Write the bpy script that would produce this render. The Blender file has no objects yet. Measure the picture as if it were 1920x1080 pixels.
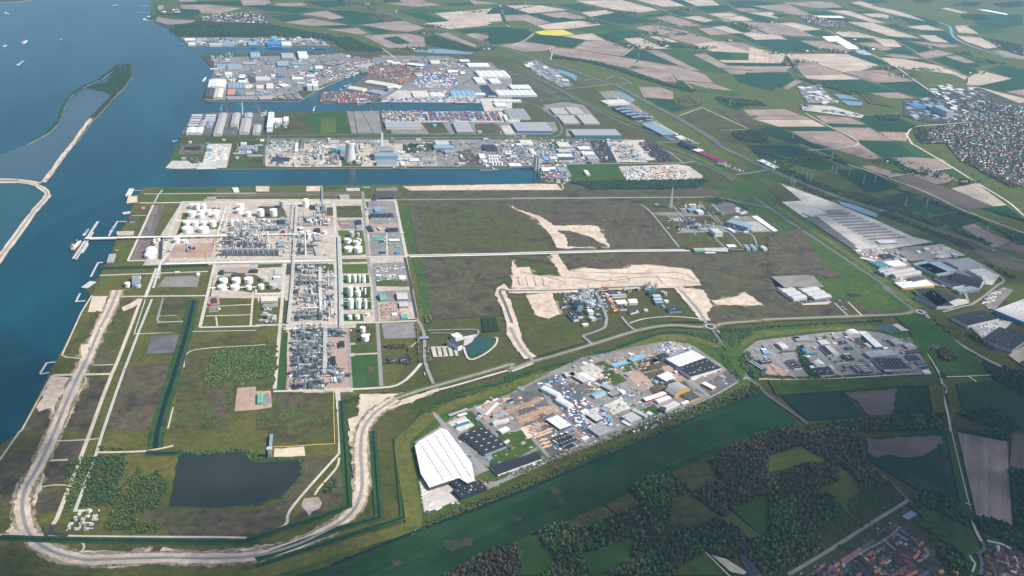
# Aerial view over an industrial harbour: estuary, docks, petrochemical plant, business parks, polder fields.
# 1 unit = 1 m.  +Y runs along the plant's long axis (away from the camera), +X to the picture's right, the aircraft is over (0,0).
import bpy,math,random
import numpy as np
from mathutils import Vector,Matrix
RND=random.Random(11)
NP=np.random.RandomState(5)
scene=bpy.context.scene
C=bpy.data.collections.new("place");scene.collection.children.link(C)
# ------------------------------------------------------------------ camera
CAM_H=1500.0
FOC=1867.0
AX_Y=np.array([(607-960)/FOC,-(-330-540)/FOC,-1.0])
AX_X=np.array([(11482-960)/FOC,-(277-540)/FOC,-1.0])
AX_Y/=np.linalg.norm(AX_Y)
AX_X-=AX_Y*(AX_X@AX_Y);AX_X/=np.linalg.norm(AX_X)
AX_Z=np.cross(AX_X,AX_Y)
W2C=np.stack([AX_X,AX_Y,AX_Z],axis=1)
cam_data=bpy.data.cameras.new("camera");cam=bpy.data.objects.new("camera",cam_data)
scene.collection.objects.link(cam)
cam_data.sensor_width=36.0;cam_data.lens=36.0*FOC/1920.0
cam_data.clip_start=1.0;cam_data.clip_end=90000.0
m=Matrix([list(r)for r in W2C.T]).to_4x4();m.translation=(0,0,CAM_H)
cam.matrix_world=m
scene.camera=cam
# ------------------------------------------------------------------ sky, sun, exposure
SUN_EL=math.radians(47)
SUN_AZ=math.atan2(-0.38,0.92)
sd=Vector((math.cos(SUN_AZ)*math.cos(SUN_EL),math.sin(SUN_AZ)*math.cos(SUN_EL),math.sin(SUN_EL)))
world=bpy.data.worlds.new("World");scene.world=world;world.use_nodes=True
wn=world.node_tree.nodes;wl=world.node_tree.links
sky=wn.new("ShaderNodeTexSky");sky.sky_type='NISHITA';sky.sun_disc=False
sky.sun_elevation=SUN_EL;sky.sun_rotation=math.atan2(sd.x,sd.y);sky.altitude=0
sky.air_density=1.0;sky.dust_density=1.0;sky.ozone_density=1.0
bg=wn["Background"];bg.inputs[1].default_value=0.085
wl.new(sky.outputs[0],bg.inputs[0])
sun_data=bpy.data.lights.new("sun",'SUN');sun=bpy.data.objects.new("sun",sun_data);scene.collection.objects.link(sun)
sun_data.energy=4.6;sun_data.angle=math.radians(0.53);sun_data.color=(1.0,0.95,0.87)
sun.rotation_euler=sd.to_track_quat('Z','Y').to_euler();sun.location=(0,0,5000)
vs=scene.view_settings;vs.view_transform='Standard';vs.look='None';vs.exposure=0.74;vs.gamma=1.0
vs.use_curve_mapping=False
scene.render.engine='CYCLES'
scene.cycles.max_bounces=5;scene.cycles.diffuse_bounces=2;scene.cycles.glossy_bounces=2
scene.cycles.transparent_max_bounces=48;scene.cycles.volume_bounces=1
scene.cycles.use_denoising=True
HAZE=2.6e-5
# ------------------------------------------------------------------ surveying: photo pixel -> point at height z
LAND=2.0
def G(px,py,z=LAND):
    c=np.array([(px-960)/FOC,-(py-540)/FOC,-1.0])
    w=W2C.T@c
    t=(z-CAM_H)/w[2]
    return np.array([w[0]*t,w[1]*t,z])
VW=[0,0,1.0]
def V(ox,oy,s):VW[:]=[ox,oy,float(s)]
def T(c,r):V(480*c,270*r,4)
def Q(s):
    """'x,y x,y' in the current survey sheet -> list of photo pixels"""
    return[(VW[0]+float(a)/VW[2],VW[1]+float(b)/VW[2])for a,b in(p.split(',')for p in s.split())]
def GP(s,z=LAND):return[G(x,y,z)for x,y in Q(s)]
# ------------------------------------------------------------------ materials
MATS={}
def node_mat(name):
    mt=bpy.data.materials.new(name);mt.use_nodes=True
    nt=mt.node_tree;b=nt.nodes["Principled BSDF"]
    b.inputs["Specular IOR Level"].default_value=0.25
    MATS[name]=mt
    return mt,nt,b
def noise(nt,scale,detail=4,rough=0.6,coord='world',stretch=None,dist=0.0):
    if coord=='world':
        g=nt.nodes.new("ShaderNodeNewGeometry");out=g.outputs["Position"]
    else:
        g=nt.nodes.new("ShaderNodeTexCoord");out=g.outputs["Object"]
    if stretch:
        mp=nt.nodes.new("ShaderNodeMapping");mp.inputs["Scale"].default_value=stretch
        nt.links.new(out,mp.inputs[0]);out=mp.outputs[0]
    n=nt.nodes.new("ShaderNodeTexNoise");n.inputs["Scale"].default_value=scale
    n.inputs["Detail"].default_value=detail;n.inputs["Roughness"].default_value=rough
    n.inputs["Distortion"].default_value=dist
    nt.links.new(out,n.inputs["Vector"]);return n.outputs["Fac"]
def ramp(nt,fac,stops):
    r=nt.nodes.new("ShaderNodeValToRGB");e=r.color_ramp.elements
    while len(e)<len(stops):e.new(0.5)
    for k,(p,c)in enumerate(stops):
        e[k].position=p;e[k].color=(c[0],c[1],c[2],1)
    nt.links.new(fac,r.inputs[0]);return r.outputs[0]
def mult(nt,a,b,t='MULTIPLY',f=1.0):
    mx=nt.nodes.new("ShaderNodeMix");mx.data_type='RGBA';mx.blend_type=t
    mx.inputs[0].default_value=f
    nt.links.new(a,mx.inputs[6])
    if isinstance(b,tuple):mx.inputs[7].default_value=(*b,1)
    else:nt.links.new(b,mx.inputs[7])
    return mx.outputs[2]
def grey(v):return(v,v,v)
def k(c,f):return tuple(x*f for x in c)
def plain(name,c,var=0.18,s1=0.03,s2=0.4,rough=0.85,metal=0.0,coord='world'):
    mt,nt,b=node_mat(name)
    a=ramp(nt,noise(nt,s1,5,0.65,coord),[(0.28,k(c,1-var)),(0.72,k(c,1+var))])
    d=ramp(nt,noise(nt,s2,3,0.6,coord),[(0.25,grey(1-var*0.8)),(0.75,grey(1+var*0.8))])
    nt.links.new(mult(nt,a,d),b.inputs["Base Color"]);b.inputs["Roughness"].default_value=rough
    b.inputs["Metallic"].default_value=metal
    return mt
def scrub(name,cols,s1=0.006,s2=0.06,dist=0.6,fine=0.42):
    """open ground: patches of several growths, blotchy at two sizes"""
    mt,nt,b=node_mat(name)
    n=len(cols)
    big=ramp(nt,noise(nt,s1,6,0.62,dist=dist),[(0.28+0.44*i/max(n-1,1),c)for i,c in enumerate(cols)])
    fin=ramp(nt,noise(nt,s2,5,0.7),[(0.28,grey(1-fine)),(0.5,grey(0.98)),(0.74,grey(1+fine*0.9))])
    nt.links.new(mult(nt,big,fin),b.inputs["Base Color"]);b.inputs["Roughness"].default_value=0.95
    b.inputs["Specular IOR Level"].default_value=0.1
    return mt
def crop(name,c,line=0.12,period=0.09,patchy=0.2,c2=None):
    """tilled or sown field: drill lines along the object's x axis, two-tone patches with cloud-light spots painted in"""
    mt,nt,b=node_mat(name)
    big=ramp(nt,noise(nt,0.006,6,0.62,dist=0.4),[(0.3,k(c,1-patchy)),(0.55,c),(0.75,c2 or k(c,1+patchy))])  # field's own blotches plus painted-in spots of sun between clouds
    st=ramp(nt,noise(nt,period,2,0.5,'obj',(0.02,1.0,1.0)),[(0.35,grey(1-line)),(0.65,grey(1+line))])
    fin=ramp(nt,noise(nt,0.15,4,0.7,'obj',(0.25,1,1)),[(0.3,grey(0.86)),(0.7,grey(1.13))])
    nt.links.new(mult(nt,mult(nt,big,st),fin),b.inputs["Base Color"]);b.inputs["Roughness"].default_value=0.95
    b.inputs["Specular IOR Level"].default_value=0.08
    return mt
def sheet(name,c,rib=0.06,rough=0.5,dirt=0.16,metal=0.0):
    """profiled roofing or cladding: faint bays across the object's x axis and streaks of dirt"""
    mt,nt,b=node_mat(name)
    bay=ramp(nt,noise(nt,0.16,1,0.4,'obj',(1.0,0.01,0.01)),[(0.35,grey(1-rib)),(0.65,grey(1+rib))])
    a=ramp(nt,noise(nt,0.05,5,0.65),[(0.25,k(c,1-dirt)),(0.6,c)])
    fin=ramp(nt,noise(nt,0.5,3,0.6),[(0.3,grey(0.93)),(0.7,grey(1.06))])
    nt.links.new(mult(nt,mult(nt,a,bay),fin),b.inputs["Base Color"])
    b.inputs["Roughness"].default_value=rough;b.inputs["Metallic"].default_value=metal
    return mt
def water_mat(name,c,rough=0.25,bump=0.35,c2=None,spec=0.5):
    mt,nt,b=node_mat(name)
    a=ramp(nt,noise(nt,0.0012,7,0.6,stretch=(1.6,.55,1),dist=1.5),[(0.3,c),(0.7,c2 or k(c,1.5))])
    nt.links.new(a,b.inputs["Base Color"]);b.inputs["Roughness"].default_value=rough
    b.inputs["Specular IOR Level"].default_value=spec
    bp=nt.nodes.new("ShaderNodeBump");bp.inputs["Strength"].default_value=bump;bp.inputs["Distance"].default_value=1.0
    nt.links.new(noise(nt,0.09,4,0.6,stretch=(1,0.45,1)),bp.inputs["Height"]);nt.links.new(bp.outputs[0],b.inputs["Normal"])
    return mt
# ground covers
scrub('terrain',[(0.0335,0.0475,0.0091),(0.0558,0.0601,0.0132),(0.0743,0.0665,0.0173)])
scrub('meadow',[(0.0270,0.0595,0.0085),(0.0405,0.0744,0.0108),(0.0574,0.0811,0.0135)],0.01,0.05)
scrub('verge',[(0.0452,0.0689,0.0104),(0.0641,0.0834,0.0130),(0.0905,0.0870,0.0196)],0.012,0.07)
scrub('dyke',[(0.0656,0.0827,0.0143),(0.0889,0.0935,0.0192),(0.1159,0.1007,0.0263)],0.012,0.07)
scrub('heath',[(0.0187,0.0271,0.0116),(0.0469,0.0407,0.0231),(0.0751,0.0598,0.0347),(0.0625,0.0679,0.0255),(0.1173,0.0895,0.0520)],0.010,0.05,0.8,0.5)
scrub('heath_brown',[(0.0270,0.0247,0.0155),(0.0597,0.0439,0.0287),(0.0836,0.0631,0.0405),(0.0597,0.0605,0.0262),(0.1271,0.0936,0.0597)],0.010,0.05,0.8,0.5)
scrub('heath_green',[(0.0250,0.0402,0.0081),(0.0472,0.0497,0.0145),(0.0694,0.0615,0.0193),(0.0472,0.0651,0.0128),(0.1111,0.0875,0.0321)],0.010,0.05,0.8,0.5)
scrub('rough_grass',[(0.0453,0.0605,0.0106),(0.0755,0.0747,0.0150),(0.1058,0.0890,0.0232)],0.009,0.06)
scrub('reed',[(.014,.040,.010),(.026,.060,.014),(.040,.072,.018)],0.03,0.12)
scrub('sand',[(0.3743,0.2883,0.2133),(0.4783,0.3844,0.3031),(0.5407,0.4484,0.3592)],0.012,0.05,0.9,fine=0.30)
scrub('sand_grey',[(0.3510,0.2921,0.2257),(0.4680,0.3937,0.3050),(0.5460,0.4572,0.3538)],0.012,0.06,fine=0.16)
scrub('sandy_grass',[(.05,.06,.022),(.12,.105,.06),(.30,.25,.18),(.07,.07,.03),(.38,.31,.23)],0.03,0.09,1.2,0.4)
scrub('paved',[(0.3159,0.2658,0.2218),(0.3861,0.3267,0.2693),(0.4446,0.3766,0.3062)],0.02,0.07,0.8,fine=0.34)
scrub('brickpave',[(0.2600,0.1800,0.1456),(0.3250,0.2280,0.1848),(0.3770,0.2640,0.2128)],0.012,0.09,fine=0.16)
scrub('yard',[(0.1425,0.1334,0.1260),(0.1900,0.1748,0.1620),(0.2375,0.2208,0.2025)],0.014,0.10,fine=0.30)
scrub('yard_dark',[(.065,.065,.07),(.10,.098,.098),(.14,.135,.13)],0.014,0.10,fine=0.30)
scrub('yard_light',[(0.3220,0.2968,0.2700),(0.4140,0.3808,0.3402),(0.4830,0.4480,0.3996)],0.014,0.10,fine=0.30)
scrub('scrap',[(.05,.04,.04),(.11,.085,.075),(.19,.15,.13)],0.03,0.12)
scrub('coal',[(.018,.018,.022),(.035,.034,.038),(.05,.05,.055)],0.03,0.12)
scrub('town_ground',[(.020,.036,.014),(.050,.052,.036),(.110,.100,.085)],0.03,0.12)
plain('asphalt',(.10,.10,.105),0.14,0.01,0.08)
plain('asphalt_new',(.040,.040,.048),0.12,0.01,0.08)
plain('asphalt_pale',(.21,.205,.20),0.12,0.01,0.08)
plain('concrete_road',(.42,.385,.335),0.14,0.01,0.08)
plain('track',(.44,.37,.295),0.18,0.01,0.06)
plain('ballast',(.145,.115,.10),0.22,0.02,0.1)
plain('rail',(.10,.07,.055),0.1)
plain('white_line',(.62,.62,.6),0.08)
crop('soil',(0.2585,0.1925,0.1595),0.16,0.06,0.34)
crop('soil_light',(0.4070,0.3245,0.2585),0.14,0.06,0.28)
crop('soil_dark',(0.1318,0.0978,0.0808),0.10,0.10,0.2)
crop('wheat',(0.0118,0.0499,0.0180),0.16,0.08,0.24)
crop('wheat_dark',(0.0129,0.0432,0.0128),0.22,0.08,0.28,(0.0242,0.0576,0.0141))
scrub('bare_wheat',[(.022,.038,.022),(.045,.045,.030),(.065,.052,.038)],0.02,0.06)
crop('wheat_thin',(0.0104,0.0400,0.0224),0.2,0.07,0.3,(0.0680,0.0496,0.0336))
crop('grassland',(0.0298,0.0705,0.0122),0.08,0.05,0.2)
crop('pasture',(0.0698,0.0936,0.0151),0.05,0.05,0.25)
crop('rapeseed',(.48,.43,.055),0.06,0.07,0.12)
crop('plastic_film',(.72,.74,.76),0.14,0.12,0.08)
crop('film_blue',(.30,.36,.42),0.14,0.12,0.08)
crop('orchard',(0.0154,0.0350,0.0126),0.45,0.12,0.2,(0.0350,0.0490,0.0175))
water_mat('river',(.0005,.024,.035),0.2,0.6,(.0014,.054,.074),spec=0.13)
water_mat('lagoon',(.022,.05,.062),0.3,0.25,(.035,.068,.08))
water_mat('basin',(.003,.042,.046),0.3,0.2,(.006,.055,.058))
water_mat('pond',(.017,.021,.017),0.35,0.15,spec=0.10)
water_mat('canal',(.004,.014,.012),0.3,0.15,spec=0.12)
water_mat('pond_green',(.012,.045,.035),0.25,0.15)
water_mat('lake',(.10,.16,.21),0.2,0.15)
# building sheets
for nm,c in dict(white=(.60,.595,.575),cream=(.53,.495,.42),pale=(.42,.415,.40),grey=(.29,.29,.295),warm=(.35,.325,.30),mid=(.235,.24,.25),dark=(.06,.062,.068),
                  black=(.020,.021,.026),navy=(.022,.032,.052),blue=(.035,.19,.42),lblue=(.17,.33,.46),steel=(.20,.27,.325),teal=(.045,.16,.20),green=(.12,.33,.24),dgreen=(.02,.09,.07),
                  red=(.42,.03,.035),maroon=(.16,.015,.04),orange=(.55,.15,.03),ochre=(.50,.28,.06),brown=(.12,.085,.065),tile=(.30,.10,.065),tile_dark=(.12,.045,.045),slate=(.05,.052,.06),
                  salmon=(.48,.20,.15),yellow=(.62,.44,.06),brick=(.22,.11,.08)).items():
    sheet(nm,c,rough=0.55 if nm not in('black','navy','dark')else 0.7)
plain('steelwork',(.30,.315,.315),0.25,0.08,0.5,0.5)
plain('steel_dark',(.095,.115,.125),0.3,0.08,0.5,0.55)
plain('steel_pale',(.52,.515,.49),0.2,0.08,0.5,0.45)
plain('tank_white',(.74,.73,.70),0.05,0.05,0.3,0.45)
plain('tank_grey',(.40,.41,.41),0.12,0.06,0.4,0.45)
plain('pipe_white',(.74,.72,.67),0.12,0.05,0.3,0.5)
plain('pipe_yellow',(.66,.46,.12),0.12,0.05,0.3,0.5)
plain('concrete',(.42,.405,.385),0.14,0.03,0.2,0.9)
plain('concrete_shell',(.50,.475,.445),0.10,0.03,0.2,0.9)
plain('rust',(.20,.085,.045),0.35,0.08,0.6,0.9)
plain('timber',(.52,.36,.24),0.3,0.1,0.6,0.9)
plain('rubble',(.30,.25,.22),0.4,0.06,0.3,0.95)
plain('bark',(.06,.048,.036),0.3,0.3,2.0,0.95)
plain('lamp_white',(.8,.8,.78),0.04)
plain('hull_red',(.34,.06,.04),0.2,0.05,0.3,0.5)
plain('hull_dark',(.03,.04,.05),0.2,0.05,0.3,0.5)
def tinted(name,rough,lo,hi,sc,spec=0.15):
    mt,nt,b=node_mat(name)
    at=nt.nodes.new("ShaderNodeAttribute");at.attribute_name="tint"
    f=ramp(nt,noise(nt,sc,3,0.7),[(0.3,grey(lo)),(0.7,grey(hi))])
    nt.links.new(mult(nt,at.outputs["Color"],f),b.inputs["Base Color"]);b.inputs["Roughness"].default_value=rough
    b.inputs["Specular IOR Level"].default_value=spec
tinted('foliage',0.9,0.6,1.35,0.35)
tinted('painted',0.6,0.85,1.12,0.3,0.3)
M=MATS
# ------------------------------------------------------------------ objects
THINGS=[]
PLACE=['']
def WH(p):PLACE[0]=p
def mesh(name,vs_,fs,mt,tint=None,smooth=False):
    me=bpy.data.meshes.new(name)
    if isinstance(fs,np.ndarray):
        n,w=fs.shape
        me.vertices.add(len(vs_));me.vertices.foreach_set("co",np.asarray(vs_,np.float32).ravel())
        me.loops.add(n*w);me.loops.foreach_set("vertex_index",fs.astype(np.int32).ravel())
        me.polygons.add(n);me.polygons.foreach_set("loop_start",np.arange(0,n*w,w,dtype=np.int32))
        me.update(calc_edges=True)
    else:
        me.from_pydata([tuple(v)for v in vs_],[],fs)
    if isinstance(mt,(list,tuple)):
        for x in mt:me.materials.append(M[x])
    else:me.materials.append(M[mt])
    if tint is not None:
        at=me.attributes.new("tint",'FLOAT_COLOR','POINT')
        a=np.ones((len(vs_),4),np.float32);a[:,:3]=tint
        at.data.foreach_set("color",a.ravel())
    if smooth:me.polygons.foreach_set("use_smooth",[True]*len(me.polygons))
    return me
def ob(name,me,parent=None,loc=(0,0,0),rz=0.0):
    o=bpy.data.objects.new(name,me);C.objects.link(o)
    o.location=loc;o.rotation_euler=(0,0,rz)
    if parent is not None:o.parent=parent
    return o
def px_of(p):
    c=W2C@(np.array([p[0],p[1],p[2]])-np.array([0,0,CAM_H]))
    return 960+FOC*c[0]/-c[2],540-FOC*c[1]/-c[2]
def thing(o,desc,cat,group=None,place=None,share=False):
    o["category"]=cat
    p=PLACE[0]if place is None else place
    if group:o["group"]=group
    x,y=px_of(o.location)
    THINGS.append((o,desc,p,x,y,share,cat))
    return o
def empty(name,loc,rz=0.0):return ob(name,None,None,loc,rz)
class MB:
    def __init__(s):s.v=[];s.f=[]
    def add(s,vs_,fs):
        n=len(s.v);s.v+=[tuple(p)for p in vs_];s.f+=[tuple(i+n for i in f)for f in fs];return s
    def box(s,x0,x1,y0,y1,z0,z1):
        return s.add([(x0,y0,z0),(x1,y0,z0),(x1,y1,z0),(x0,y1,z0),(x0,y0,z1),(x1,y0,z1),(x1,y1,z1),(x0,y1,z1)],
                     [(0,3,2,1),(4,5,6,7),(0,1,5,4),(1,2,6,5),(2,3,7,6),(3,0,4,7)])
    def cyl(s,x,y,z0,z1,r,n=14,r2=None,caps=True):
        r2=r if r2 is None else r2;a=[2*math.pi*i/n for i in range(n)]
        vs_=[(x+r*math.cos(t),y+r*math.sin(t),z0)for t in a]+[(x+r2*math.cos(t),y+r2*math.sin(t),z1)for t in a]
        fs=[(i,(i+1)%n,n+(i+1)%n,n+i)for i in range(n)]
        if caps:fs+=[tuple(range(n,2*n)),tuple(range(n-1,-1,-1))]
        return s.add(vs_,fs)
    def tube(s,p,q,r,n=6):
        p,q=Vector(p),Vector(q);d=(q-p).normalized()
        u=d.orthogonal().normalized();w=d.cross(u)
        vs_=[tuple(c+(u*math.cos(2*math.pi*i/n)+w*math.sin(2*math.pi*i/n))*r)for c in(p,q)for i in range(n)]
        fs=[(i,(i+1)%n,n+(i+1)%n,n+i)for i in range(n)]+[tuple(range(n-1,-1,-1)),tuple(range(n,2*n))]
        return s.add(vs_,fs)
    def lathe(s,x,y,prof,n=20):
        vs_=[(x+r*math.cos(2*math.pi*i/n),y+r*math.sin(2*math.pi*i/n),z)for r,z in prof for i in range(n)]
        fs=[(j*n+i,j*n+(i+1)%n,(j+1)*n+(i+1)%n,(j+1)*n+i)for j in range(len(prof)-1)for i in range(n)]
        return s.add(vs_,fs)
    def mesh(s,name,mt,tint=None,smooth=False):return mesh(name,s.v,s.f,mt,tint,smooth)
    def ob(s,name,mt,parent=None,loc=(0,0,0),rz=0.0,smooth=False):return ob(name,s.mesh(name,mt,None,smooth),parent,loc,rz)
# ------------------------------------------------------------------ ground sheets, roads
ZG=[LAND+0.05]
def next_z():ZG[0]+=0.005;return ZG[0]
STRUCT_N={}
def structure(o,label):
    o["kind"]="structure";o["label"]=label
    return o
def smooth_line(pts,n=6):
    if len(pts)<3:return pts
    P_=[pts[0]]+list(pts)+[pts[-1]];out=[]
    for i in range(1,len(P_)-2):
        p0,p1,p2,p3=(np.array(q)for q in P_[i-1:i+3])
        for j in range(n):
            t=j/n
            out.append(0.5*((2*p1)+(-p0+p2)*t+(2*p0-5*p1+4*p2-p3)*t*t+(-p0+3*p1-3*p2+p3)*t**3))
    out.append(np.array(pts[-1]));return out
def poly_sheet(name,pts,mt,label,rough=0.0,step=18.0,curve=False,z=None):
    """flat sheet on the land; rough: wobble of its edge in metres"""
    z=next_z()if z is None else z
    pts=[np.array(p[:2])for p in pts]
    if curve:pts=smooth_line(pts+[pts[0]],5)[:-1]
    if rough:
        out=[]
        for i in range(len(pts)):
            a,b=pts[i],pts[(i+1)%len(pts)];L=np.linalg.norm(b-a);n=max(1,int(L/step))
            nrm=np.array([-(b-a)[1],(b-a)[0]])/max(L,1e-6)
            for j in range(n):
                out.append(a+(b-a)*j/n+nrm*RND.gauss(0,rough)+(b-a)/max(L,1e-6)*RND.gauss(0,rough*0.4))
        pts=out
    e=pts[1]-pts[0];best=0
    for i in range(len(pts)):
        d=pts[(i+1)%len(pts)]-pts[i]
        if not rough and d@d>best:best=d@d;e=d
    a=math.atan2(e[1],e[0]);c=sum(pts)/len(pts);ca,sa=math.cos(-a),math.sin(-a)
    vs_=[((p-c)[0]*ca-(p-c)[1]*sa,(p-c)[0]*sa+(p-c)[1]*ca,0)for p in pts]
    area=sum(vs_[i][0]*vs_[(i+1)%len(vs_)][1]-vs_[(i+1)%len(vs_)][0]*vs_[i][1]for i in range(len(vs_)))
    f=list(range(len(vs_)))
    if area<0:f.reverse()
    o=ob(name,mesh(name,vs_,[f],mt),None,(c[0],c[1],z),a)
    return structure(o,label)
def patch(mt,s,name='ground',label='open ground',rough=0.0,**kw):
    return poly_sheet(name,GP(s),mt,label,rough,**kw)
def ribbon_pts(pts,w):
    pts=[np.array(p[:2],float)for p in pts];Lf,Rt=[],[]
    for i,p in enumerate(pts):
        d0=p-pts[i-1]if i else pts[1]-p
        d1=pts[i+1]-p if i<len(pts)-1 else p-pts[i-1]
        d0=d0/(np.linalg.norm(d0)+1e-9);d1=d1/(np.linalg.norm(d1)+1e-9)
        n0=np.array([-d0[1],d0[0]]);n1=np.array([-d1[1],d1[0]]);nn=n0+n1;nn/=(np.linalg.norm(nn)+1e-9)
        q=w[i]if hasattr(w,'__len__')else w
        mm=nn*(q/2)/max(0.45,float(nn@n0));Lf.append(p+mm);Rt.append(p-mm)
    return Lf,Rt
def ribbon(name,pts,w,mt,label,curve=True,rough=0.0):
    if curve and len(pts)>2:pts=smooth_line([np.array(p[:2])for p in pts],6)
    if rough:
        out=[]
        for i in range(len(pts)-1):
            a,b=np.array(pts[i][:2]),np.array(pts[i+1][:2]);n=max(1,int(np.linalg.norm(b-a)/14));out+=[a+(b-a)*j/n for j in range(n)]
        pts=out+[np.array(pts[-1][:2])]
        w=[w+RND.gauss(0,rough)for _ in pts]
    Lf,Rt=ribbon_pts(pts,w);z=next_z();c=(Lf[0]+Rt[-1])/2
    n=len(Lf);vs_=[(*(p-c),0.0012*i)for i,p in enumerate(Rt)]+[(*(p-c),0.0012*i)for i,p in enumerate(Lf)]
    fs=[(i,i+1,n+i+1,n+i)for i in range(n-1)]
    return structure(ob(name,mesh(name,vs_,fs,mt),None,(c[0],c[1],z)),label)
def road(s,w,mt='asphalt',label='asphalt road',name='road',curve=True,rough=0.0):
    return ribbon(name,GP(s),w,mt,label,curve,rough)
# ================================================================== SETTING: water and land
def J(s):
    """'02 x,y x,y; 13 x,y' : points read off survey sheets column/row -> photo pixels"""
    out=[]
    for part in s.split(';'):
        part=part.split()
        if part[0]=='p':V(0,0,1)
        else:T(int(part[0][0]),int(part[0][1]))
        out+=Q(' '.join(part[1:]))
    return out
def JG(s,z=LAND):return[G(x,y,z)for x,y in J(s)]
def jpatch(mt,s,name='ground',label='open ground',rough=0.0,**kw):return poly_sheet(name,JG(s),mt,label,rough,**kw)
def jroad(s,w,mt='asphalt',label='asphalt road',name='road',curve=True,rough=0.0):return ribbon(name,JG(s),w,mt,label,curve,rough)
def slab(name,pts,mt,label,z0=-3.0,z1=LAND,side='concrete'):
    c=sum(np.array(p[:2])for p in pts)/len(pts);n=len(pts)
    P_=[np.array(p[:2])-c for p in pts]
    area=sum(P_[i][0]*P_[(i+1)%n][1]-P_[(i+1)%n][0]*P_[i][1]for i in range(n))
    if area<0:P_.reverse()
    vs_=[(*p,0)for p in P_]+[(*p,z0-z1)for p in P_]
    fs=[tuple(range(n))]+[(i,n+i,n+(i+1)%n,(i+1)%n)for i in range(n)]
    me=mesh(name,vs_,fs,[mt,side])
    for i in range(1,n+1):me.polygons[i].material_index=1
    return structure(ob(name,me,None,(c[0],c[1],z1)),label)
S_=60000.0
wv=[(-S_,-S_,0),(S_,-S_,0),(S_,S_,0),(-S_,S_,0)]
structure(ob('water',mesh('water',wv,[(0,1,2,3)],'river')),'wide blue estuary water with the harbour basins opening off it')
COAST=J("p 282,-150 282,0; 00 1125,95 1165,165 1195,190 1250,205 1340,275 1410,347 1920,352; 10 560,352 600,385 650,395 0,402; 00 1495,411 1608,522 1605,545 1560,640 1510,742 1550,759 1920,760;"
          " 10 325,760 415,703 500,655 605,612 660,590 770,550 845,548 760,610 700,640 660,660 610,690 480,690 468,760 500,770 600,770 760,785 860,767 930,765 1690,772 1715,838 680,832 590,838 0,846;"
          " 00 1500,846 1440,855 1338,1078; 01 1235,180 1240,187 1920,186; 11 0,186 1920,178; 21 0,172 130,176 190,212 205,298 0,300; 11 1920,301 0,308; 01 1920,321 1078,325 1030,392 965,395 950,450 1000,456 960,560"
          " 880,680 820,850 775,920 740,1000 700,1030 625,1078; 02 690,60 640,130 462,505 420,560 450,548 560,580 585,600 520,620 400,652 370,640 150,1080; p 37,812 0,857 -160,1060 -420,1400 2500,1400 2700,300 2500,-150")
slab('terrain',[G(x,y)for x,y in COAST],'terrain','flat polder land carrying port, plant, fields and town')
slab('terrain',JG("p -300,-120 40,-60 75,-6 54,1 30,3.5 0,5 -300,6"),'terrain','low far bank of the estuary at the top corner')
# breakwater island and dammed basin
patch('lagoon',"0,0 1,0 1,1",'lagoon','x')if False else None
jpatch('lagoon',"00 200,1080 370,985 440,900 465,820 490,770 540,705 640,660 740,680 840,695 830,740 740,840 680,900 610,990 545,1080; 01 470,90 400,190 330,275 0,262 -300,200",'water','shallow pale water behind the breakwater island',z=0.10)
jpatch('basin',"01 -300,280 150,285 260,305 330,345 355,375 330,420 250,510 0,850 -300,1200",'water','teal water of the dammed basin',z=0.10)
def causeway(s,w,mt,label,z=1.6):
    pts=smooth_line([np.array(p[:2])for p in JG(s,z)],5)
    Lf,Rt=ribbon_pts(pts,[w*RND.uniform(0.8,1.2)for _ in pts])
    return slab('breakwater',Lf+Rt[::-1],mt,label,-2.0,z,'sand_grey')
causeway("00 200,1080 370,985 440,900 465,820 490,770 540,705 640,645 740,600 830,540 890,488 965,485",16,'reed','thin overgrown breakwater around the lagoon')
causeway("00 965,485 975,560 930,635 830,740 740,840 680,900 610,990 545,1078",34,'heath_green','breakwater spine with scrub beside the fairway')
causeway("00 690,880 610,985 545,1078; 01 470,90 400,190 325,285",22,'sand','pale sandy end of the breakwater',1.75)
slab('island',smooth_line([np.array(p)for p in JG("00 890,505 945,510 970,560 925,625 850,712 800,690 740,672 650,662 720,628 800,628 825,570",1.7)],4),'reed','wooded head of the breakwater island',-2,1.7,'sand_grey')
causeway("01 -200,262 80,264 200,275 300,292",17,'sand_grey','curved stone dam running to the picture edge',1.5)
causeway("01 -200,285 60,283 150,285 260,303 330,342 357,378 330,420 250,510 120,690 0,850 -100,1000",26,'sand_grey','broad curved dam around the teal basin',1.9)
causeway("01 -200,285 60,283 150,285 260,303 330,342 357,378 330,420 250,510 120,690 0,850 -100,1000",7,'asphalt_pale','service road on the curved dam',2.05)
for s,w in(("00 182,330 165,300 100,245 0,190",7),("00 176,332 230,300 380,235 500,185",6),("00 135,492 90,515 0,540",8),("00 880,48 1000,70 1110,90",6),("00 40,350 30,320 0,290",5),("00 230,545 150,560 60,580",5)):
    o=ribbon('wake',JG(s,.2),w,'lagoon','faint wake trailing over the estuary',True);o.location.z=.25
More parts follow.
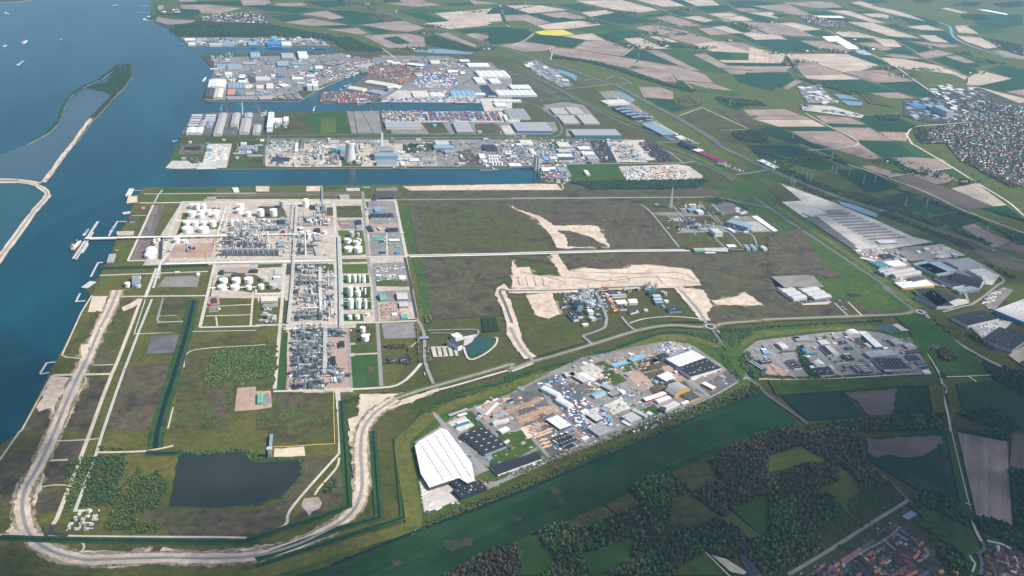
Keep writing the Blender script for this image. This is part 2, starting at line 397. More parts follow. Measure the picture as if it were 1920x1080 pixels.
# ------------------------------------------------------------------ polder fields
FC=dict(P='soil',L='soil_light',D='soil_dark',G='wheat',d='wheat_dark',g='grassland',p='pasture',Y='rapeseed',W='plastic_film',B='film_blue',t='wheat_thin',m='meadow',o='orchard',h='heath')
FL=dict(P='ploughed brown field',L='pale dry ploughed field',D='dark ploughed field',G='green winter wheat field',d='dark green wheat field',g='bright grass field',p='light green pasture',Y='yellow rapeseed field',W='field under white plastic film',
          B='field under bluish film',t='thin wheat with bare brown patches',m='meadow',o='young tree plantation plot',h='fallow scrub field')
def fields(sheet_,txt):
    for ln in txt.strip().splitlines():
        for it in ln.split('|'):
            it=it.strip()
            if not it:continue
            P_=[v.split(',')for v in it[1:].split()]
            for v in P_:
                if float(v[0])<=0 and sheet_[0]!='0':v[0]=str(-RND.uniform(30,200))
                elif float(v[0])>=1920:v[0]=str(1920+RND.uniform(30,200))
            jpatch(FC[it[0]],sheet_+' '+' '.join(','.join(v)for v in P_),'field',FL[it[0]])
jpatch('verge',"p 282,-150 282,20 300,30 420,35 420,60 620,70 700,95 820,98 960,110 1100,160 1250,250 1400,330 1700,470 1920,580 2600,500 2500,-150",'field','grass and farm tracks between the polder fields')
# far strip up to the horizon: long bands of soil and green
for i in range(26):
    y0=-14-6.2*(i%6);x0=300+330*(i//5)+RND.uniform(-60,60)
    cc=RND.choice('PLGgPLGp');w=RND.uniform(200,330);s=RND.uniform(60,110)
    jpatch(FC[cc],f"p {x0},{y0} {x0+w},{y0+5} {x0+w+s},{y0+12} {x0+s},{y0+7}",'field',FL[cc]+' near the horizon')
fields('00',"""
P 1340,0 1480,0 1470,12 1350,14|G 1350,16 1920,0 1920,60 1700,40 1400,30|P 1350,38 1560,34 1810,62 1640,104 1510,98 1490,72 1370,66|G 1360,70 1490,72 1510,100 1430,135 1180,110 1190,90|g 1150,20 1180,20 1190,130 1150,110
P 1180,45 1225,40 1230,70 1190,75""")
fields('10',"""
P 0,0 100,0 110,20 60,40 0,40|P 140,25 340,20 380,40 180,50 150,40|G 0,50 140,40 520,70 300,100 100,85|P 320,108 540,82 665,132 560,147|G 540,85 700,78 860,105 960,160 850,185 690,185 560,150 670,132
G 110,122 300,110 420,138 210,165|P 210,168 410,140 520,160 690,185 420,195|P 540,220 760,210 850,255 800,262|G 780,200 860,195 1030,235 900,255|P 790,185 1110,155 1270,210 1150,240 1000,225|P 800,265 1140,250 1260,275 1270,350 990,360
G 945,285 1060,272 1165,325 1060,333|h 850,105 960,100 1115,155 880,145|G 1050,80 1210,85 1480,165 1320,170|g 1080,95 1200,60 1540,80 1460,100|L 1340,100 1570,80 1820,60 1850,175 1730,180 1620,150 1470,165|L 1260,175 1640,140 1750,190 1450,218
P 970,25 1300,20 1390,40 1190,50|P 1600,0 1820,25 1640,35|P 1340,250 1440,245 1720,370 1690,372 1480,300|P 1570,260 1640,245 1770,280 1690,305|G 1700,300 1920,220 1920,350|G 1480,225 1880,200 1920,240 1560,250|G 1850,40 1920,30 1920,110 1870,110
G 360,10 700,5 760,30 520,60|G 1400,25 1600,18 1650,38 1480,44|P 1040,0 1240,0 1300,16 1120,20|G 420,198 700,190 780,205 600,215""")
fields('20',"""
G 0,45 110,100 0,105|L 0,42 200,38 420,75 130,100|G 330,35 500,30 640,70 520,85|L 470,5 820,0 1100,75 960,95 740,70 640,45|L 930,0 1200,0 1300,45 1130,50|P 200,105 400,88 560,135 480,145 290,130|G 120,108 200,100 330,135 390,130 510,158 300,172
P 0,115 110,108 290,170 180,190 0,150|L 170,195 300,175 500,155 680,185 440,215 250,222|L 520,95 700,75 770,95 590,125|G 600,125 790,95 1060,155 880,185 700,160|G 960,125 1110,100 1170,110 1000,135|p 0,165 90,152 180,190 260,225 150,230 0,190
Y 170,240 240,228 380,222 470,258 350,270 220,262|g 390,220 690,190 760,235 590,245|g 690,190 770,180 900,230 770,240|d 0,215 100,215 160,250 80,300 0,340|d 180,258 430,272 550,300 450,362 110,310|L 380,272 610,250 720,308 560,300|G 630,250 740,245 860,300 740,310
G 740,240 900,230 1000,280 870,295|P 460,365 560,305 730,310 880,370 810,420|P 300,355 460,368 940,450 880,510 600,470 300,400|P 0,340 90,312 330,350 250,380 100,390|P 920,205 1060,185 1340,240 1200,275 1060,250|L 840,290 960,282 1060,325 900,330|L 900,335 1060,325 1170,365 1000,365
G 1090,325 1250,320 1340,360 1200,365|L 1030,275 1100,270 1250,315 1150,318|P 1160,280 1340,250 1530,305 1340,330|d 830,425 920,375 1000,380 1250,495|P 1000,378 1100,378 1410,530 1330,525|g 1010,365 1430,380 1500,450 1640,560 1420,530 1100,375|P 1360,410 1450,400 1640,510 1560,510
G 1450,400 1540,388 1620,395 1680,450 1550,450|g 1620,395 1830,410 1870,455 1690,452|L 1350,330 1530,310 1830,400 1500,385|P 1530,310 1700,310 1920,420 1830,405|L 1550,450 1920,455 1920,475 1590,470|G 1590,472 1920,476 1920,495 1630,490|P 1610,495 1920,497 1920,535 1650,520|P 1580,515 1650,520 1900,545 1920,560 1640,555
P 890,490 960,455 1250,500 1450,560 1510,620 1180,545|P 870,520 1000,510 1190,545 1220,615 1130,610|P 1190,545 1460,590 1500,620 1240,600|P 1290,612 1500,625 1660,680 1450,660|G 1240,610 1290,612 1360,670 1240,650|P 950,652 1110,655 1210,690 1210,745 990,730|d 1000,735 1210,748 1270,830 1180,850|G 1650,560 1920,560 1920,690 1700,620
L 1500,205 1600,195 1740,250 1640,250|G 1590,190 1680,185 1810,240 1740,245|L 1720,248 1850,240 1920,260 1920,300 1820,300|G 1640,255 1720,250 1830,300 1780,305|G 1460,165 1560,158 1630,180 1490,195|G 1100,85 1250,75 1360,120 1250,130|L 1280,130 1400,120 1510,155 1440,168|P 1070,130 1200,120 1420,190 1280,205|P 1380,215 1500,208 1640,258 1480,262
L 1280,0 1500,0 1560,40 1380,45|G 1180,0 1280,0 1380,45 1300,45|L 1470,105 1640,95 1700,115 1550,130|L 1540,132 1720,120 1810,155 1600,160|G 1370,55 1600,35 1660,75 1470,95|G 1600,10 1800,5 1920,40 1920,75 1700,60|P 1680,65 1800,60 1860,85 1720,88|G 1660,75 1740,90 1920,150 1860,165|L 1770,95 1920,90 1920,140|P 1720,160 1860,170 1920,175 1920,225 1800,205
m 1360,660 1600,690 1720,700 1660,740 1500,720 1360,700|d 1510,740 1560,720 1800,760 1700,830 1600,800""")
fields('30',"""
P 0,45 150,30 320,110 220,115|G 280,88 440,85 520,115 380,120|W 340,118 540,120 580,135 350,130|G 350,132 580,135 640,155 540,160|G 20,110 110,105 180,122 60,128|L 80,172 200,165 410,222 260,230|P 0,190 90,185 260,230 360,275 100,265 0,245|G 270,235 400,225 480,265 340,270|G 100,285 160,280 420,300 240,305
G 0,300 100,295 240,305 380,365 220,385 80,385|P 240,305 420,308 640,370 560,400 400,370|L 0,360 130,400 110,475 0,470|G 0,475 110,475 110,498 0,498|P 0,500 110,500 150,540 0,540|G 0,545 150,545 200,600 100,660 0,650|P 200,600 260,610 150,670 110,665|L 130,410 170,400 330,465 200,470|L 180,405 600,405 830,490 700,530 560,540 330,465
P 200,475 320,470 570,555 260,560|L 260,565 570,558 690,595 420,600 290,590|P 560,540 860,525 1100,610 830,620|G 600,410 730,410 930,490 800,480|G 350,605 700,597 960,690 700,695|G 820,622 1110,612 1340,755 1200,740 980,690|P 780,700 970,695 1110,740 900,735|L 850,430 1000,440 1270,490 1480,570 1260,540 1040,520 920,490
G 980,440 1120,440 1210,460|P 870,410 960,405 1170,440 1000,445|G 560,280 740,290 820,315 640,315|L 480,235 660,235 860,290 560,275|P 680,325 800,318 960,375 850,380|L 790,290 940,295 1010,355 880,350|G 890,380 1000,350 1110,410 880,400|G 960,305 1090,320 1220,375 1120,400 1010,345|P 1120,400 1270,375 1400,405 1190,440
G 1230,450 1330,425 1600,490 1560,510|P 1330,425 1430,415 1560,470 1480,475|G 1270,460 1430,470 1570,530 1470,540|g 1400,405 1700,470 1600,490|L 600,165 780,170 1050,260 1150,290 900,270|G 890,280 1150,290 1190,310 960,305|P 1050,310 1310,330 1450,345 1310,360|G 880,185 960,180 1030,215 980,220|L 1040,200 1190,190 1330,230 1150,225
G 1090,225 1330,235 1450,320 1370,325 1200,260|L 1130,265 1250,265 1360,320 1230,315|G 980,125 1120,120 1280,165 1290,190 1070,185|p 1030,530 1180,530 1490,600 1480,640 1210,630|L 1500,585 1590,530 1830,590 1600,640 1500,640|L 1380,555 1490,575 1480,600|G 1570,650 1840,590 1920,560 1920,660 1780,690|G 1640,520 1760,490 1920,545 1910,580 1830,590
L 1500,650 1580,655 1740,695 1920,755 1880,775 1680,720|P 1780,690 1920,660 1920,740|L 1400,195 1500,190 1580,255 1430,245|L 1410,265 1600,285 1760,350 1640,365 1480,310|g 1480,195 1700,200 1800,245 1580,250|P 1670,380 1850,380 1920,430 1920,460 1800,430|P 0,825 130,820 240,865 0,870|L 0,900 330,900 430,950 80,950|P 0,870 260,868 330,898 0,898|d 60,955 440,955 520,985 180,985
P 170,985 520,985 680,1080 330,1080|P 350,865 620,885 730,935 430,925|G 430,925 730,938 770,960 500,955|P 490,955 760,960 930,1060 650,1050|d 650,870 950,870 1110,940 1040,990 820,985|P 830,990 1030,995 1040,1060 920,1050|G 650,1055 930,1062 1050,1075 680,1080|d 0,925 60,950 350,1080 200,1080 0,1000
L 620,20 700,10 1060,110 1180,160 900,100|P 100,20 400,10 560,60 340,60|L 440,78 600,80 880,175 780,170 620,120|p 760,40 1100,20 1240,90 1080,105|p 1190,120 1360,80 1480,130 1340,170|G 1480,110 1900,110 1910,190 1700,220 1580,190|W 405,275 520,270 600,312 455,312|W 515,315 610,312 695,372 600,366|B 640,378 720,376 790,414 700,412|L 700,105 860,100 960,140 840,145
G 420,60 560,58 620,80 480,76|P 330,22 480,18 560,55 420,54|G 640,85 780,85 800,100 690,102|L 1300,65 1340,58 1500,95 1440,100|W 1560,70 1640,75 1800,105 1790,112""")
fields('31',"""
d 0,10 160,10 390,85 80,125 0,110|d 100,130 370,90 550,180 400,205|G 260,0 370,0 560,110 700,180 560,150 420,80|P 370,0 690,0 850,110 740,115|G 690,0 970,0 1130,100 860,100|g 970,0 1090,0 1250,105 1140,105|P 930,105 1090,100 1310,115 1380,180 1110,215|G 860,110 930,105 1100,215 1040,215|P 700,170 770,160 1010,230 910,245 790,210
d 500,190 720,190 1000,320 850,360 740,365 560,240|D 940,250 1080,235 1640,450 1670,475 1500,490 1200,390|P 1090,235 1270,200 1330,215 1430,275 1260,305|g 1290,200 1380,190 1500,265 1430,270|L 1370,335 1560,295 1790,460 1690,470|G 1600,485 1780,460 1920,600 1920,620 1750,540|d 860,400 1020,365 1130,410 1210,545 990,470|d 1040,435 1210,405 1440,500 1250,530
d 1220,550 1440,510 1610,570 1420,640|P 1450,620 1540,600 1720,690 1820,730 1690,780|G 1700,620 1920,690 1920,730 1820,725|D 1540,800 1610,790 1920,910 1920,985 1720,920|D 1700,775 1820,735 1920,770 1920,850|G 1840,745 1920,720 1920,780|p 1230,30 1330,30 1420,100 1320,110|m 0,120 120,170 400,300 350,330 0,240""")
jpatch('heath_green',"20 1260,865 1430,810 1790,975 1560,970 1700,1080 1540,1060",'field','fenced green meadow with a pale track around it')
jroad("20 1255,868 1425,808 1785,972 1560,975",6,'track','pale track around the meadow','path',curve=False)
jpatch('heath',"20 1500,810 1700,830 1910,960 1790,975",'field','brown fallow strip beside the meadow')
# ------------------------------------------------------------------ port ground
jpatch('heath_green',"p 642,99 700,98 840,100 960,118 1060,160 1180,235 1320,312 1330,318 1060,345 1013,345 1008,322 993,313.5 480,315.5 311,315.5 333,270 362,215 374,212 480,212.5 650,209 908,211 904,192.5 712,191 690,191.5 600,189 598,173.5 632,173.5 655,160.5 671,152.5 690,138 671,138 631,148 605,163 583,175.5 561,189 480,189 388,189 379,186 391,160 402,131 376,104 480,102",'ground','grassed port land between the harbour basins')
jpatch('yard',"p 500,262 960,262 1000,312 500,314",'yard','works ground of the middle pier');jpatch('yard',"p 725,211 935,211 960,252 735,251",'yard','hall aprons of the middle pier');jpatch('yard',"p 700,104 840,106 905,125 930,160 900,188 720,190 690,160",'yard','works ground of the inner basin')
jroad("00 1340,1032 1920,1030; 10 1920,1020; 20 300,1038 900,1045",34,'meadow','green strip along the dock road','verge')
jpatch('verge',"p 338,71 350,71 640,84 625,89 619,87.5 353,86",'ground','grass of the far pier')
jpatch('yard',"p 340,72 345,71 600,72 620,86 353,86",'yard','terminal yard on the far pier')
jpatch('yard',"p 402,112 440,107 600,103 640,100 700,112 660,125 610,150 560,172 480,188 382,188 396,150 402,131",'yard','paved pier of the bulk terminals')
jpatch('scrap',"10 770,612 850,552 860,470 1100,480 1290,500 1290,540 1180,600 1060,650 860,765 760,780 600,765 485,755 485,700 615,693 665,664 705,644",'yard','scrap yard ground stained dark red')
jpatch('yard',"10 500,470 860,460 840,540 765,545 660,585 605,605 500,640 420,690 380,640",'yard','timber and steel yard beside the short basin')
jpatch('yard',"10 1260,450 1500,440 1630,540 1450,660 1180,660 1300,540",'yard','container depot yard')
jpatch('yard_light',"10 930,765 1060,680 1430,680 1440,730 1920,740 1920,830 1715,836 1690,770",'yard','pale quay apron of the container basin')
jpatch('yard_light',"10 940,840 1920,838; 20 60,850 60,1000; 10 1860,1005 1840,915 960,915",'yard','container terminal apron with rows of stacks')
jpatch('yard',"10 1590,480 1760,470 1920,600 1920,740 1800,740 1650,640",'yard','logistics yard around the white halls')
jpatch('grassland',"10 320,870 480,850 590,838 670,840 700,1000 440,1000",'ground','bright green fallow plot by the basin')
jpatch('pasture',"10 490,895 600,890 600,995 490,998",'ground','lighter square in the green plot')
jpatch('yard',"10 680,836 920,834 945,1002 720,1002",'yard','grey cinder plot by the basin')
jroad("10 730,836 760,1000",5,'coal','dark rut across the cinder plot','path');jroad("10 790,836 880,1000",4,'coal','dark rut across the cinder plot','path')
jpatch('heath_green',"10 1240,925 1400,920 1450,1000 1300,1005",'ground','marshy green plot with a pool')
jpatch('pond',"10 1280,935 1380,930 1390,955 1300,960",'pond','shallow pool in the green plot',3)
jpatch('heath',"10 1640,930 1800,925 1870,1005 1650,1010",'ground','dark fallow plot among the halls')
jpatch('yard_dark',"00 1440,858 1620,846 1920,846; 10 70,846 70,985; 00 1860,1010 1600,1010 1380,1000 1360,1010",'yard','dark asphalt between the long sheds')
jpatch('yard',"p 315,315 338,270 480,262 500,262 500,312 480,316",'yard','x')if False else None
jpatch('meadow',"01 1240,180 1335,0 1560,0 1530,80 1440,100 1410,150 1290,130",'ground','grass bank at the pier corner')
jpatch('yard_light',"01 1240,180 1290,128 1410,128 1440,150 1520,140 1560,0 1740,0 1700,180 1300,188",'yard','pale concrete storage pad with white blades')
jpatch('coal',"01 1385,20 1500,20 1505,48 1370,48",'yard','black coal heap pad')
jpatch('scrap',"01 1360,10 1540,0 1530,75 1340,80",'yard','dirty ground around the coal',z=None)
jpatch('coal',"01 1385,20 1500,20 1505,48 1370,48",'yard','black coal stock pad')
jpatch('meadow',"01 1770,90 1880,85 1880,180 1740,180",'ground','grass plot by the quay')
jpatch('paved',"11 70,20 300,0 1330,0 1330,40 1360,160 900,170 300,175 70,165",'yard','power station ground')
jpatch('meadow',"11 640,90 800,100 790,170 640,170",'ground','grass at the cooling tower foot')
jpatch('yard',"11 1140,65 1330,60 1350,150 1220,160 1180,100",'yard','grey slag heap ground')
jpatch('meadow',"11 1100,0 1330,0 1330,60 1180,70 1100,60",'ground','grass plot by the orchard rows')
jpatch('orchard',"11 1105,0 1330,0 1340,28 1120,28",'ground','rows of young trees on the plot')
jpatch('heath_brown',"11 1500,60 1600,40 1710,165 1540,168",'ground','brown vacant quay plot')
jpatch('yard',"11 1660,30 1920,20 1920,170 1740,165",'yard','tank terminal ground')
V(920,200,8)
for mt,s in(('yard',"20,520 340,510 480,780 640,860 470,880 240,890"),('yard',"380,500 640,490 900,840 620,860 480,780"),('yard',"650,510 830,510 1040,860 900,850"),('meadow',"840,520 980,510 1010,620 900,630"),
              ('yard',"980,510 1180,510 1440,860 1060,860 900,640 1010,630"),('yard',"1190,520 1480,510 1640,850 1450,860"),('coal',"1480,520 1720,515 1900,800 1700,840 1560,690"),('yard_light',"1730,515 2300,500 2500,800 1900,840"),
              ('yard',"740,870 1120,870 1220,1040 1150,1080 760,1080 720,980"),('grassland',"1180,960 1130,880 1920,880 1920,1080 1230,1080"),('rust',"800,995 930,990 940,1060 860,1070"),('coal',"690,1010 800,1005 830,1075 720,1080"),
              ('yard',"0,240 300,230 380,420 220,420 150,290"),('yard_light',"150,290 300,280 390,430 225,430"),('yard',"330,240 960,230 1010,360 900,420 400,420"),('yard',"1130,340 1190,335 1260,450 1130,450"),('yard',"740,20 1280,0 1640,240 1100,260 960,170")):
    patch(mt,s,'yard' if 'yard' in mt else 'ground',{'coal':'black coal stock ground','meadow':'grass plot between works','grassland':'bright green vacant plot by the dock','rust':'reddish bulk heap ground'}.get(mt,'works yard south of the inner road'))
jpatch('yard_light',"21 800,170 1250,155 1330,170 1430,240 1430,268 860,275",'yard','trailer park paving')
jpatch('yard_light',"21 720,0 900,0 1020,140 820,135",'yard','pale storage yard with dark rows')
jpatch('yard',"20 230,790 400,765 540,790 660,925 400,930",'yard','works apron around four pale halls')
jpatch('yard',"20 80,470 180,450 330,530 460,640 350,660 200,580",'yard','small works yard beside the motorway')
jpatch('lake',"20 330,520 430,545 490,570 480,610 440,580 350,545",'pond','narrow pond behind the works yard');jpatch('lake',"20 750,680 820,690 930,750 900,770 800,720",'canal','drainage pond beside the motorway')
jpatch('yard',"20 650,690 760,680 1070,890 940,920 740,790",'yard','yard of the blue roofed works')
jpatch('yard',"20 970,930 1080,900 1240,1020 1420,1080 1250,1080 1060,990",'yard','strip of works along the ring road')
jpatch('lake',"10 1180,375 1380,368 1640,395 1600,408 1340,400 1190,390",'pond','pale lake beyond the port')
jpatch('heath',"10 690,405 900,410 950,430 700,440",'ground','grey vacant ground at the dock head')
# roads in the port
ROADS=[("10 0,455 500,452 1050,440 1500,430 1700,470 1920,560; 20 60,560 330,700",14,'asphalt'),("10 110,610 300,555 480,470 500,452",12,'asphalt'),("10 870,765 1080,660 1300,540 1240,440",12,'asphalt'),("10 1440,730 1440,690 1640,560 1480,440",12,'asphalt'),
         ("10 0,1020 730,1012 1920,1010; 20 0,1035 300,1030 370,990 360,930 300,860 180,790 90,770 140,760 460,740",13,'asphalt'),("10 0,1045 1920,1030; 20 0,1045 900,1050",8,'asphalt_pale'),("10 1000,760 1440,735 1800,738; 20 0,740 330,735 320,715 100,600; 10 1830,500",10,'asphalt'),
         ("00 1380,1020 1920,1015; 10 0,1020",12,'asphalt'),("10 95,1010 95,1080; 11 70,20 60,160",10,'asphalt'),("20 0,500 350,670 470,740 850,930 1250,1060; 21 1050,0 1370,130 1600,240 1890,455; 31 0,470 140,570 900,1080; 32 870,0 1105,172",15,'asphalt'),
         ("20 0,580 330,720 470,745",9,'asphalt'),("20 370,670 600,650 740,635 900,625",10,'asphalt_pale'),("20 850,935 1060,915",9,'asphalt_pale'),
         ("21 0,165 640,150 1200,145 1370,132",11,'asphalt_pale'),("21 320,240 370,310 420,400",9,'track'),("21 370,310 415,280 410,255",7,'track'),("21 1600,242 1830,212 1920,195",11,'asphalt_pale'),("21 1050,0 1190,70 1290,150",9,'asphalt_pale')]
for s,w,mt in ROADS:jroad(s,w,mt,'port road')
jroad("20 480,565 520,610 590,655",10,'asphalt','motorway slip road');jroad("20 545,605 620,595 740,630",9,'asphalt_pale','looping slip road');jroad("20 700,595 780,575 900,625",9,'asphalt_pale','looping slip road')
HWY="10 560,-20 900,80 1200,170 1440,240 1700,320 1920,380; 20 160,440 400,510 620,590 800,650 1000,760 1230,880 1500,1040; 21 1570,20 1800,130; 31 120,240 520,400 850,500 1080,600 1500,720 1690,800 1920,890 2300,1040"
jroad(HWY,46,'verge','grass verge of the motorway','verge');jroad(HWY,30,'asphalt','grey motorway crossing the polder');jroad(HWY,4,'verge','median strip of the motorway','verge')
RAIL="20 160,440 430,490 700,560 960,610 1230,670 1560,720 1920,760; 30 200,800 700,860 1000,850"
jroad(RAIL,12,'ballast','railway line across the polder','railway')
for s,w in(("10 1830,40 1880,180 1910,200",12),("20 0,345 100,300 165,250",9),("20 290,450 300,400 285,370 330,350",7),("20 470,15 780,95 1080,200 1390,270",8),("20 830,420 915,350 900,320",8),("20 980,0 1240,120 1520,150",7),("30 430,215 560,290 760,400 940,490 1110,610 1300,740 1390,800 1540,890 1555,915",12),
             ("30 130,400 300,460 560,550 830,625",7),("30 150,430 200,500 230,560 300,600",8),("30 280,850 420,930 680,1080; 31 300,50",9),("30 960,310 1080,370 1180,440 1480,570 1490,640",6),("30 1040,1040 1060,980 1130,950 1300,935 1540,915",11),("30 1030,1000 1080,1080; 31 1100,10 1370,170 1560,290 1790,430 1920,540",13),
             ("31 900,250 1130,215 1385,182",8),("31 910,260 1200,370 1470,500 1920,670",8),("31 230,0 430,80 620,160 740,200 900,265",7),("20 1180,545 1230,615",6),("20 1290,610 1360,672",5),("30 1210,640 1480,640",6),("10 900,80 1040,75 1050,100",7),("10 940,360 1050,440",9)):
    jroad(s,w,'concrete_road','pale country road')
jroad("30 1270,165 1360,200 1380,260 1420,300 1560,360 1820,440",26,'lake','winding river reach in the far polder','river')
# ring dyke belt right of the port (double grass bank with ditch)
DY="20 0,470 400,690 850,900 1300,1060; 21 1100,-10 1420,120 1640,240 1920,420; 31 0,420 200,560 560,800 940,1080; 32 940,10 1130,150"
jroad(DY,70,'meadow','grass belt of the ring dyke','verge');jroad(DY,24,'dyke','crest of the ring dyke','verge')
jroad("20 0,500 350,670 470,740 850,930 1250,1060; 21 1050,0 1370,130 1600,240 1890,455; 31 0,470 140,570 900,1080; 32 870,0 1105,172",14,'asphalt','ring road along the dyke')
# ------------------------------------------------------------------ plant site, fallow land, business parks
jpatch('rough_grass',"p 270,352 990,346 1012,345 1052,344 1060,372 762,374 800,600 735,735 640,745 640,850 0,1030 -100,900 37,812 92,702 172,555 205,482 240,410 257,368",'ground','rough grass over the plant site')
jpatch('rough_grass',"p -160,1060 0,857 60,815 640,850 700,1000 640,1080 300,1250 -400,1380",'ground','rough grass at the near corner of the site')
jpatch('sand',"p 755,350 960,346 1012,345 1045,346 1055,357 930,357 770,358",'sand','sand strip along the basin',2.0)
jpatch('heath',"p 752,358 930,357 1055,357 1062,348 1120,343 1310,346 1385,362 1400,373 1220,370 760,372",'ground','dull grass strip south of the basin')
jpatch('heath',"p 762,374 960,373 1120,372 1225,378 1285,468 1050,474 785,478",'ground','large fallow heath plot')
jpatch('heath_brown',"p 1040,385 1200,382 1250,462 1140,466 1115,422 1050,420",'ground','dark brown part of the heath',4.0)
jpatch('heath_green',"p 785,395 900,380 1000,420 1040,468 900,474 800,476",'ground','yellowish green part of the heath',5.0)
jpatch('heath',"p 780,486 950,484 968,510 922,540 945,592 803,600",'ground','fallow plot with pale grass')
jpatch('heath',"p 955,482 1290,472 1350,475 1560,470 1650,520 1730,585 1580,600 1330,605 1300,540",'ground','dark heath plot behind the dyke')
jpatch('heath_brown',"p 1065,482 1290,474 1345,530 1310,520 1250,500 1130,505 1080,500",'ground','brown heath under the power cable',3.0)
jpatch('meadow',"p 1335,345 1420,335 1500,400 1620,505 1720,590 1640,580 1560,560 1470,480",'ground','grass belt inside the ring road')
for s in("21 0,460 30,490 200,540 320,615 590,612 640,620 735,775 400,785 340,780 290,690 180,560 90,520 0,480","21 0,870 30,930 130,925 150,975 200,990 380,1000 300,880 290,830 340,830 430,960 550,930 660,945 870,935 900,910 1100,915 1220,930 1340,945 1425,1062 1180,1078 400,1082 0,1082",
          "22 1260,0 1440,20 1480,90 1500,130 1450,230 1400,220 1330,110","22 1500,100 1700,60 1740,30 1880,130 1560,130","22 105,60 260,35 300,40 360,200 280,230 190,215"):
    jpatch('sandy_grass',s,'ground','half overgrown edge of the sand',11,step=22);jpatch('sand',s,'sand','bare pale sand of the building site',2.5,step=16)
jpatch('heath_brown',"21 340,650 430,655 560,690 720,770 420,775 400,700",'ground','overgrown middle of the sand pad',4)
jpatch('sand_grey',"21 860,1000 1100,985 1130,1050 880,1060",'sand','grey churned patch in the sand',4)
for s,w in(("21 450,960 900,975 1250,970 1380,1030",4),("21 420,1000 700,1030 1000,1000 1200,1010 1390,1045",4),("21 600,1020 660,1000 740,1015 700,1035 610,1030",3),("21 760,1010 850,1000 880,1030 790,1035",3),("21 1080,990 1130,1050",4),("21 60,960 300,1010 400,1040",4),("21 40,1000 60,1070",3),("21 100,1000 120,1070",3),("21 160,1000 180,1070",3),("21 225,1005 240,1070",3)):
    jroad(s,w,'soil_dark','wheel track in the sand','path')
# main roads of the plant and the plots
jroad("21 0,408 400,406 1160,402 1450,402; 11 1920,414 1050,422",9,'asphalt_pale','straight plant access road')
jroad("11 1130,838 1920,822; 21 0,820 800,800 1330,795",12,'concrete_road','pipeline street across the heath')
jpatch('paved',"p 344,374 742,374 785,598 668,606 662,736 540,738 535,560 395,560 402,512 405,497 290,499 268,498 302,440",'yard','pale paved ground of the plant')
jpatch('brickpave',"12 250,330 700,300 720,745 225,765 260,420",'yard','red brick paving of the lower process unit')
jpatch('ballast',"01 1130,470 1230,455 1200,560 1080,880 980,880 1060,680",'railway','fan of rusty rail sidings')
for i in range(9):jroad(f"01 {1195+i*2},460 {1140+i*9},620 {1000+i*11},878",2.2,'rail','rusty siding track','rail',False)
for s in("01 1600,380 1920,378; 11 0,374 780,370","01 1600,395 1920,392; 11 0,388 780,384"):jroad(s,12,'ballast','rail loading siding north of the plant','railway')
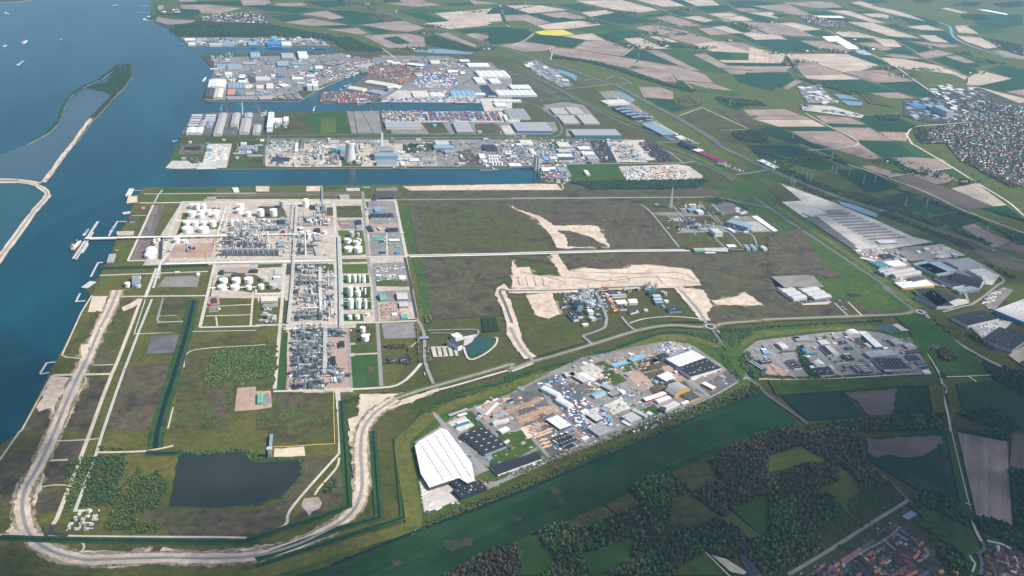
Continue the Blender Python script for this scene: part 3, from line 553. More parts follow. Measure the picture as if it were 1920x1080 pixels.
GRN=[('yard',"01 1240,1000 1500,990 1480,1075 1180,1078"),('rough_grass',"11 20,905 200,900 190,925 10,935"),('rough_grass',"01 1640,1000 1920,985; 12 190,20 180,40 0,45; 01 1600,1075"),('brickpave',"01 1660,930 1920,925 1915,985 1650,995"),('paved',"12 0,50 165,55 165,110 20,115"),('heath_green',"11 505,480 575,478 580,540 510,545"),('brickpave',"11 330,545 580,540 590,620 320,630"),('yard',"11 0,575 240,570 230,640 0,660"),('brickpave',"01 1300,760 1600,745 1590,850 1270,860"),('rough_grass',"11 620,655 640,652 640,690 620,690"),('pasture',"01 1370,515 1412,515 1400,570 1358,570"),('pasture',"01 1362,585 1400,580 1366,682 1322,684"),('pasture',"01 1560,600 1650,590 1640,640 1560,640"),('heath_green',"11 602,470 785,465 800,555 607,555"),('pasture',"11 615,652 800,650 832,832 640,842"),
       ('pasture',"11 645,868 832,865 836,886 648,891"),('pasture',"11 645,906 836,902 843,972 650,976"),('grassland',"11 655,990 845,985 852,1048 658,1052"),('grassland',"12 650,0 858,-5 860,80 653,82"),('grassland',"12 655,88 862,85 867,165 658,168"),('grassland',"12 655,200 800,198 808,252 660,252"),
       ('heath_green',"12 700,305 880,298 890,412 700,416"),('meadow',"12 710,430 895,425 902,490 712,493"),('grassland',"12 712,518 900,508 926,742 720,750"),('heath_brown',"12 840,590 885,590 890,650 842,650"),('grassland',"12 205,345 240,335 225,620 220,770 160,775 175,560"),
       ('heath_brown',"11 20,470 200,470 240,560 0,560"),('coal',"11 395,462 490,462 488,500 400,500"),('heath_green',"11 265,905 540,900 550,960 540,975 285,970"),('heath_green',"11 505,905 580,905 585,975 512,975"),('heath_green',"12 200,100 245,98 235,270 197,270"),('heath_green',"11 220,900 260,905 255,985 215,985"),
       ('meadow',"11 1080,500 1140,480 1215,820 1160,820"),('meadow',"11 1160,860 1230,870 1290,1080 1230,1080"),('meadow',"12 1215,0 1280,0 1310,210 1260,215"),('meadow',"11 505,315 640,315 620,350 505,352"),('sand',"11 0,320 100,320 100,360 0,360"),('sand',"11 380,320 490,318 490,358 375,358"),
       ('pasture',"11 105,325 375,322 370,358 105,360"),('grassland',"01 1220,335 1620,328 1620,360 1210,370"),('pasture',"01 1050,395 1190,380 1160,440 1050,430"),('pasture',"01 1200,380 1540,380 1530,430 1180,436"),('pasture',"11 820,435 1040,435 1050,480 830,480"),('yard',"11 900,335 1060,328 1062,355 905,355"),
       ('yard',"11 600,575 790,570 800,635 640,645"),('pasture',"01 880,790 985,780 960,870 900,872"),('pasture',"01 765,985 910,983 850,1060 740,1065"),('pasture',"01 970,600 1010,590 990,660 915,655"),('heath_green',"01 1040,560 1095,545 1060,650 1015,650"),
       ('sand_grey',"01 960,395 1030,392 1030,440 950,450"),('paved',"01 870,660 1010,655 1000,690 880,690"),('sand_grey',"02 690,75 800,70 780,180 660,185"),('brickpave',"12 925,120 1070,110 1095,240 935,245"),('yard',"12 940,270 1190,262 1200,380 960,385"),('yard',"12 890,30 1150,20 1170,110 900,110"),
       ('yard',"11 870,900 1120,890 1150,1060 885,1070"),('rough_grass',"11 890,1020 1140,1030 1150,1075 890,1070"),('yard',"11 840,430 1060,430 1120,840 860,845"),('brickpave',"11 840,605 1070,600 1075,665 845,670")]
for mt,s in GRN:jpatch(mt,s,'yard' if mt in('yard','paved','brickpave')else 'ground','plot inside the plant')
SITE_ROADS=[("01 1920,440 1050,445; 11 780,430 0,440",11,'concrete_road'),("01 1920,372 1080,378",7,'concrete_road'),("11 800,360 840,860 890,1080; 12 940,740",12,'asphalt_pale'),("11 585,440 600,860 600,1080; 12 605,270",11,'concrete_road'),("01 1360,450 1200,870; 02 1090,75",11,'concrete_road'),("01 1150,460 960,880",9,'concrete_road'),
              ("01 1730,450 1620,870 1570,1080; 02 1500,300",11,'concrete_road'),("11 265,450 235,790",9,'asphalt_pale'),("11 220,900 200,1080; 12 205,0 140,760",11,'concrete_road'),("01 960,880 1920,865; 11 0,860 1120,845",11,'concrete_road'),("01 1600,905 1920,900; 11 0,905 580,885",9,'asphalt_pale'),("02 690,70 1560,62",9,'concrete_road'),
              ("12 0,285 920,262 1210,250",11,'concrete_road'),("12 130,780 900,755 1100,710 1240,570",10,'concrete_road'),("11 1045,430 1130,850",11,'concrete_road'),("11 1115,855 1165,1080; 12 1160,0 1205,230",10,'asphalt_new'),("12 1210,240 1260,350 1270,560 1340,740 1370,770",11,'asphalt_pale'),("12 690,330 715,750",9,'asphalt_pale'),("12 700,505 910,495",8,'concrete_road'),
              ("02 1500,300 1920,290; 12 0,290",10,'concrete_road'),("02 1540,215 1880,205",6,'track'),("02 1540,145 1890,128",6,'track'),("02 1900,30 1880,290",7,'track'),("02 1620,220 1630,290",5,'track'),("01 750,990 1560,960",8,'concrete_road'),("12 610,770 635,1080; 13 635,160",14,'concrete_road'),("12 200,300 500,290",6,'concrete_road'),("11 980,670 985,840",6,'concrete_road'),
              ("01 1210,690 1200,870",14,'asphalt_new'),("01 990,540 1100,540",5,'concrete_road'),("02 1200,290 1180,240 1225,80",7,'asphalt_pale'),("02 1190,215 1400,205",5,'track'),("02 1180,262 1380,255",5,'track'),("01 1160,440 1190,380 1220,350",6,'track')]
for s,w,mt in SITE_ROADS:jroad(s,w,mt,'plant road',curve=s.count(';')>0 or s.count(' ')>3)
# south west corner: scrub plots, sand road, canal, pond
for mt,s,rg in(('heath_brown',"02 960,590 1290,570 1240,800 1190,1080 800,1080 900,760",4),('heath',"02 930,700 1050,760 1040,960 930,900",4),('heath',"02 640,690 820,680 680,1080 450,1080 560,860",4),('heath',"02 730,500 900,480 850,640 720,640",4),('heath',"02 170,1080 290,930 400,910 380,1080",4),('heath_green',"02 720,180 770,190 700,420 600,500 470,500",4),
                  ('heath_green',"02 880,100 1010,90 920,440 760,500 830,260",4),('heath_brown',"03 430,80 640,60 600,200 380,220",4),('heath',"03 350,230 560,200 480,400 340,380",4),('heath',"03 0,240 180,100 260,220 100,560 0,600",6),('heath',"03 290,430 490,410 440,600 260,650",5),('heath_brown',"03 1050,600 1280,580 1900,590 1920,780 1300,780",5),('heath_brown',"03 1250,640 1920,600; 13 330,480 180,720 0,790; 03 1500,775",3),
                  ('heath_green',"02 1400,440 1920,330; 12 160,440 140,740 0,760; 02 1700,1080 1300,1080",6),('heath_brown',"02 1560,800 1680,760 1720,960 1600,1000",5),('heath_green',"12 0,800 580,790 590,1040; 13 580,80 130,100; 12 100,1080 0,1080",5),('heath_brown',"12 130,800 300,790 320,880 180,900",5),('heath_green',"02 1180,270 1370,262 1360,340 1170,340",2),('heath_green',"02 1230,85 1440,75 1400,205 1200,215",2),
                  ('brickpave',"02 1560,70 1640,65 1650,130 1560,130",0),('yard',"02 1570,145 1650,142 1640,185 1565,190",0),('yard_dark',"02 1140,365 1355,358 1320,490 1095,500",0),('heath',"13 370,180 600,180 300,520 210,470 360,230",3),('heath',"13 640,250 660,560 330,660 260,690",3),('rubble',"13 360,510 470,490 500,540 400,640 330,560",3),('brickpave',"12 0,780 110,775 120,900 0,920",0),('brickpave',"02 1780,755 1920,745 1920,920 1760,930",0),
                  ('yard',"12 0,830 90,790 120,860 60,900",0),('rough_grass',"03 0,800 200,810 600,1010 1100,1010 1920,980 1920,1080 0,1080",3),('sand_grey',"13 140,130 360,115 370,185 130,195",1)):
    jpatch(mt,s,'ground','scrubby plot in the south west of the site',rg)
SANDY="02 880,20 830,150 740,330 660,520 595,650 500,860 410,1080; 03 330,180 250,330 190,440 168,560 185,680 230,780 330,870 470,930 640,965 740,965 1200,950 1600,955 1920,935; 13 280,860 480,770 640,680 740,580 790,450 795,320 785,150 800,0; 12 850,990 920,920 1050,835"
pts_=JG(SANDY)
ribbon('verge',pts_,48,'sandy_grass','half overgrown sand beside the new road',True,6.0)
ribbon('sand',pts_,32,'sand','broad sandy strip of the road under construction',True,3.0)
for s in("02 640,670 580,680 390,670 280,900 290,930 390,905 400,940 370,1080 480,1080 560,880 660,680","03 360,0 440,0 350,240 310,400 270,540 230,640 290,740 200,780 80,740 170,500 250,240","03 330,850 600,900 1050,910 1130,870 1150,1000 900,1020 530,1010 330,930","03 1180,920 1230,870 1400,910 1920,880; 13 0,870 200,830 100,900 0,960; 03 1500,985 1180,985","13 690,0 850,0 860,400 800,560 640,720 400,830 560,700 700,580 745,440 740,200","12 690,990 780,960 870,930 800,1080 700,1080","02 610,440 680,420 650,560 600,520",
          "02 920,150 1050,80 1030,130 930,180","12 780,800 1130,800 1340,740 1370,780 1250,830 900,950 770,960"):
    jpatch('sandy_grass',s,'ground','half overgrown edge of the sand',8,step=22);jpatch('sand' if '12 780' not in s else 'sand_grey',s,'sand','sand spread beside the new road',2.2,step=16)
jroad("03 60,740 150,770 230,785 330,785",16,'sand','sandy junction','sand');jroad("03 -60,778 330,778 700,790 1600,795 1900,795; 13 150,735 230,690 280,560 630,160",7,'concrete_road','concrete perimeter road')
ribbon('road',pts_,8.5,'asphalt_pale','new road through the sand')
jroad("03 400,690 380,760 330,780",12,'asphalt_new','fresh black asphalt at the junction');jroad("03 380,770 510,785",10,'asphalt_new','fresh black asphalt at the junction')
jroad("02 850,650 600,655 400,660",12,'sand','sand track to the inlet','path');jroad("02 1060,85 980,300 880,560 840,650 770,830 680,1080; 03 560,320 430,650 400,700",10,'track','straight sandy track',curve=False)
jroad("02 700,585 850,580",5,'track','track','path');jroad("02 690,60 610,190 465,510 500,525 610,535 580,640",5,'track','shore track','path',False);jroad("02 390,660 160,1080; 03 150,0 0,215",5,'track','shore track','path',False)
for s,w in(("03 400,75 640,65 740,55",5),("03 380,220 510,215",8),("03 310,420 400,405 500,405",4),("13 625,200 600,280 480,420 440,480",6),("02 1380,600 1400,500 1530,460 1920,435; 12 0,435 70,430",4),("02 1300,900 1260,1060",4),("03 560,835 620,840 630,880 600,910",5),("03 730,160 1080,150 1300,110",7),("12 1160,450 1240,380",4)):
    jroad(s,w,'track','sandy track','path')
CAN="02 1455,95 1400,330 1310,640 1240,860 1180,1080; 03 1165,130"
jroad(CAN,38,'reed','lush bank of the drainage canal','verge');jroad(CAN,13,'canal','straight dark drainage canal','canal')
jroad("03 1090,165 1330,165",26,'reed','reedy pond inlet','verge');jroad("03 1100,167 1330,165",9,'canal','short inlet ditch','canal')
jpatch('reed',"03 1330,140 1480,160 1850,140; 13 60,200 360,205 350,340 200,500 0,560; 03 1600,580 1260,580 1340,190",'verge','reed fringe of the reservoir',3)
jpatch('pond',"03 1360,165 1480,178 1840,155 1850,215 1920,235; 13 50,232 340,220 335,330 200,480 0,550; 03 1600,570 1275,560 1340,200",'pond','dark still reservoir')
for s,w in(("13 655,0 665,150 690,560 500,640 0,800; 03 1920,800 1850,830 400,815 0,800",22),("13 875,0 900,350 925,645 600,740 0,965",22),("12 1340,900 1250,950 1180,1050; 13 1060,60 1090,400 1115,645 500,850 0,1020",20),("12 780,830 640,860 650,1080; 13 655,0",18)):
    jroad(s,w,'reed','dark green ditch bank','verge',False);jroad(s,5,'canal','narrow ditch','canal',False)
jroad("01 760,935 1150,925 1560,912",26,'reed','bank of the cooling inlet','verge',False);jroad("01 740,938 1150,930 1560,916",11,'canal','dark cooling water inlet','canal',False)
# business park belt: dyke, hedgerow strips, ditches
jpatch('meadow',"13 0,1080 560,880 1130,690 1090,60; 12 1180,1060 1350,900 1920,700; 22 0,690 600,520 1000,390 1460,330 1560,440 1700,600 1780,680 1790,740 1480,860 1100,1000; 23 300,250 0,380; 13 1200,700 600,960 300,1080",'verge','grass belt round the business park')
DYK="13 -100,1110 560,905 900,800 1150,725 1180,640 1125,300 1095,110 1130,40 1180,0; 12 1300,965 1450,890 1700,810 1920,742; 22 0,738 300,650 600,560 850,470 1000,420 1150,375 1300,385 1480,410 1560,440"
jroad(DYK,40,'dyke','grassy dyke round the business park','verge');jroad("12 1250,930 1500,790 1920,690; 22 0,660 600,500 960,380 1200,330 1440,350",16,'reed','shrubby strip behind the dyke','verge')
MAIN="12 1050,835 1180,790 1330,745 1700,640 1920,578; 22 0,612 160,555 300,520 600,430 940,325 1180,285 1400,297 1488,292 1530,290 1600,270 1920,245; 32 0,240 600,218 1000,200 1105,172"
jroad(MAIN,30,'dyke','verge of the dyke road','verge');jroad(MAIN,11,'asphalt_pale','dyke road past the business park')
jroad("12 1220,800 1500,700 1920,600; 22 0,590 200,520 600,405 900,315 1180,265 1420,262",7,'canal','roadside canal','canal');jroad("12 1360,770 1500,735 1920,615; 22 0,630 160,570",9,'concrete_road','parallel service road')
for s in("22 1260,20 1380,150 1450,250","22 -30,28 400,22 900,-3 1200,-10 1270,20","12 1925,280 1875,130 1835,45 1850,10; 22 -80,20","12 1920,260; 22 20,370 80,470 140,530"):ribbon('sand',JG(s),40,'sand','sandy strip beside the new loop road',True,4.0)
for s,w,mt in(("22 1260,20 1380,150 1450,260 1488,290",13,'asphalt_pale'),("22 -30,28 400,20 900,-5 1200,-10 1260,20",10,'asphalt'),("12 1920,270 1870,130 1830,40 1845,15 1890,30; 22 0,28",11,'asphalt'),("22 -10,300 20,370 80,470 160,550",12,'asphalt_pale'),("22 530,365 680,310 705,260 700,200 620,10",11,'asphalt_pale'),("22 530,365 605,430",10,'asphalt_pale'),("22 820,220 880,290 935,328",9,'asphalt_pale'),("22 880,270 1000,235 1200,220 1400,235",6,'track'),
                 ("22 1495,305 1560,400 1700,570 1760,670 1850,740; 32 0,810 240,980 300,1030",13,'asphalt'),("22 1540,320 1740,640 1720,690",4,'track'),("32 0,690 400,690 1100,650 1240,660",6,'concrete_road'),("22 1850,690 1920,688; 32 0,688",6,'concrete_road'),("32 1310,185 1450,145 1540,120 1700,0; 31 1740,1000 1300,870 1050,1060",11,'asphalt_pale'),("32 1180,195 1230,260 1400,400 1600,520 1820,630",12,'asphalt_pale'),("32 1090,368 1130,385 1200,500 1290,660 1310,800 1350,960 1370,1080; 33 1420,220 1480,460 1540,700 1600,830",7,'concrete_road'),
                 ("32 1300,672 1480,668 1680,660 1720,690",6,'concrete_road'),("32 1505,670 1570,720 1490,730",6,'track'),("32 1190,465 1240,470",4,'track'),("32 500,120 600,215",10,'asphalt_pale'),("32 600,110 700,210",6,'track'),("32 1310,725 1340,760 1330,795",5,'track'),("31 1240,870 1180,900 1440,1080; 32 1500,110",10,'asphalt_pale')):
    jroad(s,w,mt,'park access road')
for(x,y,r)in((1331.7,613.2,17),(1725.5,586,15)):
    c=G(x,y)
    for rr,mt,nm,lb in((r+9,'asphalt','road','roundabout carriageway'),(r,'white_line','kerb','pale kerb ring of the roundabout'),(r-2.5,'meadow','verge','grass island of the roundabout')):
        poly_sheet(nm,[(c[0]+rr*math.cos(a*math.pi/14),c[1]+rr*math.sin(a*math.pi/14))for a in range(28)],mt,lb)
# business park grounds
V(0,0,1)
patch('yard',"778,830 870,772 955,740 1030,700 1090,672 1225,645 1260,640 1300,650 1345,680 1385,712 1330,745 1200,800 1130,830 1030,868 925,915 795,965",'yard','paved ground of the near business park')
for mt,s in(('yard_light',"786,905 800,880 870,905 915,918 870,935 797,964"),('meadow',"935,815 990,805 1010,838 935,880 915,880"),('yard_dark',"955,742 1005,718 1060,815 1090,830 1030,868 1010,850"),('yard_dark',"1005,718 1045,702 1150,800 1100,825"),('heath_brown',"1165,685 1240,665 1300,735 1235,755 1200,710"),('yard',"1230,650 1290,645 1380,710 1330,740"),('meadow',"1150,680 1190,672 1210,690 1170,700"),('yard_dark',"1300,735 1370,690 1388,712 1330,745"),('meadow',"1095,690 1130,678 1150,690 1110,710")):
    patch(mt,s,'yard' if 'yard' in mt else 'ground','yard in the near business park')
for s,w in(("13 1430,0 1660,260 1790,380; 12 1350,960 1420,1060",10),("12 1640,890 1790,1040 1920,1080; 23 100,0 290,210",10),("22 350,680 480,780 620,900 740,1010 840,1080",11),("22 640,590 900,790 1120,960",10),("22 1130,590 1300,680 1480,820",11),("13 1800,385 1920,350; 23 0,325 300,205 830,0; 22 1120,975 1480,830 1730,690 1780,690",7),("22 800,690 1000,640 1100,620",6),("22 900,780 1060,740",6)):
    jroad(s,w,'asphalt_pale','street in the near business park')
V(0,0,1)
for mt,s in(('brickpave',"1240,690 1262,684 1290,712 1262,724"),('yard_light',"1085,690 1110,682 1140,705 1112,715"),('brickpave',"1170,700 1195,694 1228,722 1205,735"),('yard_light',"1135,760 1165,748 1185,765 1150,780"),('yard_light',"1085,775 1120,765 1150,790 1110,810"),('meadow',"860,778 885,772 930,830 905,850"),('meadow',"878,900 925,880 1010,845 1020,855 930,905"),('sand_grey',"975,805 995,798 1008,815 990,825"),('yard_dark',"1060,730 1095,718 1115,735 1080,750"),('rubble',"1236,652 1262,643 1290,655 1262,668"),('meadow',"1125,700 1150,692 1175,715 1150,725"),('yard_light',"840,795 870,780 890,800 862,812"),('brickpave',"892,770 925,752 940,770 910,790"),('meadow',"1190,775 1225,760 1240,775 1205,790"),('yard_light',"1285,700 1300,690 1320,705 1300,716")):
    patch(mt,s,'yard' if mt not in('meadow','rubble')else 'ground','lot in the near business park',0.8)
patch_pts="1393,660 1420,640 1485,632 1545,625 1610,620 1650,625 1700,640 1728,670 1745,702 1700,702 1600,705 1500,708 1440,705 1400,690"
V(0,0,1);patch('yard',patch_pts,'yard','paved ground of the far business park')
patch('meadow',"1350,628 1480,612 1640,607 1730,640 1755,710 1745,704 1728,668 1700,640 1650,624 1610,619 1545,624 1420,639 1392,660 1400,695 1390,720 1370,690",'verge','grass ring round the far business park')
patch('dyke',"1390,640 1430,622 1560,615 1640,613 1700,625 1640,619 1545,621 1420,634 1390,655",'verge','dyke crest of the far business park')
for mt,s in(('brickpave',"32 0,560 150,640 120,670 0,650"),('heath_brown',"32 610,390 720,380 790,450 700,460"),('meadow',"32 210,440 260,430 330,600 380,670 310,680 230,560")):jpatch(mt,s,'yard','ground in the far business park')
for s,w in(("32 0,470 120,600 215,690",10),("32 370,450 480,600 580,690",10),("32 590,390 760,560 880,660",11),("32 880,400 1010,510 1150,640",11)):jroad(s,w,'asphalt_pale','street in the far business park')
jpatch('pond_green',"32 790,290 920,275 985,332 880,335",'pond','square green settling pond');jpatch('yard_light',"32 930,280 970,275 1060,325 1000,330",'yard','paved edge of the settling pond')
jpatch('pond_green',"12 1650,375 1790,380 1770,430 1700,495 1600,525 1560,435 1620,400",'pond','fan shaped office pond')
jpatch('concrete_road',"12 1560,400 1600,375 1640,378 1620,410 1580,435 1555,440",'yard','white terrace of the round office')
jroad("12 1790,378 1810,385 1790,440 1700,510 1600,540 1555,445",7,'concrete_road','path round the fan shaped pond','path')
jroad("12 1285,325 1420,320 1640,318 1665,345 1640,375",7,'asphalt_pale','office drive');jroad("12 1310,345 1440,345 1500,360",5,'asphalt_pale','office drive')
jpatch('yard_light',"12 1310,448 1495,440 1520,515 1330,525",'yard','office car park');
for i in range(4):jpatch('heath_green',f"12 {1345+i*40},452 {1358+i*40},452 {1372+i*42},516 {1356+i*42},517",'verge','hedge strip in the car park')
jpatch('orchard',"12 1690,232 1790,225 1830,325 1700,340",'field','nursery plot behind the office')
# right: fields in front of the forest
jpatch('wheat_dark',"13 300,1080 640,990 1200,745 1920,475; 23 700,185 1150,0; 22 1570,905 1800,805 1850,800; 32 0,830 250,1045; 23 1700,92 1210,300 900,450 190,760 0,830; 13 1500,1045 1380,1080 900,1400 100,1400",'field','long dark green wheat field')
jpatch('wheat',"23 1590,0; 22 1600,905 1800,805; 32 0,830 250,1045; 23 1700,90",'field','brighter end of the long wheat field')
jroad("13 560,1010 1200,755 1920,480; 23 700,190 1150,5; 22 1350,990 1780,830",9,'canal','dark ditch along the wheat field','canal')
for s in("23 290,430 340,420 400,560 350,560","23 520,390 540,390 590,460 560,465","23 760,290 790,290 840,355 810,355","13 1380,830 1640,800 1600,850 1450,910","13 1030,985 1080,975 1095,1005 1040,1015","23 0,640 60,650 75,675 40,680"):jpatch('bare_wheat',s,'field','bare patch in the wheat',3.5,step=8)
jpatch('wheat_thin',"32 100,815 560,780 720,970 290,1000",'field','thin wheat with bare brown patches');jpatch('soil_dark',"32 580,800 970,760 930,950 740,965 690,880",'field','bare brown plot between the wheat',4);jpatch('wheat_dark',"32 970,755 1190,735 1225,935 940,950",'field','dark wheat plot')
jpatch('meadow',"32 0,700 1280,665 1300,720 1180,735 60,810",'field','meadow strip below the far business park');jpatch('rough_grass',"32 1200,735 1310,725 1330,1000 1240,960",'field','pale meadow by the lane');jpatch('rough_grass',"32 1335,735 1395,730 1450,910 1370,1000",'field','pale meadow by the lane')
jpatch('wheat_dark',"32 1395,730 1500,715 1660,700 1920,830 1920,1080 1700,960 1470,920",'field','dark wheat field at the picture edge')
jpatch('grassland',"32 950,215 1110,205 1200,230 1500,480 1640,660 1480,660 1300,660 1180,470 1080,370 1060,330",'field','green meadow round the mill')
jpatch('wheat_thin',"33 730,60 1320,0 1420,520 1170,470 760,220",'field','dark field with a bare upper part');jpatch('soil_dark',"33 740,60 1310,40 1280,130 1130,200 760,180",'field','bare upper part of the dark field',5)
jpatch('soil',"33 1420,10 1790,80 1830,710 1560,630",'field','long brown ploughed field');jpatch('soil_dark',"33 1830,20 1920,30 1920,290 1810,260",'field','brown field at the picture edge')
jpatch('grassland',"33 1330,0 1370,0 1490,500 1560,720 1440,560",'field','grass strip along the lane')
for mt,s in(('pasture',"33 0,190 250,115 430,215 300,260 0,310"),('pasture',"33 330,450 520,380 530,260 640,340 720,440 590,520 600,600 700,690 560,590 460,470"),('heath_green',"23 1240,330 1460,250 1560,380 1330,460"),('heath_green',"23 1200,500 1400,520 1560,640 1330,740 1180,700"),('grassland',"23 1650,590 1850,490 1920,530 1920,760 1870,785"),('pasture',"23 1560,655 1650,610 1870,790 1800,820 1700,740"),
              ('grassland',"23 520,930 910,790 900,960 620,1080 590,1080"),('grassland',"23 0,840 180,780 340,990 210,1080 0,1080"),('heath_green',"23 390,690 690,555 770,640 520,740"),('heath_green',"23 700,550 890,470 960,550 790,630"),('meadow',"23 1280,1000 1450,910 1600,1060 1560,1080 1200,1080"),('meadow',"33 0,540 40,560 0,800"),('meadow',"33 1130,700 1230,600 1540,900 1500,960 1230,760"),('grassland',"33 1590,770 1650,760 1880,850 1660,830"),('grassland',"33 1300,960 1480,930 1600,1080 1500,1080")):
    jpatch(mt,s,'field','woodland meadow')
# logistics quarter ground at the right
jpatch('yard_light',"31 100,440 250,430 90,300 120,310 480,440 820,580 1080,700 1240,740 920,790 640,800 270,555",'yard','pale open storage yard')
jpatch('yard_dark',"31 270,555 370,550 690,790 640,800",'yard','dark asphalt strip of the storage yard');jpatch('yard_dark',"31 350,520 570,515 610,535 400,545",'yard','dark asphalt bay');jpatch('lake',"31 530,435 640,460 820,530 810,555 700,520 540,460",'pond','pale pond beside the storage yard')
jpatch('yard',"31 630,800 920,790 1060,900 1160,1000 1300,1070 1000,1075 800,920",'yard','truck yard');jpatch('yard',"31 920,790 1150,770 1280,860 1070,885",'yard','empty grey storage bay');jpatch('yard_light',"31 1160,775 1300,755 1480,840 1280,865",'yard','sandy equipment yard')
jpatch('yard',"31 1130,890 1350,860 1620,910 1740,990 1680,1060 1300,1080 1300,1000",'yard','apron round the dark roofed halls');jpatch('yard_light',"31 1600,1000 1740,985 1680,1065 1640,1060",'yard','loading apron');jpatch('heath_green',"31 0,330 60,300 250,430 100,440",'ground','grass plot beside the storage yard')
jpatch('yard_light',"32 1330,90 1480,90 1510,120 1360,155",'yard','loading apron of the dark hall');jpatch('yard_light',"32 1510,290 1750,250 1830,260 1680,420 1600,380",'yard','truck apron');jpatch('yard',"32 1640,60 1760,0 1840,20 1700,170 1640,160",'yard','truck parking strip');jpatch('sand_grey',"32 1800,510 1920,440 1920,600",'yard','sandy corner by the hall')
jpatch('yard',"31 20,1000 330,985 420,1080 60,1080; 32 280,130 180,100",'yard','apron round the twin hall');jpatch('sand_grey',"32 250,125 400,110 480,110 440,130 260,135",'yard','pale kerb strip of the twin hall');jpatch('heath_brown',"31 0,700 250,640 380,860 560,1010 330,990 0,980",'ground','dark heath plot at the ring road',4)
jpatch('pond',"32 585,45 700,45 690,65 620,70",'pond','small pond on the heath',2)
for i in range(11):jpatch('yard',f"31 {360+i*38},{505+i*21} {560+i*46},{497+i*20} {580+i*46},{510+i*20} {378+i*38},{517+i*21}",'yard','dark parking lane of the storage yard')
# chemical works on the heath
V(1200,350,1914/280)
for mt,s in(('heath_green',"0,200 820,170 900,200 1190,350 1560,360 1800,590 1430,720 1520,810 1120,840 640,830 500,790 150,350"),('yard_dark',"880,200 1060,210 1190,215 1400,340 1180,350 1060,380 980,330"),('yard',"120,340 700,330 760,380 250,380"),('yard',"460,510 1300,500 1330,590 520,600"),('yard_light',"680,800 1120,790 1130,845 700,830"),('yard',"1160,400 1440,380 1780,580 1330,600")):
    patch(mt,s,'yard' if 'yard' in mt else 'ground','ground of the chemical works on the heath')
for s,w in(("0,230 150,350 500,790",9),("420,250 520,370 640,470",6),("760,200 870,340 1000,470",6),("960,380 1160,610 1330,800",6),("340,390 900,380",6),("470,600 1340,590 1500,780",7),("700,600 720,640",5),("920,620 1100,790 1330,820",6),("480,160 520,180",4)):road(s,w,'asphalt_pale','works road on the heath')
jroad("21 1450,402 1560,410 1890,478 1920,480",8,'asphalt_pale','works access road')
# towns
jpatch('town_ground',"30 1110,1000 1300,940 1560,920 1920,850 2400,800 2400,1300; 31 1920,330 1700,250 1440,130 1330,0; 30 1150,1080",'ground','built up ground of the market town')
jpatch('town_ground',"30 1020,750 1200,740 1400,690 1580,660 1920,790 1920,870 1560,915 1300,930 1150,910 1010,870",'ground','built up ground of the market town works quarter')
jpatch('yard',"30 220,660 380,640 520,780 300,775",'yard','works yard by the ponds');jpatch('yard_light',"30 250,790 480,800 720,870 700,890 260,830",'yard','glasshouse yard');jpatch('lake',"30 490,710 600,715 690,755 540,745",'pond','pond by the glasshouses');jpatch('lake',"30 540,755 710,770 700,795 600,795",'pond','pond by the glasshouses')
jpatch('heath_green',"30 670,700 760,720 960,810 760,780",'field','pale green rough field by the ponds')
jpatch('town_ground',"00 1180,85 1340,70 1360,100 1220,110",'ground','holiday park ground');jpatch('town_ground',"00 1500,140 1640,110 1920,90; 10 80,110 100,180 0,180; 00 1700,175 1500,165",'ground','ground of the old harbour village');jpatch('yard',"00 1170,165 1180,130 1300,150 1470,155 1440,175 1260,190",'yard','shipyard ground')
jpatch('town_ground',"30 200,115 330,120 560,170 580,205 440,210 300,170",'ground','ground of a polder village')
jpatch('town_ground',"33 280,1080 560,900 760,770 960,680 1030,700 1230,850 1300,1000 1400,1080 1400,1300 200,1300",'ground','gardens and streets of the near village');jpatch('town_ground',"33 1620,870 1680,840 1810,870 1920,920 2100,1300 1600,1200",'ground','gardens and streets at the village edge')
for s,w,mt in(("33 150,1080 450,900 760,700 940,590 1050,520",10,'asphalt_pale'),("33 1050,520 900,370 770,280",7,'asphalt'),("33 1050,520 1200,620 1380,740 1500,870 1580,930 1600,1000 1590,1080",8,'asphalt'),("33 560,1000 700,910 870,820 990,720",6,'asphalt_pale'),("33 870,820 960,900 1090,1000",6,'asphalt_pale'),("33 690,920 780,1000 860,1080",7,'concrete_road'),("33 990,730 1080,810 1200,920 1090,1000 980,1080",6,'asphalt_pale'),("33 560,1000 620,1080",7,'concrete_road'),("33 1800,870 1850,960 1900,1080",8,'concrete_road'),("33 1600,830 1620,880 1580,920",8,'asphalt'),("33 1640,825 1750,850 1810,880",7,'concrete_road'),("33 1510,930 1530,970 1550,1000 1520,1080",4,'concrete_road'),("23 1450,910 1600,1060 1640,1100",4,'track')):
    jroad(s,w,mt,'village street')
jpatch('yard_light',"33 870,960 930,970 880,1010 850,985",'yard','sandy playground');jpatch('pond_green',"33 830,940 880,930 900,955 860,975",'yard','green sports court');jpatch('sand_grey',"23 1490,930 1600,960 1760,1060 1740,1080 1640,1060",'yard','farm yard')
jpatch('meadow',"33 1100,500 1540,760 1590,900 1500,940 1240,720 1060,560",'field','meadow strip behind the village')
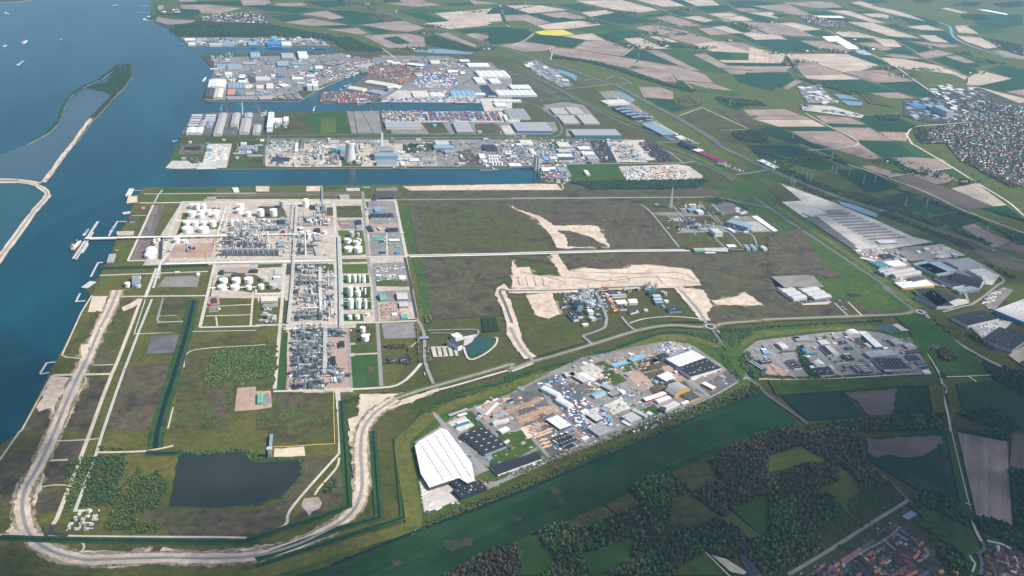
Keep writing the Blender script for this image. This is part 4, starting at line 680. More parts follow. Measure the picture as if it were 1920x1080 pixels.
# ================================================================== BUILDINGS
def profile(style,span):
    """cross-section (t, z) of a roof over 0..span"""
    k_=style[0];n=int(''.join(ch for ch in style if ch.isdigit())or 1)
    if k_=='f':return[(0,0),(span,0)]
    out=[];s=span/n
    for i in range(n):
        if k_=='g':r=min(0.11*s,6.0);out+=[(i*s,0),(i*s+s/2,r)]
        elif k_=='r':r=min(0.42*s,5.0);out+=[(i*s,0),(i*s+s/2,r)]
        elif k_=='s':r=min(0.22*s,3.5);out+=[(i*s,0),(i*s+s*0.86,r)]
        elif k_=='a':r=0.2*s;out+=[(i*s+s*j/6,r*math.sin(math.pi*j/6)**0.8)for j in range(6)]
        elif k_=='m':r=span*0.10;out+=[(0,0),(span*0.999,r)]
    out.append((span,0 if k_!='m' else span*0.1));return out
def prof_z(pr,t):
    for(a,za),(b,zb)in zip(pr,pr[1:]):
        if a<=t<=b:return za+(zb-za)*(t-a)/max(b-a,1e-6)
    return 0.0
SK={}
def boxmesh(key,mt,lx,ly,lz):
    kk=(key,mt,round(lx,1),round(ly,1),round(lz,1))
    if kk not in SK:SK[kk]=MB().box(-lx/2,lx/2,-ly/2,ly/2,0,lz).mesh(key,mt)
    return SK[kk]
def shell(root,w,d,h,style,roof,wall,sk=None,units=0,doors=0,dmat='dark',front=-1,seam=False,eave=0.5):
    yax='y' in style
    L,span=(d,w)if yax else(w,d)
    pr=profile(style,span)
    def mp(l,t,z):return(t-span/2,l-L/2,z)if yax else(l-L/2,t-span/2,z)
    n=len(pr);vs_=[mp(0,t,h+z)for t,z in pr]+[mp(L,t,h+z)for t,z in pr]+[mp(0,0,0),mp(0,span,0),mp(L,0,0),mp(L,span,0)]
    a,b,c,e=2*n,2*n+1,2*n+2,2*n+3
    fs=[tuple(list(range(n))+[b,a]),tuple(list(range(2*n-1,n-1,-1))+[c,e]),(a,c,n,0),(b,n-1,2*n-1,e)]
    if yax:fs=[f[::-1]for f in fs]
    ob('wall',mesh('wall',vs_,[f[::-1]for f in fs],wall),root)
    o_=eave;th=0.55
    top=[mp(-o_,t if 0<i<n-1 else(t-o_ if i==0 else t+o_),h+z+th)for i,(t,z)in enumerate(pr)]+[mp(L+o_,t if 0<i<n-1 else(t-o_ if i==0 else t+o_),h+z+th)for i,(t,z)in enumerate(pr)]
    bot=[(x,y,z-th+0.02)for x,y,z in top]
    fs=[(i,i+1,n+i+1,n+i)for i in range(n-1)];N2=2*n
    fb=[tuple(N2+q for q in f[::-1])for f in fs]
    ed=[tuple(list(range(n))+[N2+q for q in range(n-1,-1,-1)]),tuple([n+q for q in range(n-1,-1,-1)]+[N2+n+q for q in range(n)]),(0,n,N2+n,N2),(n-1,N2+n-1,N2+2*n-1,2*n-1)]
    allf=fs+fb+ed
    if not yax:allf=[f[::-1]for f in allf]
    rf=ob('roof',mesh('roof',top+bot,[f[::-1]for f in allf],roof),root)
    def on_roof(x,y):
        t=(x+span/2)if yax else(y+span/2)
        return h+prof_z(pr,t)+th
    if sk:
        nx,ny,lx,ly=sk[:4];mt=sk[4]if len(sk)>4 else 'white'
        for i in range(nx):
            for j in range(ny):
                x=w*((i+0.5)/nx-0.5);y=d*((j+0.5)/ny-0.5)
                if style[0]!='f' and not yax:y+=span/(2*int(''.join(ch for ch in style if ch.isdigit())or 1))*0.5 if ny==1 else 0
                ob('skylight',boxmesh('skylight',mt,lx,ly,0.5),rf,(x,y,on_roof(x,y)-0.05))
    for i in range(units):
        x,y=w*RND.uniform(-0.42,0.42),d*RND.uniform(-0.42,0.42)
        ob('rooftop_unit',boxmesh('rooftop_unit',RND.choice(['pale','mid','grey']),RND.choice([2.5,4,6]),RND.choice([2.5,4]),1.6),rf,(x,y,on_roof(x,y)-0.1))
    for i in range(doors):
        x=w*((i+0.5)/doors-0.5)
        ob('door',boxmesh('door',dmat,min(4.5,w/doors*0.6),0.3,min(5.0,h*0.7)),root,(x,front*(d/2+0.02),0.0))
    return rf
BLD=[]
NOUN=[(w_,n_,c_)for w_,n_,c_ in(('office','office_building','office'),('tent','tent_hall','tent'),('canopy','canopy_roof','canopy'),('hall','industrial_hall','hall'),('shed','storage_shed','shed'),('workshop','workshop','workshop'),('hut','hut','hut'),('cabin','cabin','cabin'),('store','storehouse','store'),('house','works_house','works building'),('works','works_building','works building'))]
def place_rect(s,z):
    P_=Q(s)
    if len(P_)==2:
        (x0,yf),(x1,yb)=P_
        a,b=G(x0,yf,z),G(x1,yf,z);tt=(yb-yf)/(-330-yf);c=G(x1+(607-x1)*tt,yb,z)
    else:a,b,c=(G(x,y,z)for x,y in P_[:3])
    a,b,c=a[:2],b[:2],c[:2]
    w=np.linalg.norm(b-a);u=(b-a)/w;n=np.array([-u[1],u[0]]);d=float((c-b)@n);d=math.copysign((abs(d)+np.linalg.norm(c-b))/2,d)
    ctr=a+u*w/2+n*d/2
    return ctr,math.atan2(u[1],u[0]),w,abs(d),(-1 if d>0 else 1)
def B(desc,s,h=9,style='f',roof='grey',wall='pale',name='warehouse',cat='warehouse',sk=None,units=None,doors=0,dmat='dark',group=None,base=0.0):
    ctr,a,w,d,fr=place_rect(s,LAND+base+h)
    if name=='warehouse':
        for kx,nm,ct in NOUN:
            if kx in desc:name,cat=nm,ct;break
    root=empty(name,(ctr[0],ctr[1],LAND+base),a)
    if units is None:units=min(6,int(w*d/1400))if style[0]=='f' else 0
    shell(root,w,d,h,style,roof,wall,sk,units,doors,dmat,fr)
    BLD.append((ctr,max(w,d)/2))
    return thing(root,desc,cat,group)
def BL(txt,**kw):
    """one building a line:  description; corners; height; roof style; roof; wall; options"""
    for ln in txt.strip().splitlines():
        f=[q.strip()for q in ln.split(';')]
        opt=dict(kw)
        for e in f[6:]:
            if not e:continue
            kx,vx=e.split('=')
            opt[kx]=(tuple(float(q)if '.' in q else(int(q)if q.isdigit()else q)for q in vx.split(','))if kx=='sk' else int(vx)if vx.isdigit()else vx)
        B(f[0],f[1],float(f[2]),f[3],f[4],f[5],**opt)
# ---- the far pier and bulk terminals
T(0,0);WH('on the far pier by the wood')
BL("""white shed; 1385,303 1465,286; 9; g; white; pale
white loading shed; 1412,336 1462,318; 9; f; white; white
long white shed; 1570,338 1668,322; 10; f; pale; white
blue-grey shed; 1672,338 1760,312; 10; f; steel; pale
blue warehouse; 1865,338 1925,312; 12; g; lblue; blue
grey office block; 1480,300 1540,288; 9; f; grey; pale
long grey shed; 1700,296 1920,287; 7; f; mid; grey""")
T(1,0)
BL("""blue silo house; 85,335 190,308; 16; f; blue; blue
white hall; 195,338 268,312; 11; g; white; white
slender blue tower; 118,290 144,272; 34; f; lblue; steel; name=silo_tower; cat=tower
grey shed; 270,325 330,306; 8; g; mid; grey
white tent hall; 188,297 214,288; 7; g; white; white
white hut; 306,285 338,276; 6; f; white; white
low brown shed; 340,318 400,306; 7; f; brown; grey""")
V(340,90,8);WH('on the bulk terminal pier')
BL("""white gas-plant frame; 1040,150 1186,60; 12; f; steel; teal; name=filter_plant; cat=plant; sk=3,1,8.0,40.0
grey hall; 530,285 660,240; 10; f; steel; white
wide hall with grey roof; 690,290 905,240; 12; g3; steel; white; doors=6
long grey shed; 920,240 1130,206; 8; g2; grey; mid
blue-fronted hall; 1440,265 1605,195; 12; f; grey; blue
white and blue hall; 1510,150 1695,75; 12; f; warm; lblue; doors=5
white hall with dark doors; 1765,150 1905,50; 16; g; white; white; doors=4
low teal shed; 1650,250 1890,215; 7; f; steel; teal
huge white bulk hall; 395,585 655,475; 20; gy; white; white; doors=1;
ribbed blue-grey shed; 690,600 960,525; 10; g5y; steel; mid
cream hall; 962,600 1065,545; 9; g; cream; cream
white ribbed hall; 848,520 1015,462; 10; g3y; white; pale
dark tower block; 870,450 955,400; 24; f; white; dgreen; name=process_tower; cat=tower
steel process tower; 1020,470 1100,425; 26; f; dark; steel_dark; name=process_tower; cat=tower
pale greenhouse hall; 1115,490 1335,430; 9; g4; pale; grey
cream flat hall; 1125,605 1230,555; 9; f; cream; cream
cream ribbed hall; 1275,605 1380,530; 10; g2; cream; pale
white diamond-shaped roof hall; 1440,545 1525,580 1625,560; 9; f; white; grey
dark coal shed; 345,735 475,605; 14; gy; dark; brown
pale open-fronted shed; 480,745 610,610; 12; gy; cream; pale
pink-roofed shed; 690,700 800,615; 9; g2; salmon; brick
small teal shed; 820,710 890,650; 9; f; teal; teal
grey flat shed; 960,710 1090,660; 8; f; grey; mid
long grey quay shed; 690,765 1090,725; 9; g; mid; grey
pale brick store; 1170,770 1365,725; 9; f; warm; brick
white silo house; 1350,430 1410,395; 9; f; white; white
blue tank house; 1420,430 1540,400; 9; f; teal; blue
white office; 650,400 760,360; 8; f; white; white
white shed; 1660,470 1830,435; 7; g; white; pale""")
for i in range(4):
    for j in range(5):
        x=1230+i*135+j*22;y=640+j*22+i*6
        BL(f"narrow slatted drying shed; {x},{y+10} {x+105},{y+26} {x+112},{y+18}; 4; g; {RND.choice(['mid','pale','grey'])}; grey; name=drying_shed; cat=shed; group=drying sheds in rows")
WH('beside the short basin');V(560,90,8)
BL("""tall white silo house; 128,570 200,520; 30; f; white; white; name=silo_tower; cat=silo
broad white silo house; 215,575 282,530; 27; f; white; white; name=silo_tower; cat=silo
teal tower; 205,350 245,300; 22; f; teal; teal; name=process_tower; cat=tower
white works hall; 250,310 365,265; 11; g; white; lblue
long hall with sloped roof; 830,275 900,290 1030,215; 8; f; warm; pale
long cream corrugated hall; 985,515 1390,580 1410,535; 11; g; cream; cream
yellowish barrel hall; 730,610 960,645 980,612; 12; a; cream; cream
flat teal-grey hall; 1010,650 1230,695 1280,650; 9; f; steel; steel
white packing hall; 1400,590 1490,600 1495,560; 10; f; white; white
blue and white works; 1620,245 1860,275 1865,245; 12; g; white; blue
white office; 1330,215 1425,185; 9; f; white; pale
white store; 1400,235 1530,208; 8; f; white; white
white shed; 1565,190 1660,184; 7; f; white; grey
dark shed; 1690,215 1810,190; 8; f; dark; pale
green quay shed; 925,325 1050,310; 9; f; green; green
white gable shed; 170,385 290,370; 7; g; white; white
white twin shed; 115,425 245,405; 7; g2; white; white
white tall packing tower; 1340,600 1410,570; 24; f; white; pale; name=process_tower; cat=tower
grey gable store; 1745,400 1860,372; 8; g; warm; grey
pale store with blue side; 720,325 790,312; 6; f; white; lblue""")
for i in range(6):BL(f"white-ended saw shed; {372+i*32},{262+i*4} {400+i*32},{245+i*4}; 7; g; dark; white; group=saw sheds in a row")
for i in range(5):BL(f"white-ended plank shed; {560+i*30},{275-i*12} {588+i*30},{258-i*12}; 7; g; dark; white; group=saw sheds in a row")
V(780,90,8);WH('in the logistics quarter by the dyke')
BL("""broad white hall with wavy roof; 1110,440 1425,345; 13; g3y; white; white; doors=10
white hall with wavy roof; 960,435 1110,345; 13; g2y; white; white
white hall with stepped side; 920,525 1055,440; 11; g2y; white; white
white hall with blue doors; 1130,525 1280,462; 11; g3y; white; white; doors=3; dmat=blue
long white twin-ridge hall; 795,280 1110,225; 10; g2; white; pale; doors=8
white office with green side; 668,205 815,172; 9; f; white; dgreen
white five-bay hall; 1440,615 1745,555; 11; g5y; white; pale
long white seven-bay hall; 1240,712 1820,635; 12; g7y; white; white; doors=12
blue-roofed five-bay hall; 545,722 910,645; 12; g5y; lblue; white; doors=6
dark solar-roofed hall; 1080,712 1195,560; 10; s6; navy; white
low white shed; 905,705 1050,672; 8; f; white; pale
white quay shed; -30,735 210,655; 10; f; cream; white; doors=5
white quay shed with ridge; 230,730 420,670; 10; g2y; white; white; doors=4
flat brown-roofed shed; 200,655 410,625; 8; f; mid; grey
cream boiler hall; 230,235 370,185; 10; g; cream; warm
dark-fronted depot hall; 480,365 630,340; 8; a; white; dark
small depot hall; 670,390 735,365; 8; a; white; dark
white reefer store; 1170,800 1585,775; 11; f; white; white; doors=8
white reefer store with black doors; 1200,870 1370,820; 11; f; white; white; doors=10
long white rail shed; 1305,1000 1345,1090 1375,1080; 10; g; white; cream""")
T(0,0);WH('on the middle pier')
V(300,200,8)
for i in range(5):BL(f"low grey timber shed; {420+i*14},{285-i*36} {575+i*14},{260-i*36}; 7; g2; {'grey' if i%2 else 'pale'}; mid; group=low timber sheds")
for i in range(3):BL(f"low grey timber shed; {665+i*10},{215-i*36} {820+i*8},{190-i*36}; 7; g2; pale; mid; group=low timber sheds")
BL("""blue-grey shed with open end; 585,298 670,205; 9; gy; grey; pale
dark works shed; 690,298 775,210; 9; gy; steel; pale
white twin-gable tent hall; 388,392 515,310; 12; gy; white; white
white gable tent hall; 520,392 625,310; 12; gy; white; white
longest beige transit shed; 795,410 915,100; 14; gy; warm; cream
beige transit shed; 1055,272 1165,95; 13; gy; warm; cream
beige transit shed with twin ridge; 1185,385 1330,180; 13; gy; warm; cream
rear beige transit shed; 1265,165 1380,95; 12; gy; warm; grey
short beige transit shed; 1385,395 1500,275; 12; gy; warm; cream
tall white starch works; 1600,310 1685,80; 26; f; white; white; name=works_hall
white sack store; 1690,240 1830,170; 12; f; white; white
white process house; 1850,220 1925,150; 20; f; white; pale
low white office; 1600,370 1680,330; 8; f; white; pale
grey silica works; 1225,640 1450,580; 12; f; steel; pale; name=works_hall
white silo block; 1210,555 1295,535; 12; f; white; white
steel works block; 1455,590 1545,565; 14; f; steel; teal; name=works_hall
grey works annex; 1295,700 1370,660; 10; f; pale; grey
low grey store; 1095,710 1290,690; 5; f; grey; mid
low store with pale roof; 1370,740 1535,720; 6; f; grey; pale""")
T(1,0);WH('behind the inner basin')
BL("""three-bay grey distribution hall; 975,955 1243,912; 13; f; grey; white; doors=14; dmat=salmon
blue-walled grey hall; 1508,990 1632,915; 13; f; grey; steel; doors=4""")
V(480,250,8);WH('beside the cooling tower')
BL("""white furnace hall; 245,420 500,360; 12; f; navy; white; name=works_hall
white furnace annex; 330,450 410,400; 14; f; dark; white; name=works_hall
white works wing; 420,455 500,420; 9; f; pale; white
tall white works tower; 345,330 405,285; 22; f; mid; pale; name=process_tower; cat=tower
white conveyor house; 580,270 625,140; 9; g; white; white
teal turbine house; 1130,260 1195,225; 20; f; teal; teal; name=turbine_hall
bright teal turbine house; 1200,240 1265,180; 24; f; lblue; lblue; name=turbine_hall
grey boiler house; 1262,260 1340,195; 26; f; steel; pale; name=turbine_hall
pale store behind the tower; 1565,230 1620,150; 8; f; pale; warm
long flat ash store; 1085,150 1250,100; 6; f; warm; pale
flat ash store; 1040,225 1200,175; 6; f; pale; pale
grey switch house; 870,205 925,160; 7; f; mid; grey
blue cooler block; 1500,280 1530,190; 8; f; steel; lblue
grey pump house; 690,470 800,455; 6; f; steel; navy
white coke store; 570,485 600,440; 7; f; pale; white
brown ore shed; 640,225 715,100; 6; gy; brown; grey""")
for x,y,r,h in((880,375,4.5,20),(930,390,6.5,26),(960,380,6.5,30),(1000,385,6.5,28),(1020,300,5,24),(235,370,5,24),(950,260,6,22)):
    c=G(480+x/8,250+y/8);rt=MB().lathe(0,0,[(r,0),(r,h),(r*0.3,h+2.2),(0.05,h+2.4)],14).ob('silo','steel_pale',None,(c[0],c[1],LAND),smooth=False);thing(rt,'slim blue-white filter silo','silo')
V(700,200,8);WH('between cooling tower and coal yard')
BL("""waste-fired boiler house with red end; 5,690 95,640; 30; f; mid; pale; name=boiler_house; cat=power plant
long boiler hall; 20,745 375,690; 24; f; steel; lblue; name=boiler_house; cat=power plant
white bunker hall with dark roof; 50,845 355,795; 18; f; mid; white; name=bunker_hall; cat=power plant
pale roof deck block; 95,665 305,610; 26; f; mid; grey; name=boiler_house; cat=power plant
flat brown store; 0,600 240,500; 6; f; warm; grey
grey solar pad shed; 485,690 620,640; 4; f; navy; mid
open grey sorting hall; 915,625 1205,575; 12; g; steel; steel
grey sorting annex; 1080,690 1225,645; 12; f; steel; grey
flat sorting house; 940,570 1140,510; 8; f; pale; steel
dark walled pit; 975,695 1030,650; 6; f; black; pale
black roofed basin hall; 1665,660 1870,575; 8; s4; navy; teal
white cream store; 1600,770 1685,705; 9; g; white; white
small white office; 1655,830 1715,795; 8; f; white; white
white pump house; 1690,895 1735,870; 6; f; white; pale
white conveyor shed; 545,815 690,775; 6; f; white; mid
white fuel shed; 415,880 470,815; 8; f; white; pale""")
T(2,0);WH('along the inner dock road')
V(920,200,8)
BL("""grey hall with blue walls and red dock row; 400,365 935,235; 14; f; grey; blue; doors=12; dmat=maroon; sk=9,1,1.5,10.0
long grey hall with bright blue walls; 1262,430 1960,338; 14; f; grey; blue; sk=9,1,3.0,10.0
white fronted dark roof hall; 290,170 600,30; 13; f; mid; white; doors=8; sk=4,1,2.0,8.0
pale two-step hall; 240,120 360,50; 11; f; grey; white
pale flat hall; 1100,250 1335,130; 10; f; warm; pale; doors=6
wide flat hall with pale roof; 1405,255 1640,120; 10; f; warm; pale; doors=6
flat hall with cream roof; 960,110 1180,20; 10; f; warm; pale
flat rear hall with cream roof; 1210,110 1410,10; 10; f; warm; pale
brown gravel-roofed hall; 470,570 645,500; 9; f; cream; white
white store; 390,575 470,550; 8; f; white; white
cream narrow hall; 620,720 690,630; 9; gy; cream; cream
white hall with ridge; 1030,600 1205,535; 11; f; cream; pale
grey hall with flat roof; 1025,680 1205,640; 11; f; pale; grey
white ribbed hall; 1005,755 1235,712; 11; g5y; white; steel
black and white hall; 1040,800 1270,765; 10; f; dark; white
cream store; 900,785 1010,740; 8; f; cream; pale
small blue works; 810,800 885,750; 9; f; lblue; blue
white service hall; 1330,640 1510,595; 9; f; white; grey
white service hall with step; 1390,720 1565,675; 9; f; white; pale
low grey works; 1470,790 1630,735; 9; f; grey; pale
white hall with blue end; 775,965 885,910; 11; g; white; blue
white hall with ridge light; 880,940 980,905; 10; g; white; blue
blue yard office; 1030,975 1160,915; 7; f; steel; teal
white hay shed; 1390,955 1440,1020 1475,1005; 9; g; white; white
long white tank-top row; 285,890 465,845; 7; f; white; pale
grey works hall; 200,590 290,555; 9; f; mid; steel
red-roofed workshop; 170,640 240,615; 8; f; salmon; pale
white workshop; 230,715 320,690; 8; f; white; pale
pale workshop; 300,760 400,730; 8; g; pale; pale
grey concrete plant shed; 530,760 640,700; 5; f; mid; grey""")
V(1140,170,8);WH('between ring road and motorway')
BL("""cream twin-roof hall; 0,205 330,185 215,130; 11; f; cream; white
dark-roofed office; 40,100 140,115 155,95; 8; f; steel; white
blue-grey ribbed hall; 515,510 830,670 990,640; 11; g6; steel; teal
cream flat hall; 740,515 960,640 1000,625; 10; f; warm; pale
white office; 965,650 1030,660 1035,640; 9; f; white; white
white gable depot; 1010,690 1070,720 1120,690; 9; g; white; white
long navy tent hall; 1050,780 1230,865 1310,845; 10; a; navy; navy
white office by the red strip; 1265,885 1340,915 1420,890; 8; f; white; red
teal office; 570,440 680,440 680,405; 8; f; grey; teal""")
for i in range(9):BL(f"blue sawtooth bay; {60+i*40},{245+i*20} {90+i*40},{268+i*20} {250+i*38},{232+i*17}; 10; g; {'steel' if i%2 else 'navy'}; navy; name=works_bay; group=sawtooth roof bays of the blue works")
V(960,0,4)
for i,(x,y)in enumerate(((110,500),(150,520),(190,545),(240,512),(275,535),(310,548),(330,575),(240,580),(330,615),(380,605),(300,560),(205,565),(130,485),(390,640))):
    BL(f"small {['white','blue-grey','grey'][i%3]} workshop; {x},{y} {x+RND.randint(28,50)},{y-RND.randint(9,16)}; 7; f; {['white','steel','grey'][i%3]}; pale",name='workshop')
def FILLB(place,s,n,kinds,size=(14,46),ang=0.0,hr=(6,11)):
    """further single sheds between the ones surveyed one by one"""
    poly=JG(s);P_=np.array([p[:2]for p in poly]);g=NP.uniform(P_.min(0),P_.max(0),(n*40,2));g=g[inside_poly(g,poly)];WH(place);k_=0
    for p in g:
        w,d=RND.uniform(*size),RND.uniform(size[0],size[1]*.7)
        if k_>=n or any((p[0]-c[0])**2+(p[1]-c[1])**2<(r*.8+max(w,d)*.55)**2 for c,r in BLD):continue
        k_+=1;ds,roof,wall=RND.choice(kinds);root=empty('yard_shed',(p[0],p[1],LAND),ang+RND.choice((0,1.5708)))
        shell(root,w,d,RND.uniform(*hr),RND.choice(['f','f','g','g2','a']),roof,wall);BLD.append((p,max(w,d)/2));thing(root,ds,'shed')
def inside_poly(pts,poly):
    x,y=pts[:,0],pts[:,1];res=np.zeros(len(pts),bool)
    for(x0,y0),(x1,y1)in zip([q[:2]for q in poly],[q[:2]for q in poly[1:]+poly[:1]]):res^=((y0>y)!=(y1>y))&(x<(x1-x0)*(y-y0)/((y1-y0)or 1e-9)+x0)
    return res
KND=[('small white shed','white','pale'),('small grey shed','grey','mid'),('small blue shed','steel','lblue'),('small brown shed','brown','warm'),('small pale shed','pale','white')]
FILLB('on the bulk terminal pier',"p 402,114 640,102 690,112 600,150 560,172 480,186 385,186",26,KND);FILLB('in the scrap and depot quarter',"10 870,470 1260,480 1500,450 1620,540 1450,650 1200,650 1060,640 900,540",22,KND)
FILLB('beside the cooling tower',"11 80,0 640,0 640,160 90,160",12,KND,(10,30));FILLB('in the dock works quarter',"p 922,262 1180,262 1230,300 1010,312 940,310",30,KND,(10,34));FILLB('on the middle pier',"p 345,262 500,262 500,300 400,310 330,305",8,KND,(10,30));FILLB('on the far pier by the wood',"p 350,73 600,74 612,85 356,85",14,KND,(14,40));FILLB('on the middle pier works ground',"p 505,263 960,262 1000,311 505,312",26,KND,(12,36));FILLB('among the logistics halls',"p 735,213 935,212 960,250 740,250",10,KND,(14,40));FILLB('at the inner basin',"p 700,106 840,108 930,150 900,186 720,186",14,KND,(14,44))
# ---- near business park
V(770,740,8);WH('in the near business park')
BL("""dark hall with white skylights; 1115,890 1445,765 1160,450; 11; g5; black; steel; sk=3,5,7.0,2.2
dark annex of the skylit hall; 800,690 870,660 830,595; 8; f; black; mid; sk=1,3,3.5,1.4
solar-roofed office; 690,490 895,425 860,395; 8; f; teal; white
white office wing; 720,450 890,400 870,365; 7; f; white; white
long grey canopy; 590,325 870,225 860,195; 6; f; grey; dark
white canopy; 720,330 850,290 835,265; 6; f; white; dark
pale green arched shed; 1240,330 1400,300 1370,275; 9; a; steel; pale
white arched hall; 1245,440 1480,385 1450,350; 10; a; pale; white
white gable hall; 1370,575 1490,520 1440,470; 9; g; white; pale
small blue-roofed office; 1480,115 1545,90 1510,60; 7; g; navy; white
white depot shed; 1290,115 1110,300 1150,300; 5; f; white; pale""")
V(480,810,4)
BL("""black-roofed factory front; 1535,495 1735,420 1680,360; 11; f; black; navy; sk=4,2,2.5,1.8
black-roofed factory link; 1510,420 1560,400 1500,340; 11; f; black; dark; sk=1,3,2.5,1.8
grey silo shed; 1590,310 1635,295 1610,255; 8; f; mid; grey
small gate house; 1290,620 1310,600 1290,580; 4; f; dark; white""")
V(1000,640,8)
BL("""white arched tent hall; 350,830 425,790 245,645; 11; ay; white; white
white arched tent hall with open end; 520,995 610,955 440,830; 11; ay; white; white
grey L-shaped hall; 750,615 835,580 665,430; 10; f; pale; mid; units=4
grey hall wing; 500,530 645,510 640,450; 10; f; pale; mid
low white flank of the grey hall; 880,600 940,575 790,440; 6; f; white; pale
black-roofed office; 1035,620 1140,590 1100,540; 9; f; black; white; sk=2,2,6.0,2.0
grey office with skylights; 1155,735 1220,700 1110,615; 10; f; grey; steel; sk=2,3,2.0,2.0
blue-roofed workshop; 930,840 1095,775 1060,720; 9; g; lblue; cream
green sawtooth sheds; 1190,825 1300,780 1260,735; 8; g5y; mid; dgreen
white tent store; 1340,785 1390,760 1330,705; 8; g; white; white
blue flat canopy; 1215,385 1430,320 1380,275; 8; f; lblue; mid
larger blue flat canopy; 1495,305 1690,235 1640,190; 8; f; lblue; mid
dark tarred shed; 1790,320 1885,290 1840,255; 7; f; dark; dark
long white tent hall with red stripe; 1690,895 1930,820 1925,770; 9; g; white; red
white tent hall; 1880,920 1960,890 1930,850; 9; g; white; white
small grey shed; 870,815 930,850 1000,800; 7; g; cream; cream""")
V(1000,740,8)
BL("""white three-bay timber hall; 400,520 570,455 400,295; 10; f; white; dark; sk=1,2,1.0,40.0,grey
teal-black skylit hall; 440,765 655,680 530,560; 9; f; black; steel; sk=5,2,1.6,6.0
black office of the skylit hall; 545,800 630,765 600,725; 10; f; black; mid
white timber store; 290,690 380,740 350,670; 7; g; white; pale
grey hall with long side doors; 945,400 1060,355 890,255; 10; f; pale; dark; units=3
grey skylit hall; 985,620 1190,540 1040,420; 10; f; grey; mid; sk=4,3,2.5,2.0
low grey office; 1190,545 1245,520 1200,455; 8; f; mid; mid
white plant hall; 1470,420 1630,350 1480,260; 11; f; pale; mid; sk=2,3,4.0,1.2
white plant annex; 1425,465 1475,440 1385,370; 7; f; white; pale
pale block of offices; 1680,335 1725,310 1600,170; 8; f; pale; white
pale corner office; 1750,305 1795,280 1740,245; 8; f; white; pale""")
V(1200,640,8)
BL("""white-roofed half of the great hall; 595,385 980,245 820,125; 14; g6y; white; steel
black-roofed half of the great hall; 765,530 1215,400 1000,250; 14; f; black; white; sk=6,2,5.0,1.6
dark glass office; 320,250 440,215 400,165; 9; f; navy; teal
dark sheds with lights; 215,320 290,295 240,260; 7; f; dark; white
white ribbed hall; 395,600 530,545 440,450; 10; g6y; white; cream
black front of the ribbed hall; 430,640 540,600 500,550; 10; f; black; white; sk=2,1,1.5,6.0
big grey arched hall; 520,820 760,715 650,620; 11; ay; grey; ochre
dark roofed yellow hall; 760,885 900,835 800,735; 10; f; dark; ochre
yellow-walled office; 1085,715 1140,690 1010,595; 10; f; white; ochre; sk=1,7,1.5,1.5
long white tent with orange side; 110,890 400,790 370,745; 9; g; white; red
white tent hall; 280,920 470,850 430,805; 9; g; white; pale
old corrugated hall; 385,1055 605,945 510,890; 9; g2; pale; grey
small white gable office; 645,945 740,905 700,885; 6; g2; white; white
dark oval tank shed; 300,1040 385,1050 370,990; 9; a; navy; navy""")
def PB(desc,s,h,roof,wall,seams=None,name='factory',cat='factory'):
    P_=[g[:2]for g in GP(s,LAND+h)];c=sum(P_)/len(P_);n=len(P_);P_=[p-c for p in P_]
    if sum(P_[i][0]*P_[(i+1)%n][1]-P_[(i+1)%n][0]*P_[i][1]for i in range(n))<0:P_.reverse()
    root=empty(name,(c[0],c[1],LAND))
    ob('wall',mesh('wall',[(*p,0)for p in P_]+[(*p,h)for p in P_],[(i,(i+1)%n,n+(i+1)%n,n+i)for i in range(n)],wall),root)
    rf=ob('roof',mesh('roof',[(*(p*1.004),h-0.3)for p in P_]+[(*(p*1.004),h+0.6)for p in P_],[tuple(range(n,2*n)),tuple(range(n-1,-1,-1))]+[(i,(i+1)%n,n+(i+1)%n,n+i)for i in range(n)],roof),root)
    for sm in seams or():
        a,b=(g[:2]-c for g in GP(sm,LAND+h));d=b-a;L=np.linalg.norm(d)
        ob('roof_seam',boxmesh('roof_seam','mid',L,1.3,0.5),rf,((a+b)[0]/2,(a+b)[1]/2,h+0.55),math.atan2(d[1],d[0]))
        for q in range(1,10):
            w_=a+d*q/10;ob('skylight',boxmesh('skylight','grey',2.4,2.4,0.7),rf,(w_[0]+6,w_[1]+3,h+0.55))
    return thing(root,desc,cat)
V(0,0,1);WH('at the near corner of the business park')
PB('huge white-roofed factory',"778,836 787,827 795,822 813,812 826,803 838,806 884,868 890,901 876,906 860,896 805,914 789,888",13,'white','dark',["787,830 832,902","800,824 850,897","814,814 868,899","824,805 884,897"])
BLD.append((G(835,860)[:2],70))
WH('by the meadow in the near business park');PB('long dark flat-roofed hall',"933,890 1016,860 1007,848 919,873",10,'black','white',name='industrial_hall',cat='hall')
